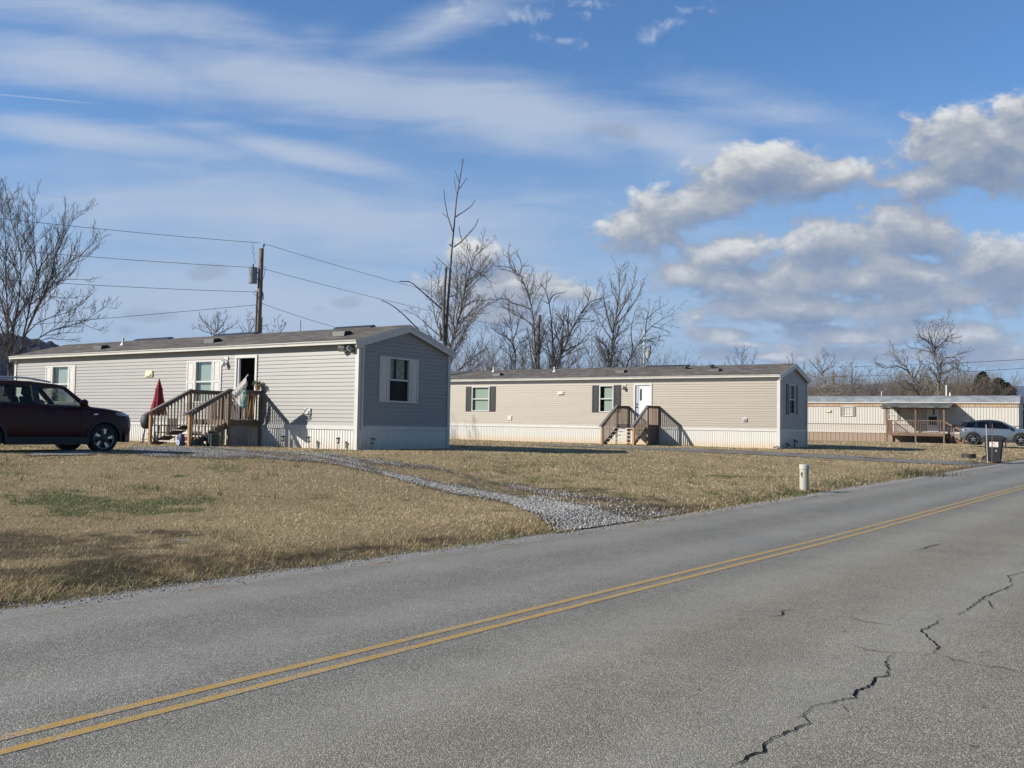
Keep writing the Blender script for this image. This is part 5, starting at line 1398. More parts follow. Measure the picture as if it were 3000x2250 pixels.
for sy in (-1, 1):
    A = Matrix.Translation((-bb - .03, sy * (db + .0), .15)) @ Matrix.Rotation(R(90), 4, 'X')
    mb = MB(); mb.lathe([(.10, -.04), (.15, -.035), (.155, 0), (.15, .035), (.10, .04)], 24, A); w_ = mb.build('wheel', M['tyre'], wb_)
    mb = MB(); mb.lathe([(0, -.02), (.10, -.02), (.10, .02), (0, .02)], 20, A)
    for k in range(6):
        b1 = MB(); b1.box(.02, -.008, -.03, .1, .008, .03); Bm = A @ Matrix.Rotation(R(60 * k), 4, 'Z'); b1.v = [tuple(Bm @ Vector(p)) for p in b1.v]; mb.add(b1.v, b1.f)
    mb.build('hub', pbr('bin_wheel_grey', (.07, .07, .075), .5), w_)
mb = MB(); yq = lambda z: -(db + .055 + (dt - db - .055) * (z - .63) / (H_ - .1 - .63)) - .004
z0, z1 = .68, .90
mb.add([(-.17, yq(z0), z0), (.17, yq(z0), z0), (.17, yq(z1), z1), (-.17, yq(z1), z1)], [(0, 1, 2, 3)]); stk = mb.build('sticker', pbr('white_sticker', (.72, .71, .68), .5), wb_)
mb = MB()
for (xa, xb, za, zb) in ((-.14, -.02, .855, .87), (.0, .145, .85, .862), (-.03, .03, .80, .83), (-.08, -.03, .81, .82), (.03, .08, .81, .82), (-.13, -.03, .76, .768), (.02, .13, .76, .768), (-.13, .1, .73, .736), (-.13, .12, .705, .711)):
    mb.add([(xa, yq(za) - .003, za), (xb, yq(za) - .003, za), (xb, yq(zb) - .003, zb), (xa, yq(zb) - .003, zb)], [(0, 1, 2, 3)])
mb.build('print', pbr('red_print', (.40, .07, .05), .5), stk)
A = Matrix.Translation((.09, -(db + .048), .52)) @ Matrix.Rotation(R(90), 4, 'X') @ Matrix.Diagonal((.75, 1.1, 1, 1)) @ Matrix.Rotation(R(20), 4, 'Z')
mb = MB(); mb.lathe([(.026, 0), (.045, 0), (.045, .004), (.026, .004)], 20, A); mb.box(.085, -(db + .053), .5, .1, -(db + .047), .545); mb.build('emblem', pbr('pale_emblem', (.4, .42, .43), .5), wb_)

for (x0, y0, x1, y1, Y, r_, mm, lab) in ((2893.5, 1344, 2889, 1244, 39.6, .015, pbr('pale_fibreglass', (.50, .48, .44), .5), 'pale thin marker stake standing before the trash bin'),
                                     (2906, 1344.5, 2907.5, 1241, 39.5, .016, pbr('rusty_rod', (.17, .09, .065), .8), 'rusty brown marker stake standing before the trash bin')):
    a = Vector(at(x0, y0, Y)); b = Vector(at(x1, y1, Y)); a.z = float(gz(a.x, a.y)) - .1
    mb = MB(); mb.tube([tuple(a), tuple(b)], r_, 8); tag(mb.build('marker_stake', mm), lab, 'stake', 'marker stakes by the bin')
x, y, z = at(2838.5, 1342, 41.5); z = float(gz(x, y))
fr = thing('fire_ring', (x, y, z), 0, 'low black steel fire ring lying on the grass beside the bin', 'fire ring')
mb = MB(); mb.lathe([(.295, -.05), (.295, .185), (.28, .185), (.28, -.05)], 28); mb.build('ring_wall', M['dark_metal'], fr)
mb = MB(); mb.lathe([(.297, .16), (.31, .18), (.30, .20), (.278, .20), (.278, .16)], 28); mb.build('rim', pbr('rusted_rim', (.10, .045, .035), .8), fr)

# ------------------------------------------------------------------ ground masks (what grows or lies where)
def patch_basis(px, py, rx, ry):
    c = np.array(ground_at(px, py)[:2])
    e1 = (np.array(ground_at(px + rx, py)[:2]) - np.array(ground_at(px - rx, py)[:2])) / 2
    e2 = (np.array(ground_at(px, py - ry)[:2]) - np.array(ground_at(px, py + ry)[:2])) / 2
    return c, np.linalg.inv(np.stack([e1, e2], 1))
GREEN = [(330, 1477, 340, 50, 1.0), (398, 1482, 190, 30, 1), (181, 1447, 150, 20, 1), (36, 1420, 45, 10, .9), (194, 1497, 80, 16, 1), (362, 1524, 50, 13, .8), (271, 1651, 90, 18, .6), (678, 1678, 70, 8, .8),
         (760, 1590, 110, 9, .6), (150, 1672, 160, 16, .5), (2362, 1449, 170, 17, .9), (2475, 1420, 90, 10, .9), (2678, 1391, 80, 13, 1), (2113, 1397, 55, 8, .8), (2113, 1443, 55, 12, .8), (2203, 1468, 70, 9, .9),
         (1558, 1359, 85, 8, .6), (1693, 1392, 45, 6, .8), (1029, 1481, 22, 6, 1), (1176, 1462, 30, 10, .6), (1388, 1497, 120, 7, .7), (1887, 1412, 40, 5, .9), (2010, 1395, 60, 6, .7), (560, 1337, 70, 4, .7), (620, 1338, 60, 3, .8),
         (1690, 1560, 90, 5, .5), (1530, 1575, 90, 6, .6), (2480, 1334, 160, 5, .4), (2750, 1314, 200, 5, .5), (2600, 1305, 150, 4, .4), (2900, 1352, 90, 6, .6), (300, 1395, 60, 6, .6), (520, 1395, 40, 5, .6), (900, 1440, 30, 6, .4)]
DARK = [(136, 1600, 420, 46, 1.0), (136, 1672, 330, 26, 1.0), (420, 1640, 330, 26, .8), (633, 1655, 230, 12, 1), (904, 1637, 170, 14, 1), (888, 1633, 150, 18, .8), (1064, 1609, 110, 10, .9), (1300, 1582, 110, 8, .9), (927, 1461, 55, 3.5, .8), (600, 1600, 200, 14, .5),
        (1682, 1437, 120, 8, .9), (1828, 1461, 130, 9, .9), (1975, 1484, 130, 7, .9), (500, 1562, 180, 10, .5), (1560, 1420, 80, 6, .5), (2720, 1398, 40, 5, .7), (2900, 1360, 130, 5, .5), (420, 1690, 220, 10, .6)]
GRAV = [(633, 1583, 130, 4, .42), (60, 1692, 80, 4, .34)]
PB = {k: [(patch_basis(*q[:4]), q[4]) for q in L] for k, L in (('g', GREEN), ('d', DARK), ('v', GRAV))}
def mask(kind, x, y):
    x = np.asarray(x, float); y = np.asarray(y, float); o = np.zeros_like(x)
    for (c, B), s_ in PB[kind]:
        dx = x - c[0]; dy_ = y - c[1]
        u = B[0, 0] * dx + B[0, 1] * dy_; v = B[1, 0] * dx + B[1, 1] * dy_
        o = np.maximum(o, s_ * np.clip(1.35 - np.sqrt(u * u + v * v), 0, 1))
    return o

# driveways: polylines of the two edges (sight lines hit the ground)
UP1 = [(90, 1322), (560, 1308), (800, 1322), (1035, 1336), (1270, 1362), (1388, 1386), (1564, 1418), (1740, 1450), (1917, 1474), (2080, 1495)]
LO1 = [(30, 1338), (520, 1345), (800, 1354), (976, 1368), (1094, 1392), (1211, 1427), (1329, 1456), (1446, 1474), (1564, 1509), (1625, 1566)]
UP2 = [(1560, 1301), (1760, 1307), (2000, 1314), (2300, 1327), (2500, 1336), (2650, 1345), (2800, 1352), (2925, 1360)]
LO2 = [(1545, 1305), (1740, 1313), (1985, 1323), (2280, 1337), (2480, 1347), (2620, 1355), (2760, 1362), (2880, 1366)]
def edge_pts(L, n):
    P = np.array([ground_at(*p)[:2] for p in L])
    d = np.r_[0, np.cumsum(np.hypot(*np.diff(P, axis=0).T))]; k = np.linspace(0, d[-1], n)
    return np.stack([np.interp(k, d, P[:, 0]), np.interp(k, d, P[:, 1])], 1)
def smooth_pts(P, n=9):
    Q = P.copy(); k = np.ones(n) / n
    for a in (0, 1):
        q = np.convolve(np.pad(P[:, a], n // 2, 'edge'), k, 'valid'); Q[:, a] = q
    return Q
E1u, E1l = smooth_pts(edge_pts(UP1, 240)), smooth_pts(edge_pts(LO1, 240))
E2u, E2l = smooth_pts(edge_pts(UP2, 160)), smooth_pts(edge_pts(LO2, 160))
from mathutils.bvhtree import BVHTree
def quad_lookup(U, L):
    vs = [(p[0], p[1], 0) for p in U] + [(p[0], p[1], 0) for p in L]; n = len(U)
    return BVHTree.FromPolygons([Vector(v) for v in vs], [(i, i + 1, n + i + 1, n + i) for i in range(n - 1)]), U, L
T1 = quad_lookup(E1u, E1l); T2 = quad_lookup(E2u, E2l)
def drive_uv(T, x, y):
    """across (0 upper edge .. 1 lower edge) and along, or None when off the drive"""
    h = T[0].ray_cast(Vector((x, y, 1)), Vector((0, 0, -1)))
    if h[0] is None: return None
    i = h[2]; U, L = T[1], T[2]; p = np.array([x, y]); n = len(U)
    b = L[i] - U[i]; a = float(np.dot(p - U[i], b) / max(1e-9, np.dot(b, b)))
    return a, i / n
GT = .12 + 1.45 * np.clip((fbm(*np.meshgrid(np.linspace(0, 26, 240), np.linspace(0, 3.2, 40), indexing='ij'), 91, 4) - .3) / .4, 0, 1)
def gravel_amount(a, s, which):
    """0..1 stone cover for driveway 1 / 2"""
    if which == 2: return .75 * min(1, 6 * min(a, 1 - a) + .1) * min(1.0, float(GT[min(239, int(s * 240)), min(39, max(0, int(a * 40)))]) + .25)
    edge = min(1.0, 7 * min(a, 1 - a))
    lower = math.exp(-((a - .80) / .13) ** 2); upper = math.exp(-((a - .24) / .15) ** 2)
    if s > .60:
        k = min(1, (s - .60) / .12); g = max(lower * (.75 + .25 * k), upper * .32, .10)
        if s > .84: g = max(g, min(1, (s - .84) / .07) * (1 if a > .50 else .3))
    elif s > .36: g = max(.22, lower * .55, upper * .85, (.8 if s > .5 and a < .6 else 0))
    else: g = .52
    pk = float(GT[min(239, int(s * 240)), min(39, max(0, int(a * 40)))]); pk = pk + (1 - pk) * min(1, max(0, (s - .80) / .12)) * (1 if a > .45 else .3)
    return min(1, g * pk) * edge

# ------------------------------------------------------------------ ground sheet
def axis(lo, hi, step, far, growth=1.16):
    a = list(np.arange(lo, hi + 1e-6, step)); s_ = step
    while a[-1] < far: s_ *= growth; a.append(a[-1] + s_)
    s_ = step
    while a[0] > -far: s_ *= growth; a.insert(0, a[0] - s_)
    return np.array(a)
gx = axis(-16, 30, .2, 9000); gy = axis(3, 48, .2, 9000)
GX, GY = np.meshgrid(gx, gy); X = GX.ravel(); Y = GY.ravel()
Z = gz(X, Y)
s_, t_ = st(X, Y)
onroad = (t_ < TE - .25) & (t_ > -2.2)
Z = np.where(onroad, zroad(s_) - .03, Z)                    # bed under the road sheet
nx_, ny_ = len(gx), len(gy)
I = np.arange(nx_ * ny_).reshape(ny_, nx_)
F = np.stack([I[:-1, :-1].ravel(), I[:-1, 1:].ravel(), I[1:, 1:].ravel(), I[1:, :-1].ravel()], 1)
def lawn_cols(x, y):
    """straw / green / bare soil / stone weights with ragged borders"""
    n = fbm(x * 1.3, y * 1.3, 11, 4); n2 = fbm(x * 4.5, y * 4.5, 21, 3)
    g = mask('g', x, y); d = mask('d', x, y); v = mask('v', x, y)
    n4 = fbm(x * 11, y * 11, 27, 2); g = sm((g + (n2 - .5) * 1.5 + (n - .5) * .9 + (n4 - .5) * .8) / 1.1 - .06) * .85; d = sm((d * 1.15 + (n - .5) * 1.1 + (n2 - .5) * 1.5 + (n4 - .5) * 1.1) / .9 - .05) * (d > .02); v = (v > .03) * sm((v + (n2 - .5) * 1.6 + (n4 - .5) * .9) / .6 - .2)
    g = np.maximum(g, sm((fbm(x * .9 + 40, y * .9, 31, 4) - .50) * 4) * .55)
    return g, d, v
gm, dm, vm = lawn_cols(X, Y)
dm = np.maximum(dm, .85 * np.exp(-((t_ - TE - .22) / .2) ** 2)); vm = np.maximum(vm, 1.0 * np.exp(-((t_ - TE + .08) / .2) ** 2))
m, nt, b, out = new_mat('lawn_ground')
tc = nt.add('ShaderNodeTexCoord'); ob = tc.outputs['Object']
ag = nt.add('ShaderNodeAttribute', attribute_name='green').outputs['Fac']; ad = nt.add('ShaderNodeAttribute', attribute_name='dark').outputs['Fac']; av = nt.add('ShaderNodeAttribute', attribute_name='stone').outputs['Fac']
n1 = nt.noise(ob, 9, 6, .7); n2 = nt.noise(ob, 70, 4, .7); n3 = nt.noise(ob, 1.1, 4, .6)
straw = nt.mix(nt.step(n2, .3, .7), (.20, .145, .08, 1), (.44, .34, .19, 1))
straw = nt.mix(nt.math('MULTIPLY', nt.step(n3, .4, .65), .45), straw, (.30, .22, .125, 1))
greenc = nt.mix(nt.step(n2, .3, .7), (.075, .085, .035, 1), (.17, .175, .075, 1))
soil = nt.mix(nt.step(n2, .3, .72), (.035, .026, .018, 1), (.12, .085, .055, 1))
c = nt.mix(nt.step(nt.math('ADD', ag, nt.math('MULTIPLY', nt.math('SUBTRACT', n1, .5), .8)), .35, .75), straw, greenc)
c = nt.mix(nt.math('MULTIPLY', nt.step(nt.math('ADD', ad, nt.math('MULTIPLY', nt.math('SUBTRACT', n1, .5), 1.8)), .1, 1.05), .85), c, soil)
c = nt.mix(nt.step(nt.math('ADD', av, nt.math('MULTIPLY', nt.math('SUBTRACT', n2, .5), 1.2)), .5, .7), c, (.33, .32, .30, 1))
nt.link(c, b.inputs['Base Color']); b.inputs['Roughness'].default_value = .95; b.inputs['Specular IOR Level'].default_value = .1
bp = nt.add('ShaderNodeBump'); bp.inputs['Strength'].default_value = .9; bp.inputs['Distance'].default_value = .05
nt.link(nt.math('ADD', nt.math('MULTIPLY', n1, .6), nt.math('MULTIPLY', n2, .5)), bp.inputs['Height']); nt.link(bp.outputs[0], b.inputs['Normal'])
M['ground'] = m
g_ = np_mesh('ground', np.stack([X, Y, Z], 1), F, M['ground'], None, dict(green=gm, dark=dm, stone=vm), smooth=True)
tag(g_, None, None, None, 'structure')

# ------------------------------------------------------------------ road
ss = np.concatenate([np.arange(-60, 70, .12), np.arange(70, 400, 5.)])
def te_at(s): return np.interp(s, [-60, 3, 8, 14, 20, 28, 37, 50, 400], [8.2, 8.1, 8.0, 7.88, 7.86, 8.0, 8.1, 8.0, 8.0]) + .10 * (fbm(np.asarray(s) * 1.9, np.asarray(s) * 0, 3, 4) - .5) * 2
tt = np.linspace(0, 1, 24)
V = []
for s in ss:
    te = float(te_at(s))
    for k in tt:
        t = -2.0 + (te + 2.0) * k; x, y = xy_of(s, t)
        V.append((x, y, float(zroad(s)) + .02 * math.sin(math.pi * k) + (-.02 if k == 1 else 0)))
nn = len(tt); I = np.arange(len(V)).reshape(len(ss), nn)
F = np.stack([I[:-1, :-1].ravel(), I[1:, :-1].ravel(), I[1:, 1:].ravel(), I[:-1, 1:].ravel()], 1)[:, ::-1]
def asphalt_nodes(nt, ob, tint=1.0):
    vo = nt.add('ShaderNodeTexVoronoi'); vo.inputs['Scale'].default_value = 125; nt.link(ob, vo.inputs['Vector'])
    sepc = nt.add('ShaderNodeSeparateColor'); nt.link(vo.outputs['Color'], sepc.inputs[0])
    stone = nt.ramp(sepc.outputs[0], [(0, (.175, .166, .145)), (.35, (.295, .281, .245)), (.7, (.445, .422, .365)), (.93, (.60, .57, .49)), (1.0, (.72, .68, .58))])
    gap = nt.step(vo.outputs['Distance'], .30, .62)
    c = nt.mix(gap, stone, (.125, .119, .105, 1))
    n2 = nt.noise(ob, 300, 3, .7)
    c = nt.mix(nt.math('MULTIPLY', nt.step(n2, .45, .75), .35), c, (.15, .147, .136, 1))
    big = nt.noise(ob, .45, 5, .6); mid = nt.noise(ob, 3.0, 5, .65)
    k = nt.math('ADD', nt.math('MULTIPLY', big, .55), nt.math('MULTIPLY', mid, .45))
    c = nt.mix(1.0, c, nt.ramp(k, [(.3, (.80, .805, .82)), (.7, (1.16, 1.15, 1.11))]), 'MULTIPLY')
    h = nt.math('ADD', nt.math('MULTIPLY', gap, -1.0), nt.math('MULTIPLY', sepc.outputs[1], .5))
    return c, h, k
m, nt, b, out = new_mat('asphalt')
tc = nt.add('ShaderNodeTexCoord'); ob = tc.outputs['Object']
c, h, k = asphalt_nodes(nt, ob)
se = nt.add('ShaderNodeSeparateXYZ'); nt.link(ob, se.inputs[0])
tcoord = nt.math('ADD', nt.math('MULTIPLY', se.outputs[0], -RDY), nt.math('MULTIPLY', se.outputs[1], RDX))
# wheel tracks worn pale, near lane browner
near = nt.math('SUBTRACT', 1.0, nt.step(tcoord, 3.6, 4.6))
c = nt.mix(near, c, nt.mix(1.0, c, (1.12, 1.08, .98, 1), 'MULTIPLY'))
nb = nt.noise(ob, 1.3, 4, .6)
lane = nt.math('ABSOLUTE', nt.math('SUBTRACT', nt.math('ABSOLUTE', nt.math('SUBTRACT', tcoord, 4.65)), 1.7))
wt = nt.math('ABSOLUTE', nt.math('SUBTRACT', lane, .85))
oil = nt.math('MULTIPLY', nt.math('SUBTRACT', 1.0, nt.step(lane, .05, .5)), nt.step(nt.noise(ob, .8, 5, .65), .42, .7))
c = nt.mix(nt.math('MULTIPLY', oil, .26), c, (.16, .155, .145, 1))
blot = nt.step(nt.noise(ob, 2.2, 6, .7, .4), .64, .74)
c = nt.mix(nt.math('MULTIPLY', blot, .22), c, (.17, .165, .15, 1))
c = nt.mix(nt.math('MULTIPLY', nt.math('SUBTRACT', 1.0, nt.step(wt, .1, .6)), nt.math('MULTIPLY', nb, .30)), c, (.44, .43, .40, 1))
# dusty edge with loose grit
eg = nt.step(nt.math('ADD', tcoord, nt.math('MULTIPLY', nb, .25)), 7.72, 8.05)
c = nt.mix(nt.math('MULTIPLY', eg, .5), c, (.40, .37, .31, 1))
nt.link(c, b.inputs['Base Color']); b.inputs['Roughness'].default_value = .88; b.inputs['Specular IOR Level'].default_value = .25
bp = nt.add('ShaderNodeBump'); bp.inputs['Strength'].default_value = .42; bp.inputs['Distance'].default_value = .006
nt.link(h, bp.inputs['Height']); nt.link(bp.outputs[0], b.inputs['Normal'])
M['asphalt'] = m
tag(np_mesh('road', np.array(V), F, M['asphalt'], None, None, smooth=True), None, None, None, 'structure')
def road_z(s, t):
    te = te_at(s); return zroad(s) + .02 * np.sin(np.pi * np.clip((np.asarray(t) + 2) / (te + 2), 0, 1))

# yellow centre lines, worn through on the stones
m, nt, b, out = new_mat('worn_yellow_paint')
tc = nt.add('ShaderNodeTexCoord'); ob = tc.outputs['Object']
ca, h, k = asphalt_nodes(nt, ob)
n1 = nt.noise(ob, 55, 4, .75); n2 = nt.noise(ob, 5, 4, .6); e = nt.add('ShaderNodeAttribute', attribute_name='edge').outputs['Fac']
wear = nt.math('ADD', nt.math('MULTIPLY', n1, .75), nt.math('MULTIPLY', n2, .35))
wear = nt.math('ADD', wear, nt.math('MULTIPLY', nt.math('SUBTRACT', 1.0, nt.step(e, 0, .35)), .22))
yc = nt.mix(nt.step(n2, .35, .65), (.43, .255, .045, 1), (.55, .34, .07, 1))
c = nt.mix(nt.step(wear, .51, .66), yc, ca)
nt.link(c, b.inputs['Base Color']); b.inputs['Roughness'].default_value = .7
bp = nt.add('ShaderNodeBump'); bp.inputs['Strength'].default_value = .4; bp.inputs['Distance'].default_value = .005; nt.link(h, bp.inputs['Height']); nt.link(bp.outputs[0], b.inputs['Normal'])
M['yellow'] = m
for t0 in (4.64, 4.84):
    V = []; E = []
    sl_ = np.concatenate([np.arange(-20, 70, .25), np.arange(70, 200, 2.)])
    for s in sl_:
        base = t0 - .006 * max(0, s - 10) * (1 if s < 60 else 0) - (.3 if s >= 60 else 0)
        for k, o_ in enumerate((-.044, -.024, 0, .024, .044)):
            x, y = xy_of(s, base - .03 + o_); V.append((x, y, float(road_z(s, base)) + .003)); E.append((0, .7, 1, .7, 0)[k])
    I = np.arange(len(V)).reshape(len(sl_), 5); F = np.stack([I[:-1, :-1].ravel(), I[:-1, 1:].ravel(), I[1:, 1:].ravel(), I[1:, :-1].ravel()], 1)
    tag(np_mesh('center_line', np.array(V), F, M['yellow'], None, dict(edge=np.array(E))), None, None, None, 'structure')

# cracks
def crack(pts, w, seed):
    rng = np.random.default_rng(seed); P = [ground_at(*p, road=True)[:2] for p in pts]; Q = []
    for a, b in zip(P, P[1:]):
        a = np.array(a); b = np.array(b); L = np.hypot(*(b - a)); n = max(2, int(L / .035)); nrm = np.array([-(b - a)[1], (b - a)[0]]) / max(L, 1e-6)
        for i in range(n):
            k = i / n; Q.append(a + (b - a) * k + nrm * (rng.normal(0, .009) + .02 * (vnoise(np.array([k * L * 9 + len(Q) * .01]), np.array([seed * 1.7]), seed)[0] - .5)))
    Q.append(np.array(P[-1])); Q = np.array(Q)
    V = []
    ww = w * (.40 + .95 * vnoise(np.arange(len(Q)) * .23, np.zeros(len(Q)), seed)) * np.clip(np.minimum(np.arange(len(Q)), np.arange(len(Q))[::-1]) / 6, .3, 1) * (1 + .5 * rng.random(len(Q)))
    for i, q in enumerate(Q):
        d = Q[min(i + 1, len(Q) - 1)] - Q[max(i - 1, 0)]; d /= max(1e-9, np.hypot(*d)); n = np.array([-d[1], d[0]])
        for sg_ in (-1, 1):
            x, y = q + n * ww[i] / 2 * sg_; s, t = st(x, y); V.append((x, y, float(road_z(s, t)) + .006))
    I = np.arange(len(V)).reshape(-1, 2); F = np.stack([I[:-1, 0], I[1:, 0], I[1:, 1], I[:-1, 1]], 1)
    return tag(np_mesh('road_crack', np.array(V), F, M['crack']), None, None, None, 'structure')
M['crack'] = pbr('crack_shadow', (.012, .012, .012), 1.0, spec=0.0)
zc_ = lambda L: [(2000 + x / 2.212, 1600 + y / 2.212) for x, y in L]
CR = [([(300, 1490), (360, 1435), (430, 1400), (550, 1360), (530, 1320), (620, 1265), (700, 1230), (830, 1160), (790, 1110), (850, 1065), (1000, 1030), (1110, 1005), (1140, 960), (1200, 940), (1240, 890), (1330, 855), (1320, 780), (1330, 735)], .009),
      ([(620, 1265), (660, 1290), (690, 1330)], .005), ([(1000, 1030), (1050, 1060), (1075, 1100)], .005), ([(1240, 890), (1180, 880), (1120, 890)], .005), ([(1940, 350), (1990, 380), (2020, 425)], .005), ([(1330, 735), (1370, 718)], .006), ([(1690, 462), (1640, 470), (1695, 488)], .006), ([(1625, 712), (1560, 730), (1510, 712)], .005),
      ([(830, 1160), (900, 1170)], .010), ([(790, 1110), (720, 1140)], .008),
      ([(1095, 655), (1160, 685), (1230, 700), (1400, 715), (1510, 710)], .0065),
      ([(2300, 150), (2212, 180), (2110, 205), (2135, 270), (2040, 310), (1940, 350), (1870, 410), (1790, 460), (1690, 462)], .008),
      ([(1695, 488), (1620, 530), (1545, 570), (1590, 610), (1660, 670), (1625, 712)], .009), ([(1625, 712), (1760, 755), (1900, 785), (2050, 805), (2260, 850)], .0075),
      ([(545, 485), (640, 465), (660, 433), (790, 433)], .006), ([(890, 460), (1060, 480), (1200, 510), (1400, 540)], .007),
      ([(1520, 42), (1590, 15), (1680, -6)], .011), ([(1560, 40), (1680, 45), (1790, 52)], .006), ([(1930, 715), (2000, 690)], .008), ([(2110, 130), (2230, 120)], .008)]
for i, (L, w) in enumerate(CR): crack(zc_(L), max(w, .0085), 60 + i)
for i, (x, y, l) in enumerate([(200, 888, 40), (345, 1030, 42), (105, 1108, 44), (95, 958, 26), (705, 664, 34), (1045, 570, 34), (740, 264, 30), (1480, 316, 26), (1255, 345, 32), (1960, 1065, 40), (1890, 1325, 36), (370, 498, 24)]):
    crack(zc_([(x - l / 2, y + 4), (x, y - 2), (x + l / 2, y + 2)]), .012, 90 + i)

# ------------------------------------------------------------------ gravel drives: thin ragged sheets, then loose stones
m = bpy.data.materials.new('gravel_bed'); m.use_nodes = True
nt = NT(m.node_tree); nt.n.clear(); out = nt.add('ShaderNodeOutputMaterial'); b = nt.add('ShaderNodeBsdfPrincipled')
tc = nt.add('ShaderNodeTexCoord'); ob = tc.outputs['Object']
vo = nt.add('ShaderNodeTexVoronoi'); vo.inputs['Scale'].default_value = 26; nt.link(ob, vo.inputs['Vector'])
sepc = nt.add('ShaderNodeSeparateColor'); nt.link(vo.outputs['Color'], sepc.inputs[0])
cs = nt.ramp(sepc.outputs[0], [(0, (.17, .16, .142)), (.5, (.33, .312, .28)), (1, (.55, .522, .47))])
cs = nt.mix(nt.step(vo.outputs['Distance'], .35, .7), cs, (.07, .065, .06, 1))
n1 = nt.noise(ob, 7, 5, .7); n2 = nt.noise(ob, 45, 3, .7)
am = nt.add('ShaderNodeAttribute', attribute_name='amount').outputs['Fac']
k = nt.math('ADD', am, nt.math('MULTIPLY', nt.math('SUBTRACT', n1, .5), 1.1))
dirt = nt.mix(n2, (.085, .065, .045, 1), (.20, .16, .115, 1))
cc = nt.mix(nt.step(nt.math('ADD', k, nt.math('MULTIPLY', nt.math('SUBTRACT', n2, .5), .6)), .28, .55), dirt, cs)
nt.link(cc, b.inputs['Base Color']); b.inputs['Roughness'].default_value = .9; b.inputs['Specular IOR Level'].default_value = .2
bp = nt.add('ShaderNodeBump'); bp.inputs['Strength'].default_value = .8; bp.inputs['Distance'].default_value = .02; nt.link(nt.math('MULTIPLY', vo.outputs['Distance'], -1.0), bp.inputs['Height']); nt.link(bp.outputs[0], b.inputs['Normal'])
tr = nt.add('ShaderNodeBsdfTransparent'); mx = nt.add('ShaderNodeMixShader')
nt.link(nt.step(nt.math('ADD', k, nt.math('MULTIPLY', nt.math('SUBTRACT', n2, .5), .9)), .10, .30), mx.inputs[0]); nt.link(tr.outputs[0], mx.inputs[1]); nt.link(b.outputs[0], mx.inputs[2]); nt.link(mx.outputs[0], out.inputs[0])
M['gravel'] = m
for nm, U, Lw, which in (('gravel_driveway', E1u, E1l, 1), ('gravel_driveway', E2u, E2l, 2)):
    n = len(U); nc = 28; V = []; A_ = []
    for i in range(n):
        for j in range(nc + 1):
            a = j / nc; p = U[i] + (Lw[i] - U[i]) * a; s, t = st(p[0], p[1])
            z = max(float(gz(p[0], p[1])), float(road_z(s, t)) if t < 8.2 else -9)
            V.append((p[0], p[1], z + .018)); A_.append(gravel_amount(a, i / n, which) * min(1, (i + 1) / 8) * min(1, max(0, (t - 7.75) / .3)))
    I = np.arange(len(V)).reshape(n, nc + 1); F = np.stack([I[:-1, :-1].ravel(), I[:-1, 1:].ravel(), I[1:, 1:].ravel(), I[1:, :-1].ravel()], 1)
    tag(np_mesh(nm, np.array(V), F, M['gravel'], None, dict(amount=np.array(A_)), smooth=True), None, None, None, 'structure')

ico = bmesh.new(); bmesh.ops.create_icosphere(ico, subdivisions=1, radius=1.0); IV = np.array([v.co[:] for v in ico.verts]); IF = np.array([[v.index for v in f.verts] for f in ico.faces]); ico.free()
rng = np.random.default_rng(12)
def stones(n, sampler, size, name, tone):
    P = sampler(n); n = len(P)
    sz = size[0] * (size[1] / size[0]) ** rng.random(n)
    vs = IV[None] * (1 + rng.normal(0, .16, (n, len(IV), 1))); vs = vs * (sz[:, None] * np.stack([rng.uniform(.8, 1.4, n), rng.uniform(.7, 1.1, n), rng.uniform(.5, .8, n)], 1))[:, None, :]
    a = rng.uniform(0, 6.28, n); c, s = np.cos(a)[:, None], np.sin(a)[:, None]
    vs = np.stack([vs[..., 0] * c - vs[..., 1] * s, vs[..., 0] * s + vs[..., 1] * c, vs[..., 2]], -1) + P[:, None, :]
    fs = (IF[None] + (np.arange(n) * len(IV))[:, None, None]).reshape(-1, 3)
    base = np.where(rng.random(n) < .7, rng.uniform(.26, .52, n), rng.uniform(.12, .26, n)) * tone
    col = np.stack([base, base * .96, base * .885], 1)
    return tag(np_mesh(name, vs.reshape(-1, 3), fs, attr_mat('loose_stone', 'col', .85), None, np.repeat(col, len(IV), 0)), None, None, None, 'stuff')
def drive_sampler(lo, hi, pw):
    def f(n):
        out_ = []
        while len(out_) < n:
            s = rng.random() * (hi - lo) + lo; a = rng.random()
            if rng.random() > gravel_amount(a, s, 1) ** pw: continue
            i = min(int(s * 239), 238); p = E1u[i] + (E1l[i] - E1u[i]) * a + rng.normal(0, .04, 2)
            ss_, t = st(p[0], p[1]); z = max(float(gz(p[0], p[1])), float(road_z(ss_, t)) if t < 8.2 else -9)
            if t < 7.85: continue
            out_.append((p[0], p[1], z + .022))
        return np.array(out_)
    return f
stones(7000, drive_sampler(.86, .995, 1.6), (.009, .024), 'loose_gravel', .95)
stones(4500, drive_sampler(.62, .88, 2.2), (.008, .02), 'loose_gravel', .92)
stones(9000, drive_sampler(.10, .75, 2.0), (.008, .02), 'loose_gravel', .85)
def edge_sampler(n):
    s = -2 + 32 * rng.random(n) ** 1.5 ; t = te_at(s) + rng.normal(.05, .11, n); x, y = xy_of(s, t); z = np.maximum(gz(x, y), np.where(t < te_at(s), road_z(s, t), -9)); return np.stack([x, y, z + .002], 1)
stones(11000, edge_sampler, (.004, .012), 'road_grit', .8)

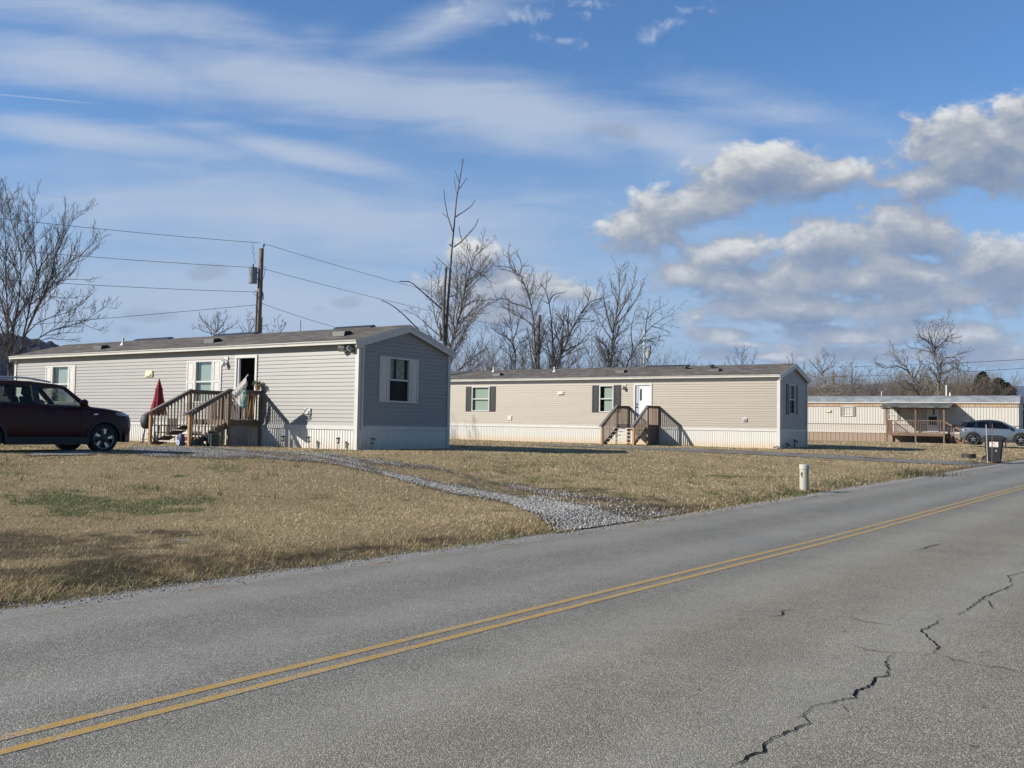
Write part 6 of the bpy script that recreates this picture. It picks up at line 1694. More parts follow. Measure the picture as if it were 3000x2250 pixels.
# ------------------------------------------------------------------ grass: many single blades, thick near the viewer
def blades(x, y, h, w, lean, cols):
    n = len(x); z = gz(x, y)
    az = rng.uniform(0, 2 * np.pi, n); wa = az + np.pi / 2 + rng.normal(0, .5, n)
    ln = lean; tipx = x + np.cos(az) * h * ln; tipy = y + np.sin(az) * h * ln; tipz = z + h * np.sqrt(np.clip(1 - ln * ln, .02, 1))
    wx, wy = np.cos(wa) * w / 2, np.sin(wa) * w / 2
    V = np.stack([np.stack([x - wx, y - wy, z - .004], 1), np.stack([x + wx, y + wy, z - .004], 1), np.stack([tipx, tipy, tipz], 1)], 1).reshape(-1, 3)
    F = np.arange(3 * n).reshape(n, 3)
    return V, F, np.repeat(cols, 3, 0)
def off_drive(x, y):
    k = np.ones(len(x), bool)
    for T, w in ((T1, 1), (T2, 2)):
        lo = np.minimum(T[1].min(0), T[2].min(0)); hi = np.maximum(T[1].max(0), T[2].max(0))
        for i in np.nonzero((x > lo[0]) & (x < hi[0]) & (y > lo[1]) & (y < hi[1]))[0]:
            r_ = drive_uv(T, x[i], y[i])
            if r_ is not None and rng.random() < gravel_amount(r_[0], r_[1], w) * 1.3 + .05: k[i] = False
    return k
def in_home(x, y):
    o = np.zeros(len(x), bool)
    for h, L, w in ((1, 20.1, 4.75), (2, 24.1, 4.75), (3, 18, 4.2)):
        x0, y0, b_ = HOMES[h]; d1, d2 = dirs(b_); a = (x - x0) * d1[0] + (y - y0) * d1[1]; D = (x - x0) * d2[0] + (y - y0) * d2[1]
        o |= (a > -.02) & (a < L) & (D > -.02) & (D < w)
    return o
VS, FS, CS = [], [], []
nb_ = 0
GV, GF, GC = [], [], []; ngb = 0
for (Y0, Y1, dens, h0, h1, w0) in ((6.5, 11, 2900, .02, .05, .0048), (11, 16, 1350, .02, .05, .007), (16, 24, 480, .022, .052, .011), (24, 38, 150, .022, .055, .018), (38, 66, 36, .03, .065, .035)):
    xl, xr = -.64 * Y1, .62 * Y1
    n = int((xr - xl) * (Y1 - Y0) * dens)
    x = rng.uniform(xl, xr, n); y = rng.uniform(Y0, Y1, n)
    s, t = st(x, y)
    k = (t > te_at(s) + .0 + .14 * vnoise(s * 2.2, t * 0, 77)) & (np.abs(x) < .64 * y + 1)
    x, y = x[k], y[k]; k = ~in_home(x, y); x, y = x[k], y[k]
    k = off_drive(x, y); x, y = x[k], y[k]
    g, d, v = lawn_cols(x, y); s, t = st(x, y)
    thin = .6 * fbm(x * 2.2, y * 2.2, 51, 3) + .4 * fbm(x * 8, y * 8, 53, 2)
    k = rng.random(len(x)) < np.clip((1 - .68 * d) * (1 - .9 * v) * (.36 + 1.2 * thin), 0, 1); x, y, g, d, t, s = x[k], y[k], g[k], d[k], t[k], s[k]
    n = len(x); rnd = rng.random((n, 1)); tone = (.5 * fbm(x * .6, y * .6, 61, 3) + .5 * fbm(x * 2.6, y * 2.6, 66, 3))[:, None]
    straw = np.array([.35, .275, .165]) * (1 - rnd) + np.array([.73, .605, .39]) * rnd
    straw = straw * (.50 + 1.15 * tone)
    verge = np.exp(-((t - te_at(s) - .35) / .35) ** 2)[:, None]
    straw = straw * (1 - .35 * verge) + np.array([.62, .40, .16]) * .35 * verge
    isg = rng.random(n) < np.maximum(g * .56 + .22 * np.clip(fbm(x * .5, y * .5, 71, 3) - .38, 0, 1), .55 * np.exp(-((t - te_at(s) - .10) / .07) ** 2))
    gc = np.array([.085, .105, .036]) * (1 - rnd) + np.array([.22, .24, .095]) * rnd
    dk = (rng.random(n) < d * .75)[:, None]
    straw = np.where(dk, straw * .36, straw)
    h = rng.uniform(h0, h1, n) * (.75 + .6 * thin[k]) * (1 + 1.0 * verge[:, 0]); w = w0 * rng.uniform(.7, 1.3, n); ln = rng.uniform(.5, .97, n)
    i = ~isg
    V, F, C_ = blades(x[i], y[i], h[i], w[i], ln[i], straw[i]); VS.append(V); FS.append(F + nb_); CS.append(C_); nb_ += len(V)
    i = isg
    V, F, C_ = blades(x[i], y[i], h[i] * 1.25, w[i] * 1.25, ln[i] * .85, gc[i]); GV.append(V); GF.append(F + ngb); GC.append(C_); ngb += len(V)
# scattered upright weed tufts on the right-hand lawn
tx, ty = [], []
for _ in range(330):
    px = rng.uniform(1350, 2850); py = rng.uniform(1318, 1470)
    q = ground_at(px, py); s, t = st(q[0], q[1])
    if t < 8.4 or q[1] > 60: continue
    tx.append(q[0]); ty.append(q[1])
for _ in range(26):
    q = ground_at(rng.uniform(0, 900), rng.uniform(1350, 1480)); tx.append(q[0]); ty.append(q[1])
tx = np.array(tx); ty = np.array(ty); k = off_drive(tx, ty) & ~in_home(tx, ty); tx, ty = tx[k], ty[k]
rep = rng.integers(6, 16, len(tx)); x = np.repeat(tx, rep) + rng.normal(0, .035, rep.sum()); y = np.repeat(ty, rep) + rng.normal(0, .035, rep.sum())
rnd = rng.random((len(x), 1)); gc = np.array([.10, .12, .055]) * (1 - rnd) + np.array([.26, .25, .12]) * rnd
V, F, C_ = blades(x, y, rng.uniform(.05, .15, len(x)), rng.uniform(.008, .016, len(x)), rng.uniform(.1, .6, len(x)), gc); GV.append(V); GF.append(F + ngb); GC.append(C_); ngb += len(V)
M['grass'] = attr_mat('grass_blades', 'col', .85, .25)
tag(np_mesh('dry_grass', np.concatenate(VS), np.concatenate(FS), M['grass'], None, np.concatenate(CS)), None, None, None, 'stuff')
tag(np_mesh('green_grass', np.concatenate(GV), np.concatenate(GF), M['grass'], None, np.concatenate(GC)), None, None, None, 'stuff')
# the dark dry weed clump by the road
wx, wy, wz = ground_at(2725, 1394)
n = 260; x = wx + rng.normal(0, .55, n); y = wy + rng.normal(0, .35, n)
V, F, C_ = blades(x, y, rng.uniform(.08, .34, n), rng.uniform(.012, .03, n), rng.uniform(.1, .8, n), np.array([.06, .045, .035]) + rng.random((n, 1)) * np.array([.16, .13, .09]))
tag(np_mesh('weed_clump', V, F, M['grass'], None, C_), None, None, None, 'stuff')

# ------------------------------------------------------------------ bare winter trees
def bark(name, dark, light):
    m, nt, b, out = new_mat(name)
    tc = nt.add('ShaderNodeTexCoord'); mp = nt.add('ShaderNodeMapping'); mp.inputs[3].default_value = (5, 5, 1.2); nt.link(tc.outputs['Object'], mp.inputs[0])
    n = nt.noise(mp.outputs[0], 1.5, 5, .65); nt.link(nt.mix(nt.step(n, .35, .68), (*dark, 1), (*light, 1)), b.inputs['Base Color'])
    b.inputs['Roughness'].default_value = .95; b.inputs['Specular IOR Level'].default_value = .1
    return m
M['bark_dark'] = bark('dark_grey_bark', (.065, .057, .051), (.19, .17, .15))
M['bark_pale'] = bark('pale_grey_bark', (.11, .10, .09), (.30, .275, .245))
M['bark_mid'] = bark('grey_brown_bark', (.08, .069, .058), (.23, .20, .17))
M['bark_tan'] = bark('tan_twig_bark', (.10, .078, .058), (.24, .195, .15))


class Tubes:
    """bulk builder for branches: many polylines, equal point counts grouped"""
    def __init__(s): s.g = {}
    def add(s, pts, rad, n):
        s.g.setdefault((len(pts), n), []).append((pts, rad))
    def mesh(s):
        VV, FF = [], []; o = 0
        for (m, n), L in s.g.items():
            P = np.array([l[0] for l in L], float); Rr = np.array([l[1] for l in L], float); k = len(L)
            T = np.empty_like(P); T[:, 1:-1] = P[:, 2:] - P[:, :-2]; T[:, 0] = P[:, 1] - P[:, 0]; T[:, -1] = P[:, -1] - P[:, -2]
            T /= np.maximum(np.linalg.norm(T, axis=2, keepdims=True), 1e-9)
            ax = P[:, -1] - P[:, 0]; ax /= np.maximum(np.linalg.norm(ax, axis=1, keepdims=True), 1e-9)
            ref = np.where(np.abs(ax[:, 2:3]) < .8, np.array([[0, 0, 1.]]), np.array([[1., 0, 0]]))
            A = np.cross(T, ref[:, None, :]); A /= np.maximum(np.linalg.norm(A, axis=2, keepdims=True), 1e-9); B = np.cross(T, A)
            q = 2 * np.pi * np.arange(n) / n
            V = P[:, :, None, :] + Rr[:, :, None, None] * (A[:, :, None, :] * np.cos(q)[None, None, :, None] + B[:, :, None, :] * np.sin(q)[None, None, :, None])
            idx = np.arange(k * m * n).reshape(k, m, n) + o
            a = idx[:, :-1, :]; b = np.roll(idx, -1, 2)[:, :-1, :]; c = np.roll(idx, -1, 2)[:, 1:, :]; d = idx[:, 1:, :]
            VV.append(V.reshape(-1, 3)); FF.append(np.stack([a, b, c, d], -1).reshape(-1, 4)); o += k * m * n
        return np.concatenate(VV), np.concatenate(FF)


def resample(pts, n):
    P = np.array(pts, float); d = np.r_[0, np.cumsum(np.linalg.norm(np.diff(P, axis=0), axis=1))]
    k = np.linspace(0, d[-1], n); return np.stack([np.interp(k, d, P[:, i]) for i in range(3)], 1), d[-1]


def grow(levels, limb, r0, r1, lv, prm, rng):
    """limb: (m,3) points; side branches sprout along it, level by level"""
    P, L = resample(limb, max(5, min(14, int(len(limb) * 1.6))))
    m = len(P); rad = r0 + (r1 - r0) * np.linspace(0, 1, m) ** .8
    levels[lv].add(P.tolist(), rad.tolist(), (8, 5, 4, 3, 3)[lv])
    if lv >= prm['max']: return
    dens = prm['dens'][lv]; n = max(1, int(L * dens * rng.uniform(.8, 1.2)))
    T = np.gradient(P, axis=0); T /= np.maximum(np.linalg.norm(T, axis=1, keepdims=True), 1e-9)
    f0 = prm['from'][lv]
    for j in range(n):
        f = f0 + (1 - f0) * (j + rng.random()) / n
        i = f * (m - 1); i0 = int(min(i, m - 2)); k = i - i0
        p = P[i0] * (1 - k) + P[i0 + 1] * k; t = T[i0]; rr = (rad[i0] * (1 - k) + rad[i0 + 1] * k)
        v = rng.normal(0, 1, 3); v -= t * v.dot(t); v /= max(1e-9, np.linalg.norm(v))
        if prm.get('flat') and lv == 0: pass
        an = R(rng.uniform(*prm['ang']))
        d = t * math.cos(an) + v * math.sin(an); d[2] += prm['up'][lv]; d /= np.linalg.norm(d)
        ln = L * prm['len'][lv] * (1.06 - .80 * f) * rng.uniform(.6, 1.25)
        ln = min(max(ln, prm['min'][lv]), prm['cap'][lv])
        ns = (5, 5, 4, 3)[min(lv, 3)]; q = [p]; dd = d.copy()
        for s_ in range(ns - 1):
            dd = dd + rng.normal(0, prm['wig'], 3); dd[2] += prm['curl'][lv]; dd /= np.linalg.norm(dd)
            q.append(q[-1] + dd * ln / (ns - 1))
        rc = min(rr * .62, prm['rmax'][lv]) ; rc = max(rc, prm['rmin'])
        grow(levels, np.array(q), rc, max(rc * .35, prm['rmin'] * .75), lv + 1, prm, rng)


PRM = dict(max=3, dens=(1.7, 3.0, 4.2), ang=(28, 62), up=(.12, .18, .15), curl=(.05, .07, .05), len=(.42, .46, .5), min=(.5, .3, .18), cap=(3.6, 1.6, .7), wig=.16, rmax=(.07, .03, .016), rmin=.0085)
PRM['from'] = (.25, .2, .15)
def prm(**k):
    d = dict(PRM); d.update(k); return d


def tree(name, base, limbs, pr, mat, label, cat='tree', group=None, seed=1, twig=None, bend=0.0):
    """limbs: list of (points, r0, r1); thing > trunk, branches, twigs"""
    rng = np.random.default_rng(seed)
    t = thing(name, base, 0, label, cat, group)
    lv = [Tubes() for _ in range(5)]; B = np.array(base)
    for (pts, r0, r1) in limbs:
        grow(lv, np.array(pts, float) - B, r0, r1, 0, pr, rng)
    for i, nm in ((0, 'trunk'), (1, 'branches'), (2, 'twigs')):
        if not lv[i].g: continue
        if i == 2:
            tt_ = Tubes()
            for q in lv[2:]:
                for k, L in q.g.items(): tt_.g.setdefault(k, []).extend(L)
            V, F = tt_.mesh()
        else: V, F = lv[i].mesh()
        np_mesh(nm, V, F, (twig or mat) if i == 2 else mat, t, None, smooth=True)['kind'] = 'stuff' if i == 2 else 'thing'
    return t


def limb_px(L, Y, rng, depth=.0, org=(1100, 440), sc=2.328, wob=.0):
    """a limb followed by sight lines; its far end leans depth metres nearer or farther"""
    n = len(L); out_ = []
    for i, (x, y) in enumerate(L):
        k = i / max(1, n - 1); out_.append(at(org[0] + x / sc, org[1] + y / sc, Y + depth * k ** 1.3 + (rng.normal(0, wob) if 0 < i else 0)))
    return out_
TG = 'bare trees behind the homes'
rg = np.random.default_rng(3)
def pxtree(name, L, Y, pr, mat, label, seed, org=(1100, 440), sc=2.328, group=TG, twig=None, dscale=1.0, rs=1.0):
    """L: list of (px polyline, r0, r1, depth lean); the first one starts at the foot"""
    rng = np.random.default_rng(seed)
    x0, y0 = L[0][0][0]; p = at(org[0] + x0 / sc, org[1] + y0 / sc, Y)
    base = (p[0], p[1], .6)
    limbs = []
    for i, (pts, r0, r1, dp) in enumerate(L):
        q = limb_px(pts, Y, rng, dp * dscale, org, sc, .12 if i else .05)
        if i == 0 or pts[0] == L[0][0][0]: q = [(q[0][0], q[0][1], .4)] + q
        limbs.append((q, r0 * rs * .72, r1 * rs * .9))
    return tree(name, base, limbs, pr, mat, label, 'tree', group, seed, twig)

# the tall dead snag
snag = prm(max=0)
pxtree('dead_tree', [([(480, 1330), (490, 1100), (505, 900), (520, 680), (540, 480), (552, 340), (570, 230), (592, 90), (600, 60)], .27, .035, 0),
    ([(470, 1330), (465, 1200), (465, 1100), (472, 950), (477, 880), (482, 800)], .22, .12, -.3), ([(527, 555), (490, 440), (470, 330), (467, 265)], .07, .03, -.8), ([(490, 460), (470, 440), (457, 430)], .04, .025, -.3),
    ([(548, 455), (580, 432), (610, 415), (655, 380), (678, 340)], .07, .03, .9), ([(535, 660), (560, 642), (585, 625), (650, 555), (680, 520), (702, 468)], .10, .03, -1.2), ([(590, 610), (577, 580), (575, 560), (570, 520)], .05, .03, -.5), ([(648, 560), (645, 545)], .04, .03, 0),
    ([(570, 265), (585, 245), (600, 225), (622, 190)], .055, .025, .5), ([(572, 225), (558, 180), (541, 138)], .05, .025, -.4), ([(556, 300), (545, 260), (536, 185)], .04, .02, .4), ([(592, 90), (588, 75), (586, 58)], .03, .02, 0),
    ([(500, 808), (470, 778), (450, 762), (418, 730)], .08, .035, 1.0), ([(522, 660), (512, 650), (506, 640)], .07, .05, 0),
    ([(462, 1095), (420, 1055), (380, 1020), (300, 950), (240, 895), (200, 897), (165, 893)], .11, .04, -1.5), ([(445, 1300), (440, 1190)], .16, .10, .2), ([(450, 1230), (440, 1190), (436, 1180)], .1, .08, .1),
    ([(420, 1330), (330, 1260), (270, 1200), (160, 1090), (75, 1035), (40, 1025)], .11, .035, -1.8), ([(505, 1000), (540, 990), (575, 965)], .06, .03, .6)], 78.0, snag, M['bark_dark'], 'tallest dead tree with a broken second stem behind the grey gable', 41, dscale=1.0)

big = prm(dens=(2.1, 3.6, 4.4), cap=(4.6, 2.1, 1.0), rmin=.012)
pxtree('bare_tree', [([(508, 1350), (540, 1250), (565, 1180), (590, 1050), (610, 950), (640, 860), (655, 800), (670, 740), (690, 700), (720, 680), (750, 660)], .22, .03, 1.2),
    ([(590, 1080), (650, 1040), (700, 1020), (740, 1030), (790, 1005)], .10, .03, -1.5), ([(610, 950), (615, 880), (625, 800), (630, 740)], .09, .02, 1.5), ([(655, 810), (700, 830), (735, 860), (775, 885), (800, 950)], .08, .02, -1.0), ([(560, 1190), (600, 1160), (650, 1170)], .08, .02, 1.4),
    ([(540, 1260), (530, 1150), (545, 1050), (560, 900), (550, 780)], .09, .015, 2.0), ([(505, 1340), (440, 1250), (400, 1120), (380, 980), (385, 840)], .10, .015, 1.6), ([(480, 1300), (380, 1220), (290, 1130), (200, 1090)], .09, .015, 1.5), ([(500, 1200), (440, 1050), (420, 900), (455, 770)], .08, .015, 2.2)], 82.0, big, M['bark_dark'], 'leaning bare tree just right of the tall dead snag', 42, twig=M['bark_mid'])
tw = prm(dens=(1.9, 3.4, 4.2), cap=(3.8, 1.7, .8), rmin=.012)
pxtree('bare_tree', [([(1095, 1490), (1092, 1380), (1085, 1280), (1075, 1130), (1050, 1000), (1010, 890), (985, 850), (960, 830), (925, 800), (890, 790), (850, 785), (820, 788)], .20, .03, -1.0),
    ([(985, 845), (1000, 790), (985, 740), (960, 690), (955, 670)], .07, .02, .8), ([(1000, 790), (1040, 790), (1045, 780)], .05, .02, .5), ([(960, 830), (935, 760), (890, 720), (870, 710)], .06, .02, -.8), ([(1060, 1085), (1000, 1060), (950, 1050), (900, 1020), (860, 1010), (820, 1018), (780, 1020)], .10, .03, 1.2), ([(1045, 990), (1090, 960), (1095, 940)], .05, .02, .6)], 81.0, tw, M['bark_dark'], 'crooked bare tree arching over to the left, mid group', 43, twig=M['bark_mid'])
pxtree('dead_tree', [([(1108, 1490), (1118, 1350), (1112, 1250), (1120, 1160), (1122, 1125)], .19, .12, .4), ([(1110, 1300), (1140, 1290), (1128, 1265)], .06, .04, .3)], 81.5, snag, M['bark_dark'], 'short dead trunk with a broken top, mid group', 44)
pxtree('bare_tree', [([(1215, 1495), (1212, 1380), (1208, 1280), (1195, 1100), (1183, 1040), (1165, 960), (1150, 930), (1125, 905)], .19, .04, .6), ([(1183, 1045), (1200, 1005), (1215, 985), (1250, 975), (1292, 972)], .09, .03, -.8), ([(1215, 1035), (1225, 1010), (1260, 985)], .05, .02, .3), ([(1160, 950), (1170, 900), (1190, 880), (1205, 845)], .06, .02, .5), ([(1165, 905), (1172, 870), (1170, 830)], .04, .015, .2), ([(1185, 1050), (1150, 1030), (1128, 1018)], .05, .02, -.5), ([(1208, 1240), (1160, 1190), (1130, 1180)], .06, .02, .8)],
       82.0, prm(dens=(.5, 1.2, 2.0), cap=(1.6, .8, .4)), M['bark_dark'], 'sparse bare tree with stubby raised arms, mid group', 45, twig=M['bark_mid'])
pxtree('bare_tree', [([(950, 1490), (960, 1420), (955, 1380), (935, 1300), (925, 1200), (915, 1100), (905, 1050)], .15, .02, .8), ([(955, 1390), (930, 1310), (890, 1270), (830, 1245), (790, 1210)], .09, .03, -1.0), ([(950, 1370), (985, 1310), (1030, 1300), (1060, 1250)], .08, .02, 1.0), ([(940, 1300), (965, 1220), (985, 1150), (1000, 1100)], .07, .02, -.6), ([(925, 1230), (880, 1150), (850, 1120)], .06, .02, .8)],
       84.0, tw, M['bark_pale'], 'small pale bare tree forking low, mid group', 46)
pxtree('bare_tree', [([(1215, 1480), (1250, 1420), (1285, 1370), (1320, 1270), (1350, 1200), (1390, 1130), (1420, 1090), (1480, 1020), (1550, 1008)], .21, .03, 1.0), ([(1285, 1370), (1340, 1345), (1400, 1320), (1450, 1290)], .10, .03, -1.0), ([(1320, 1270), (1310, 1180), (1320, 1100), (1310, 1060)], .08, .02, 1.0), ([(1350, 1200), (1290, 1150), (1270, 1120)], .06, .02, -.8), ([(1400, 1110), (1440, 1060), (1470, 960)], .07, .02, 1.2), ([(1260, 1410), (1275, 1280), (1285, 1270)], .12, .10, .3), ([(1380, 1150), (1450, 1150), (1500, 1170)], .06, .02, -.6)],
       83.0, big, M['bark_dark'], 'large bare tree leaning right with a broken stub at its foot', 47, twig=M['bark_mid'])
va = prm(dens=(2.6, 3.6, 4.2), len=(.30, .46, .5), ang=(20, 45), up=(.25, .25, .2), cap=(3.6, 1.7, .8), rmin=.012)
pxtree('bare_tree', [([(1605, 1475), (1612, 1350), (1620, 1250), (1640, 1130), (1660, 1050), (1665, 930), (1655, 800)], .23, .02, .8), ([(1620, 1250), (1580, 1130), (1560, 1020), (1545, 900)], .10, .02, 1.2), ([(1640, 1150), (1700, 1050), (1750, 940), (1785, 800)], .11, .02, -1.2), ([(1630, 1200), (1720, 1110), (1790, 1000), (1835, 880)], .10, .02, .6), ([(1615, 1300), (1540, 1190), (1490, 1090)], .08, .02, -1.0), ([(1660, 1060), (1610, 950), (1600, 850)], .07, .02, 1.0), ([(1660, 980), (1700, 900), (1715, 820)], .06, .015, .4), ([(1620, 1290), (1720, 1210), (1780, 1150)], .07, .015, 1.0)],
       84.0, va, M['bark_mid'], 'vase shaped bare tree with a full crown of upright twigs', 48)
pxtree('bare_tree', [([(1700, 1480), (1760, 1380), (1800, 1310), (1840, 1250), (1880, 1200), (1940, 1160), (2000, 1130), (2040, 1110)], .16, .02, -1.0), ([(1800, 1310), (1850, 1285), (1900, 1310), (1930, 1370)], .07, .015, .8), ([(1840, 1250), (1850, 1150), (1870, 1080), (1860, 1010)], .08, .015, .8), ([(1880, 1200), (1960, 1220), (2020, 1250)], .06, .015, -.6), ([(1850, 1150), (1930, 1080), (1990, 1050)], .06, .015, .5), ([(1760, 1380), (1740, 1250), (1760, 1120), (1800, 1040)], .09, .015, 1.2)],
       86.0, prm(dens=(1.8, 2.9, 3.6), up=(.02, .0, -.05), curl=(-.02, -.05, -.06), cap=(3.0, 1.5, .8), rmin=.012), M['bark_mid'], 'arching bare tree with fine drooping twigs beside the pale pole', 49)

# saplings and undergrowth of that copse
sp = prm(max=2, dens=(2.0, 3.2), cap=(1.8, .8, .4), rmax=(.03, .016, .01), ang=(22, 55))
rr_ = random.Random(8)
for i in range(15):
    px = 545 + i * 92 + rr_.uniform(-25, 25); Y = rr_.uniform(76, 90); top = rr_.uniform(1130, 1330); lean = rr_.uniform(-60, 60)
    L = [([(px, 1495), (px + lean * .25, 1400), (px + lean * .6, (1400 + top) / 2), (px + lean, top)], rr_.uniform(.05, .09), .012, rr_.uniform(-1, 1)),
         ([(px, 1440), (px - 40, 1360), (px - 80 - lean * .2, 1290)], .04, .01, rr_.uniform(-1, 1)), ([(px + lean * .2, 1420), (px + 50, 1340), (px + 90, 1260)], .04, .01, rr_.uniform(-1, 1))]
    pxtree('sapling', L, Y, sp, M['bark_mid'] if i % 3 else M['bark_pale'], 'slender bare sapling among the undergrowth behind the beige roof', 300 + i, group='saplings of the copse')
def brush(name, boxes, Y0, Y1, n, mat, seed, hmul=1.0, kind='stuff'):
    rng = np.random.default_rng(seed); lv = [Tubes() for _ in range(5)]; pr = prm(max=1, dens=(2.2, 3), cap=(1.2, .6, .4), rmax=(.02, .012, .01), rmin=.009, ang=(20, 60))
    for i in range(n):
        x0, x1, ytop = boxes[rng.integers(len(boxes))]; Y = rng.uniform(Y0, Y1); px = rng.uniform(x0, x1)
        p = np.array(at(px, 1250, Y)); p[2] = .6; h = max(1.0, (at(px, ytop, Y)[2] - .6) * rng.uniform(.55, 1.0)) * hmul
        d = np.array([rng.normal(0, .28), rng.normal(0, .28), 1.0]); q = [p]
        for s_ in range(4):
            d = d + rng.normal(0, .16, 3) * np.array([1, 1, .4]); d /= np.linalg.norm(d); q.append(q[-1] + d * h / 4)
        grow(lv, np.array(q), rng.uniform(.015, .03), .009, 0, pr, rng)
    tt_ = Tubes()
    for q in lv:
        for k, L in q.g.items(): tt_.g.setdefault(k, []).extend(L)
    V, F = tt_.mesh(); return tag(np_mesh(name, V, F, mat, None, None), None, None, None, kind)
brush('undergrowth', [(1325, 1500, 985), (1480, 1700, 995), (1680, 1900, 985), (1850, 1960, 1010)], 78, 92, 560, M['bark_pale'], 71)

# small trees beyond the grey roof, left of and around the tall pole
sc5 = dict(org=(0, 500), sc=2.212)
rd = prm(dens=(2.8, 3.2, 3.6), ang=(25, 55), cap=(2.6, 1.3, .6), rmin=.014)
pxtree('bare_tree', [([(1400, 1075), (1400, 1020), (1395, 960)], .13, .02, .5), ([(1400, 1050), (1340, 990), (1290, 950)], .08, .02, 1.0), ([(1400, 1050), (1450, 990), (1480, 935)], .08, .02, -1.0), ([(1400, 1065), (1320, 1040), (1255, 1010)], .07, .02, .6), ([(1400, 1065), (1490, 1020), (1545, 980)], .07, .02, .8), ([(1400, 1040), (1420, 980), (1410, 930)], .06, .02, -.6)], 92.0, rd, M['bark_mid'], 'round crowned bare tree beyond the grey roof, left of the tall pole', 51, **sc5)
pxtree('bare_tree', [([(1640, 1065), (1620, 1010), (1600, 970)], .08, .02, .5), ([(1640, 1060), (1690, 1010), (1735, 1005)], .07, .02, -.5), ([(1630, 1030), (1650, 990), (1640, 960)], .05, .02, .3)], 92.0, rd, M['bark_mid'], 'small bare tree hidden by the foot of the tall pole', 52, **sc5)
pxtree('bare_tree', [([(1815, 1055), (1815, 1020), (1805, 995)], .06, .02, .3), ([(1815, 1050), (1845, 1010), (1850, 985)], .06, .03, -.3)], 90.0, rd, M['bark_mid'], 'low bare treetop above the grey roof, right of the tall pole', 53, **sc5)
pxtree('dead_tree', [([(1949, 1050), (1950, 1000), (1949, 970)], .06, .04, .0)], 90.0, snag, M['bark_dark'], 'single bare stick rising above the grey roof', 54, **sc5)
# left tree: many stems fanning out of one stool
sL = dict(org=(0, 560), sc=2.862)
mp_ = prm(dens=(3.2, 4.8, 5.4), ang=(24, 50), up=(.26, .28, .3), curl=(.09, .14, .16), cap=(2.4, 1.1, .45), rmin=.0085, rmax=(.05, .024, .013))
pxtree('bare_tree', [([(75, 1600), (72, 1350), (65, 1200), (70, 1050), (55, 900), (45, 700), (55, 480), (30, 250), (10, 60)], .15, .012, -1.0),
    ([(95, 1590), (100, 1300), (125, 1080), (160, 930), (170, 750), (180, 560), (150, 400), (90, 260), (65, 60)], .13, .012, .8), ([(170, 700), (110, 620), (45, 530), (-30, 440)], .06, .012, -1.2),
    ([(110, 1500), (170, 1330), (215, 1130), (260, 920), (310, 700), (290, 480), (275, 300), (270, 60)], .13, .012, 1.2), ([(310, 690), (370, 580), (460, 480), (520, 340), (550, 120)], .07, .012, -.8),
    ([(150, 1420), (220, 1180), (300, 990), (380, 840), (440, 700), (450, 560), (530, 400), (610, 240), (680, 160)], .12, .012, .6), ([(230, 1160), (330, 950), (440, 770), (550, 620), (640, 560), (760, 470), (820, 340)], .10, .012, -1.5),
    ([(130, 1370), (260, 1290), (380, 1190), (520, 1140), (660, 1110), (760, 1060), (860, 980), (930, 940)], .085, .012, 1.5), ([(190, 1230), (300, 1110), (420, 1060), (560, 1020), (680, 960), (770, 860)], .07, .012, -1.0), ([(260, 1290), (400, 1230), (520, 1250), (640, 1240)], .05, .012, .6),
    ([(440, 770), (560, 740), (660, 740), (780, 740)], .045, .01, .8), ([(70, 1150), (30, 1000), (-20, 800), (-60, 500)], .09, .012, -1.5), ([(60, 1300), (0, 1120), (-60, 900), (-120, 700)], .10, .012, .5), ([(75, 1420), (20, 1320), (-60, 1250), (-150, 1180)], .07, .012, -.6), ([(300, 900), (420, 880), (560, 900), (700, 880)], .05, .01, -.5), ([(690, 1110), (800, 1160), (900, 1170)], .03, .01, .3)],
    50.0, mp_, M['bark_dark'], 'large many stemmed bare tree with upturned twigs at the left edge', 55, group=None, rs=.72, **sL)

# right-hand trees beyond the old trailer
sR = dict(org=(2340, 900), sc=3.352)
kb = prm(dens=(2.4, 3.4, 3.6), ang=(30, 65), cap=(3.6, 1.7, .8), rmin=.016, rmax=(.10, .045, .024), wig=.24)
pxtree('bare_tree', [([(1372, 880), (1372, 760), (1368, 640), (1355, 540), (1330, 440), (1335, 390), (1345, 300), (1400, 200), (1412, 110)], .30, .025, 1.0), ([(1330, 440), (1300, 370), (1250, 330), (1190, 290), (1170, 220), (1150, 165)], .13, .02, -1.5), ([(1330, 450), (1260, 430), (1190, 410), (1110, 400), (1050, 370)], .12, .02, 1.5), ([(1335, 400), (1400, 370), (1450, 310), (1490, 240), (1530, 190)], .12, .02, 1.5), ([(1320, 380), (1290, 300), (1270, 220), (1300, 140)], .09, .02, -.8), ([(1365, 590), (1400, 530), (1440, 495), (1510, 490), (1560, 470), (1640, 440), (1700, 430)], .13, .02, -1.0), ([(1500, 490), (1540, 500), (1600, 560), (1700, 600)], .07, .02, .8), ([(1370, 700), (1450, 620), (1560, 600), (1650, 640)], .10, .02, 1.4), ([(1440, 330), (1500, 340), (1600, 370)], .06, .02, -.6)],
       104.0, kb, M['bark_mid'], 'tallest bare tree with a flat domed crown beyond the old trailer', 61, group='trees beyond the old trailer', **sR)
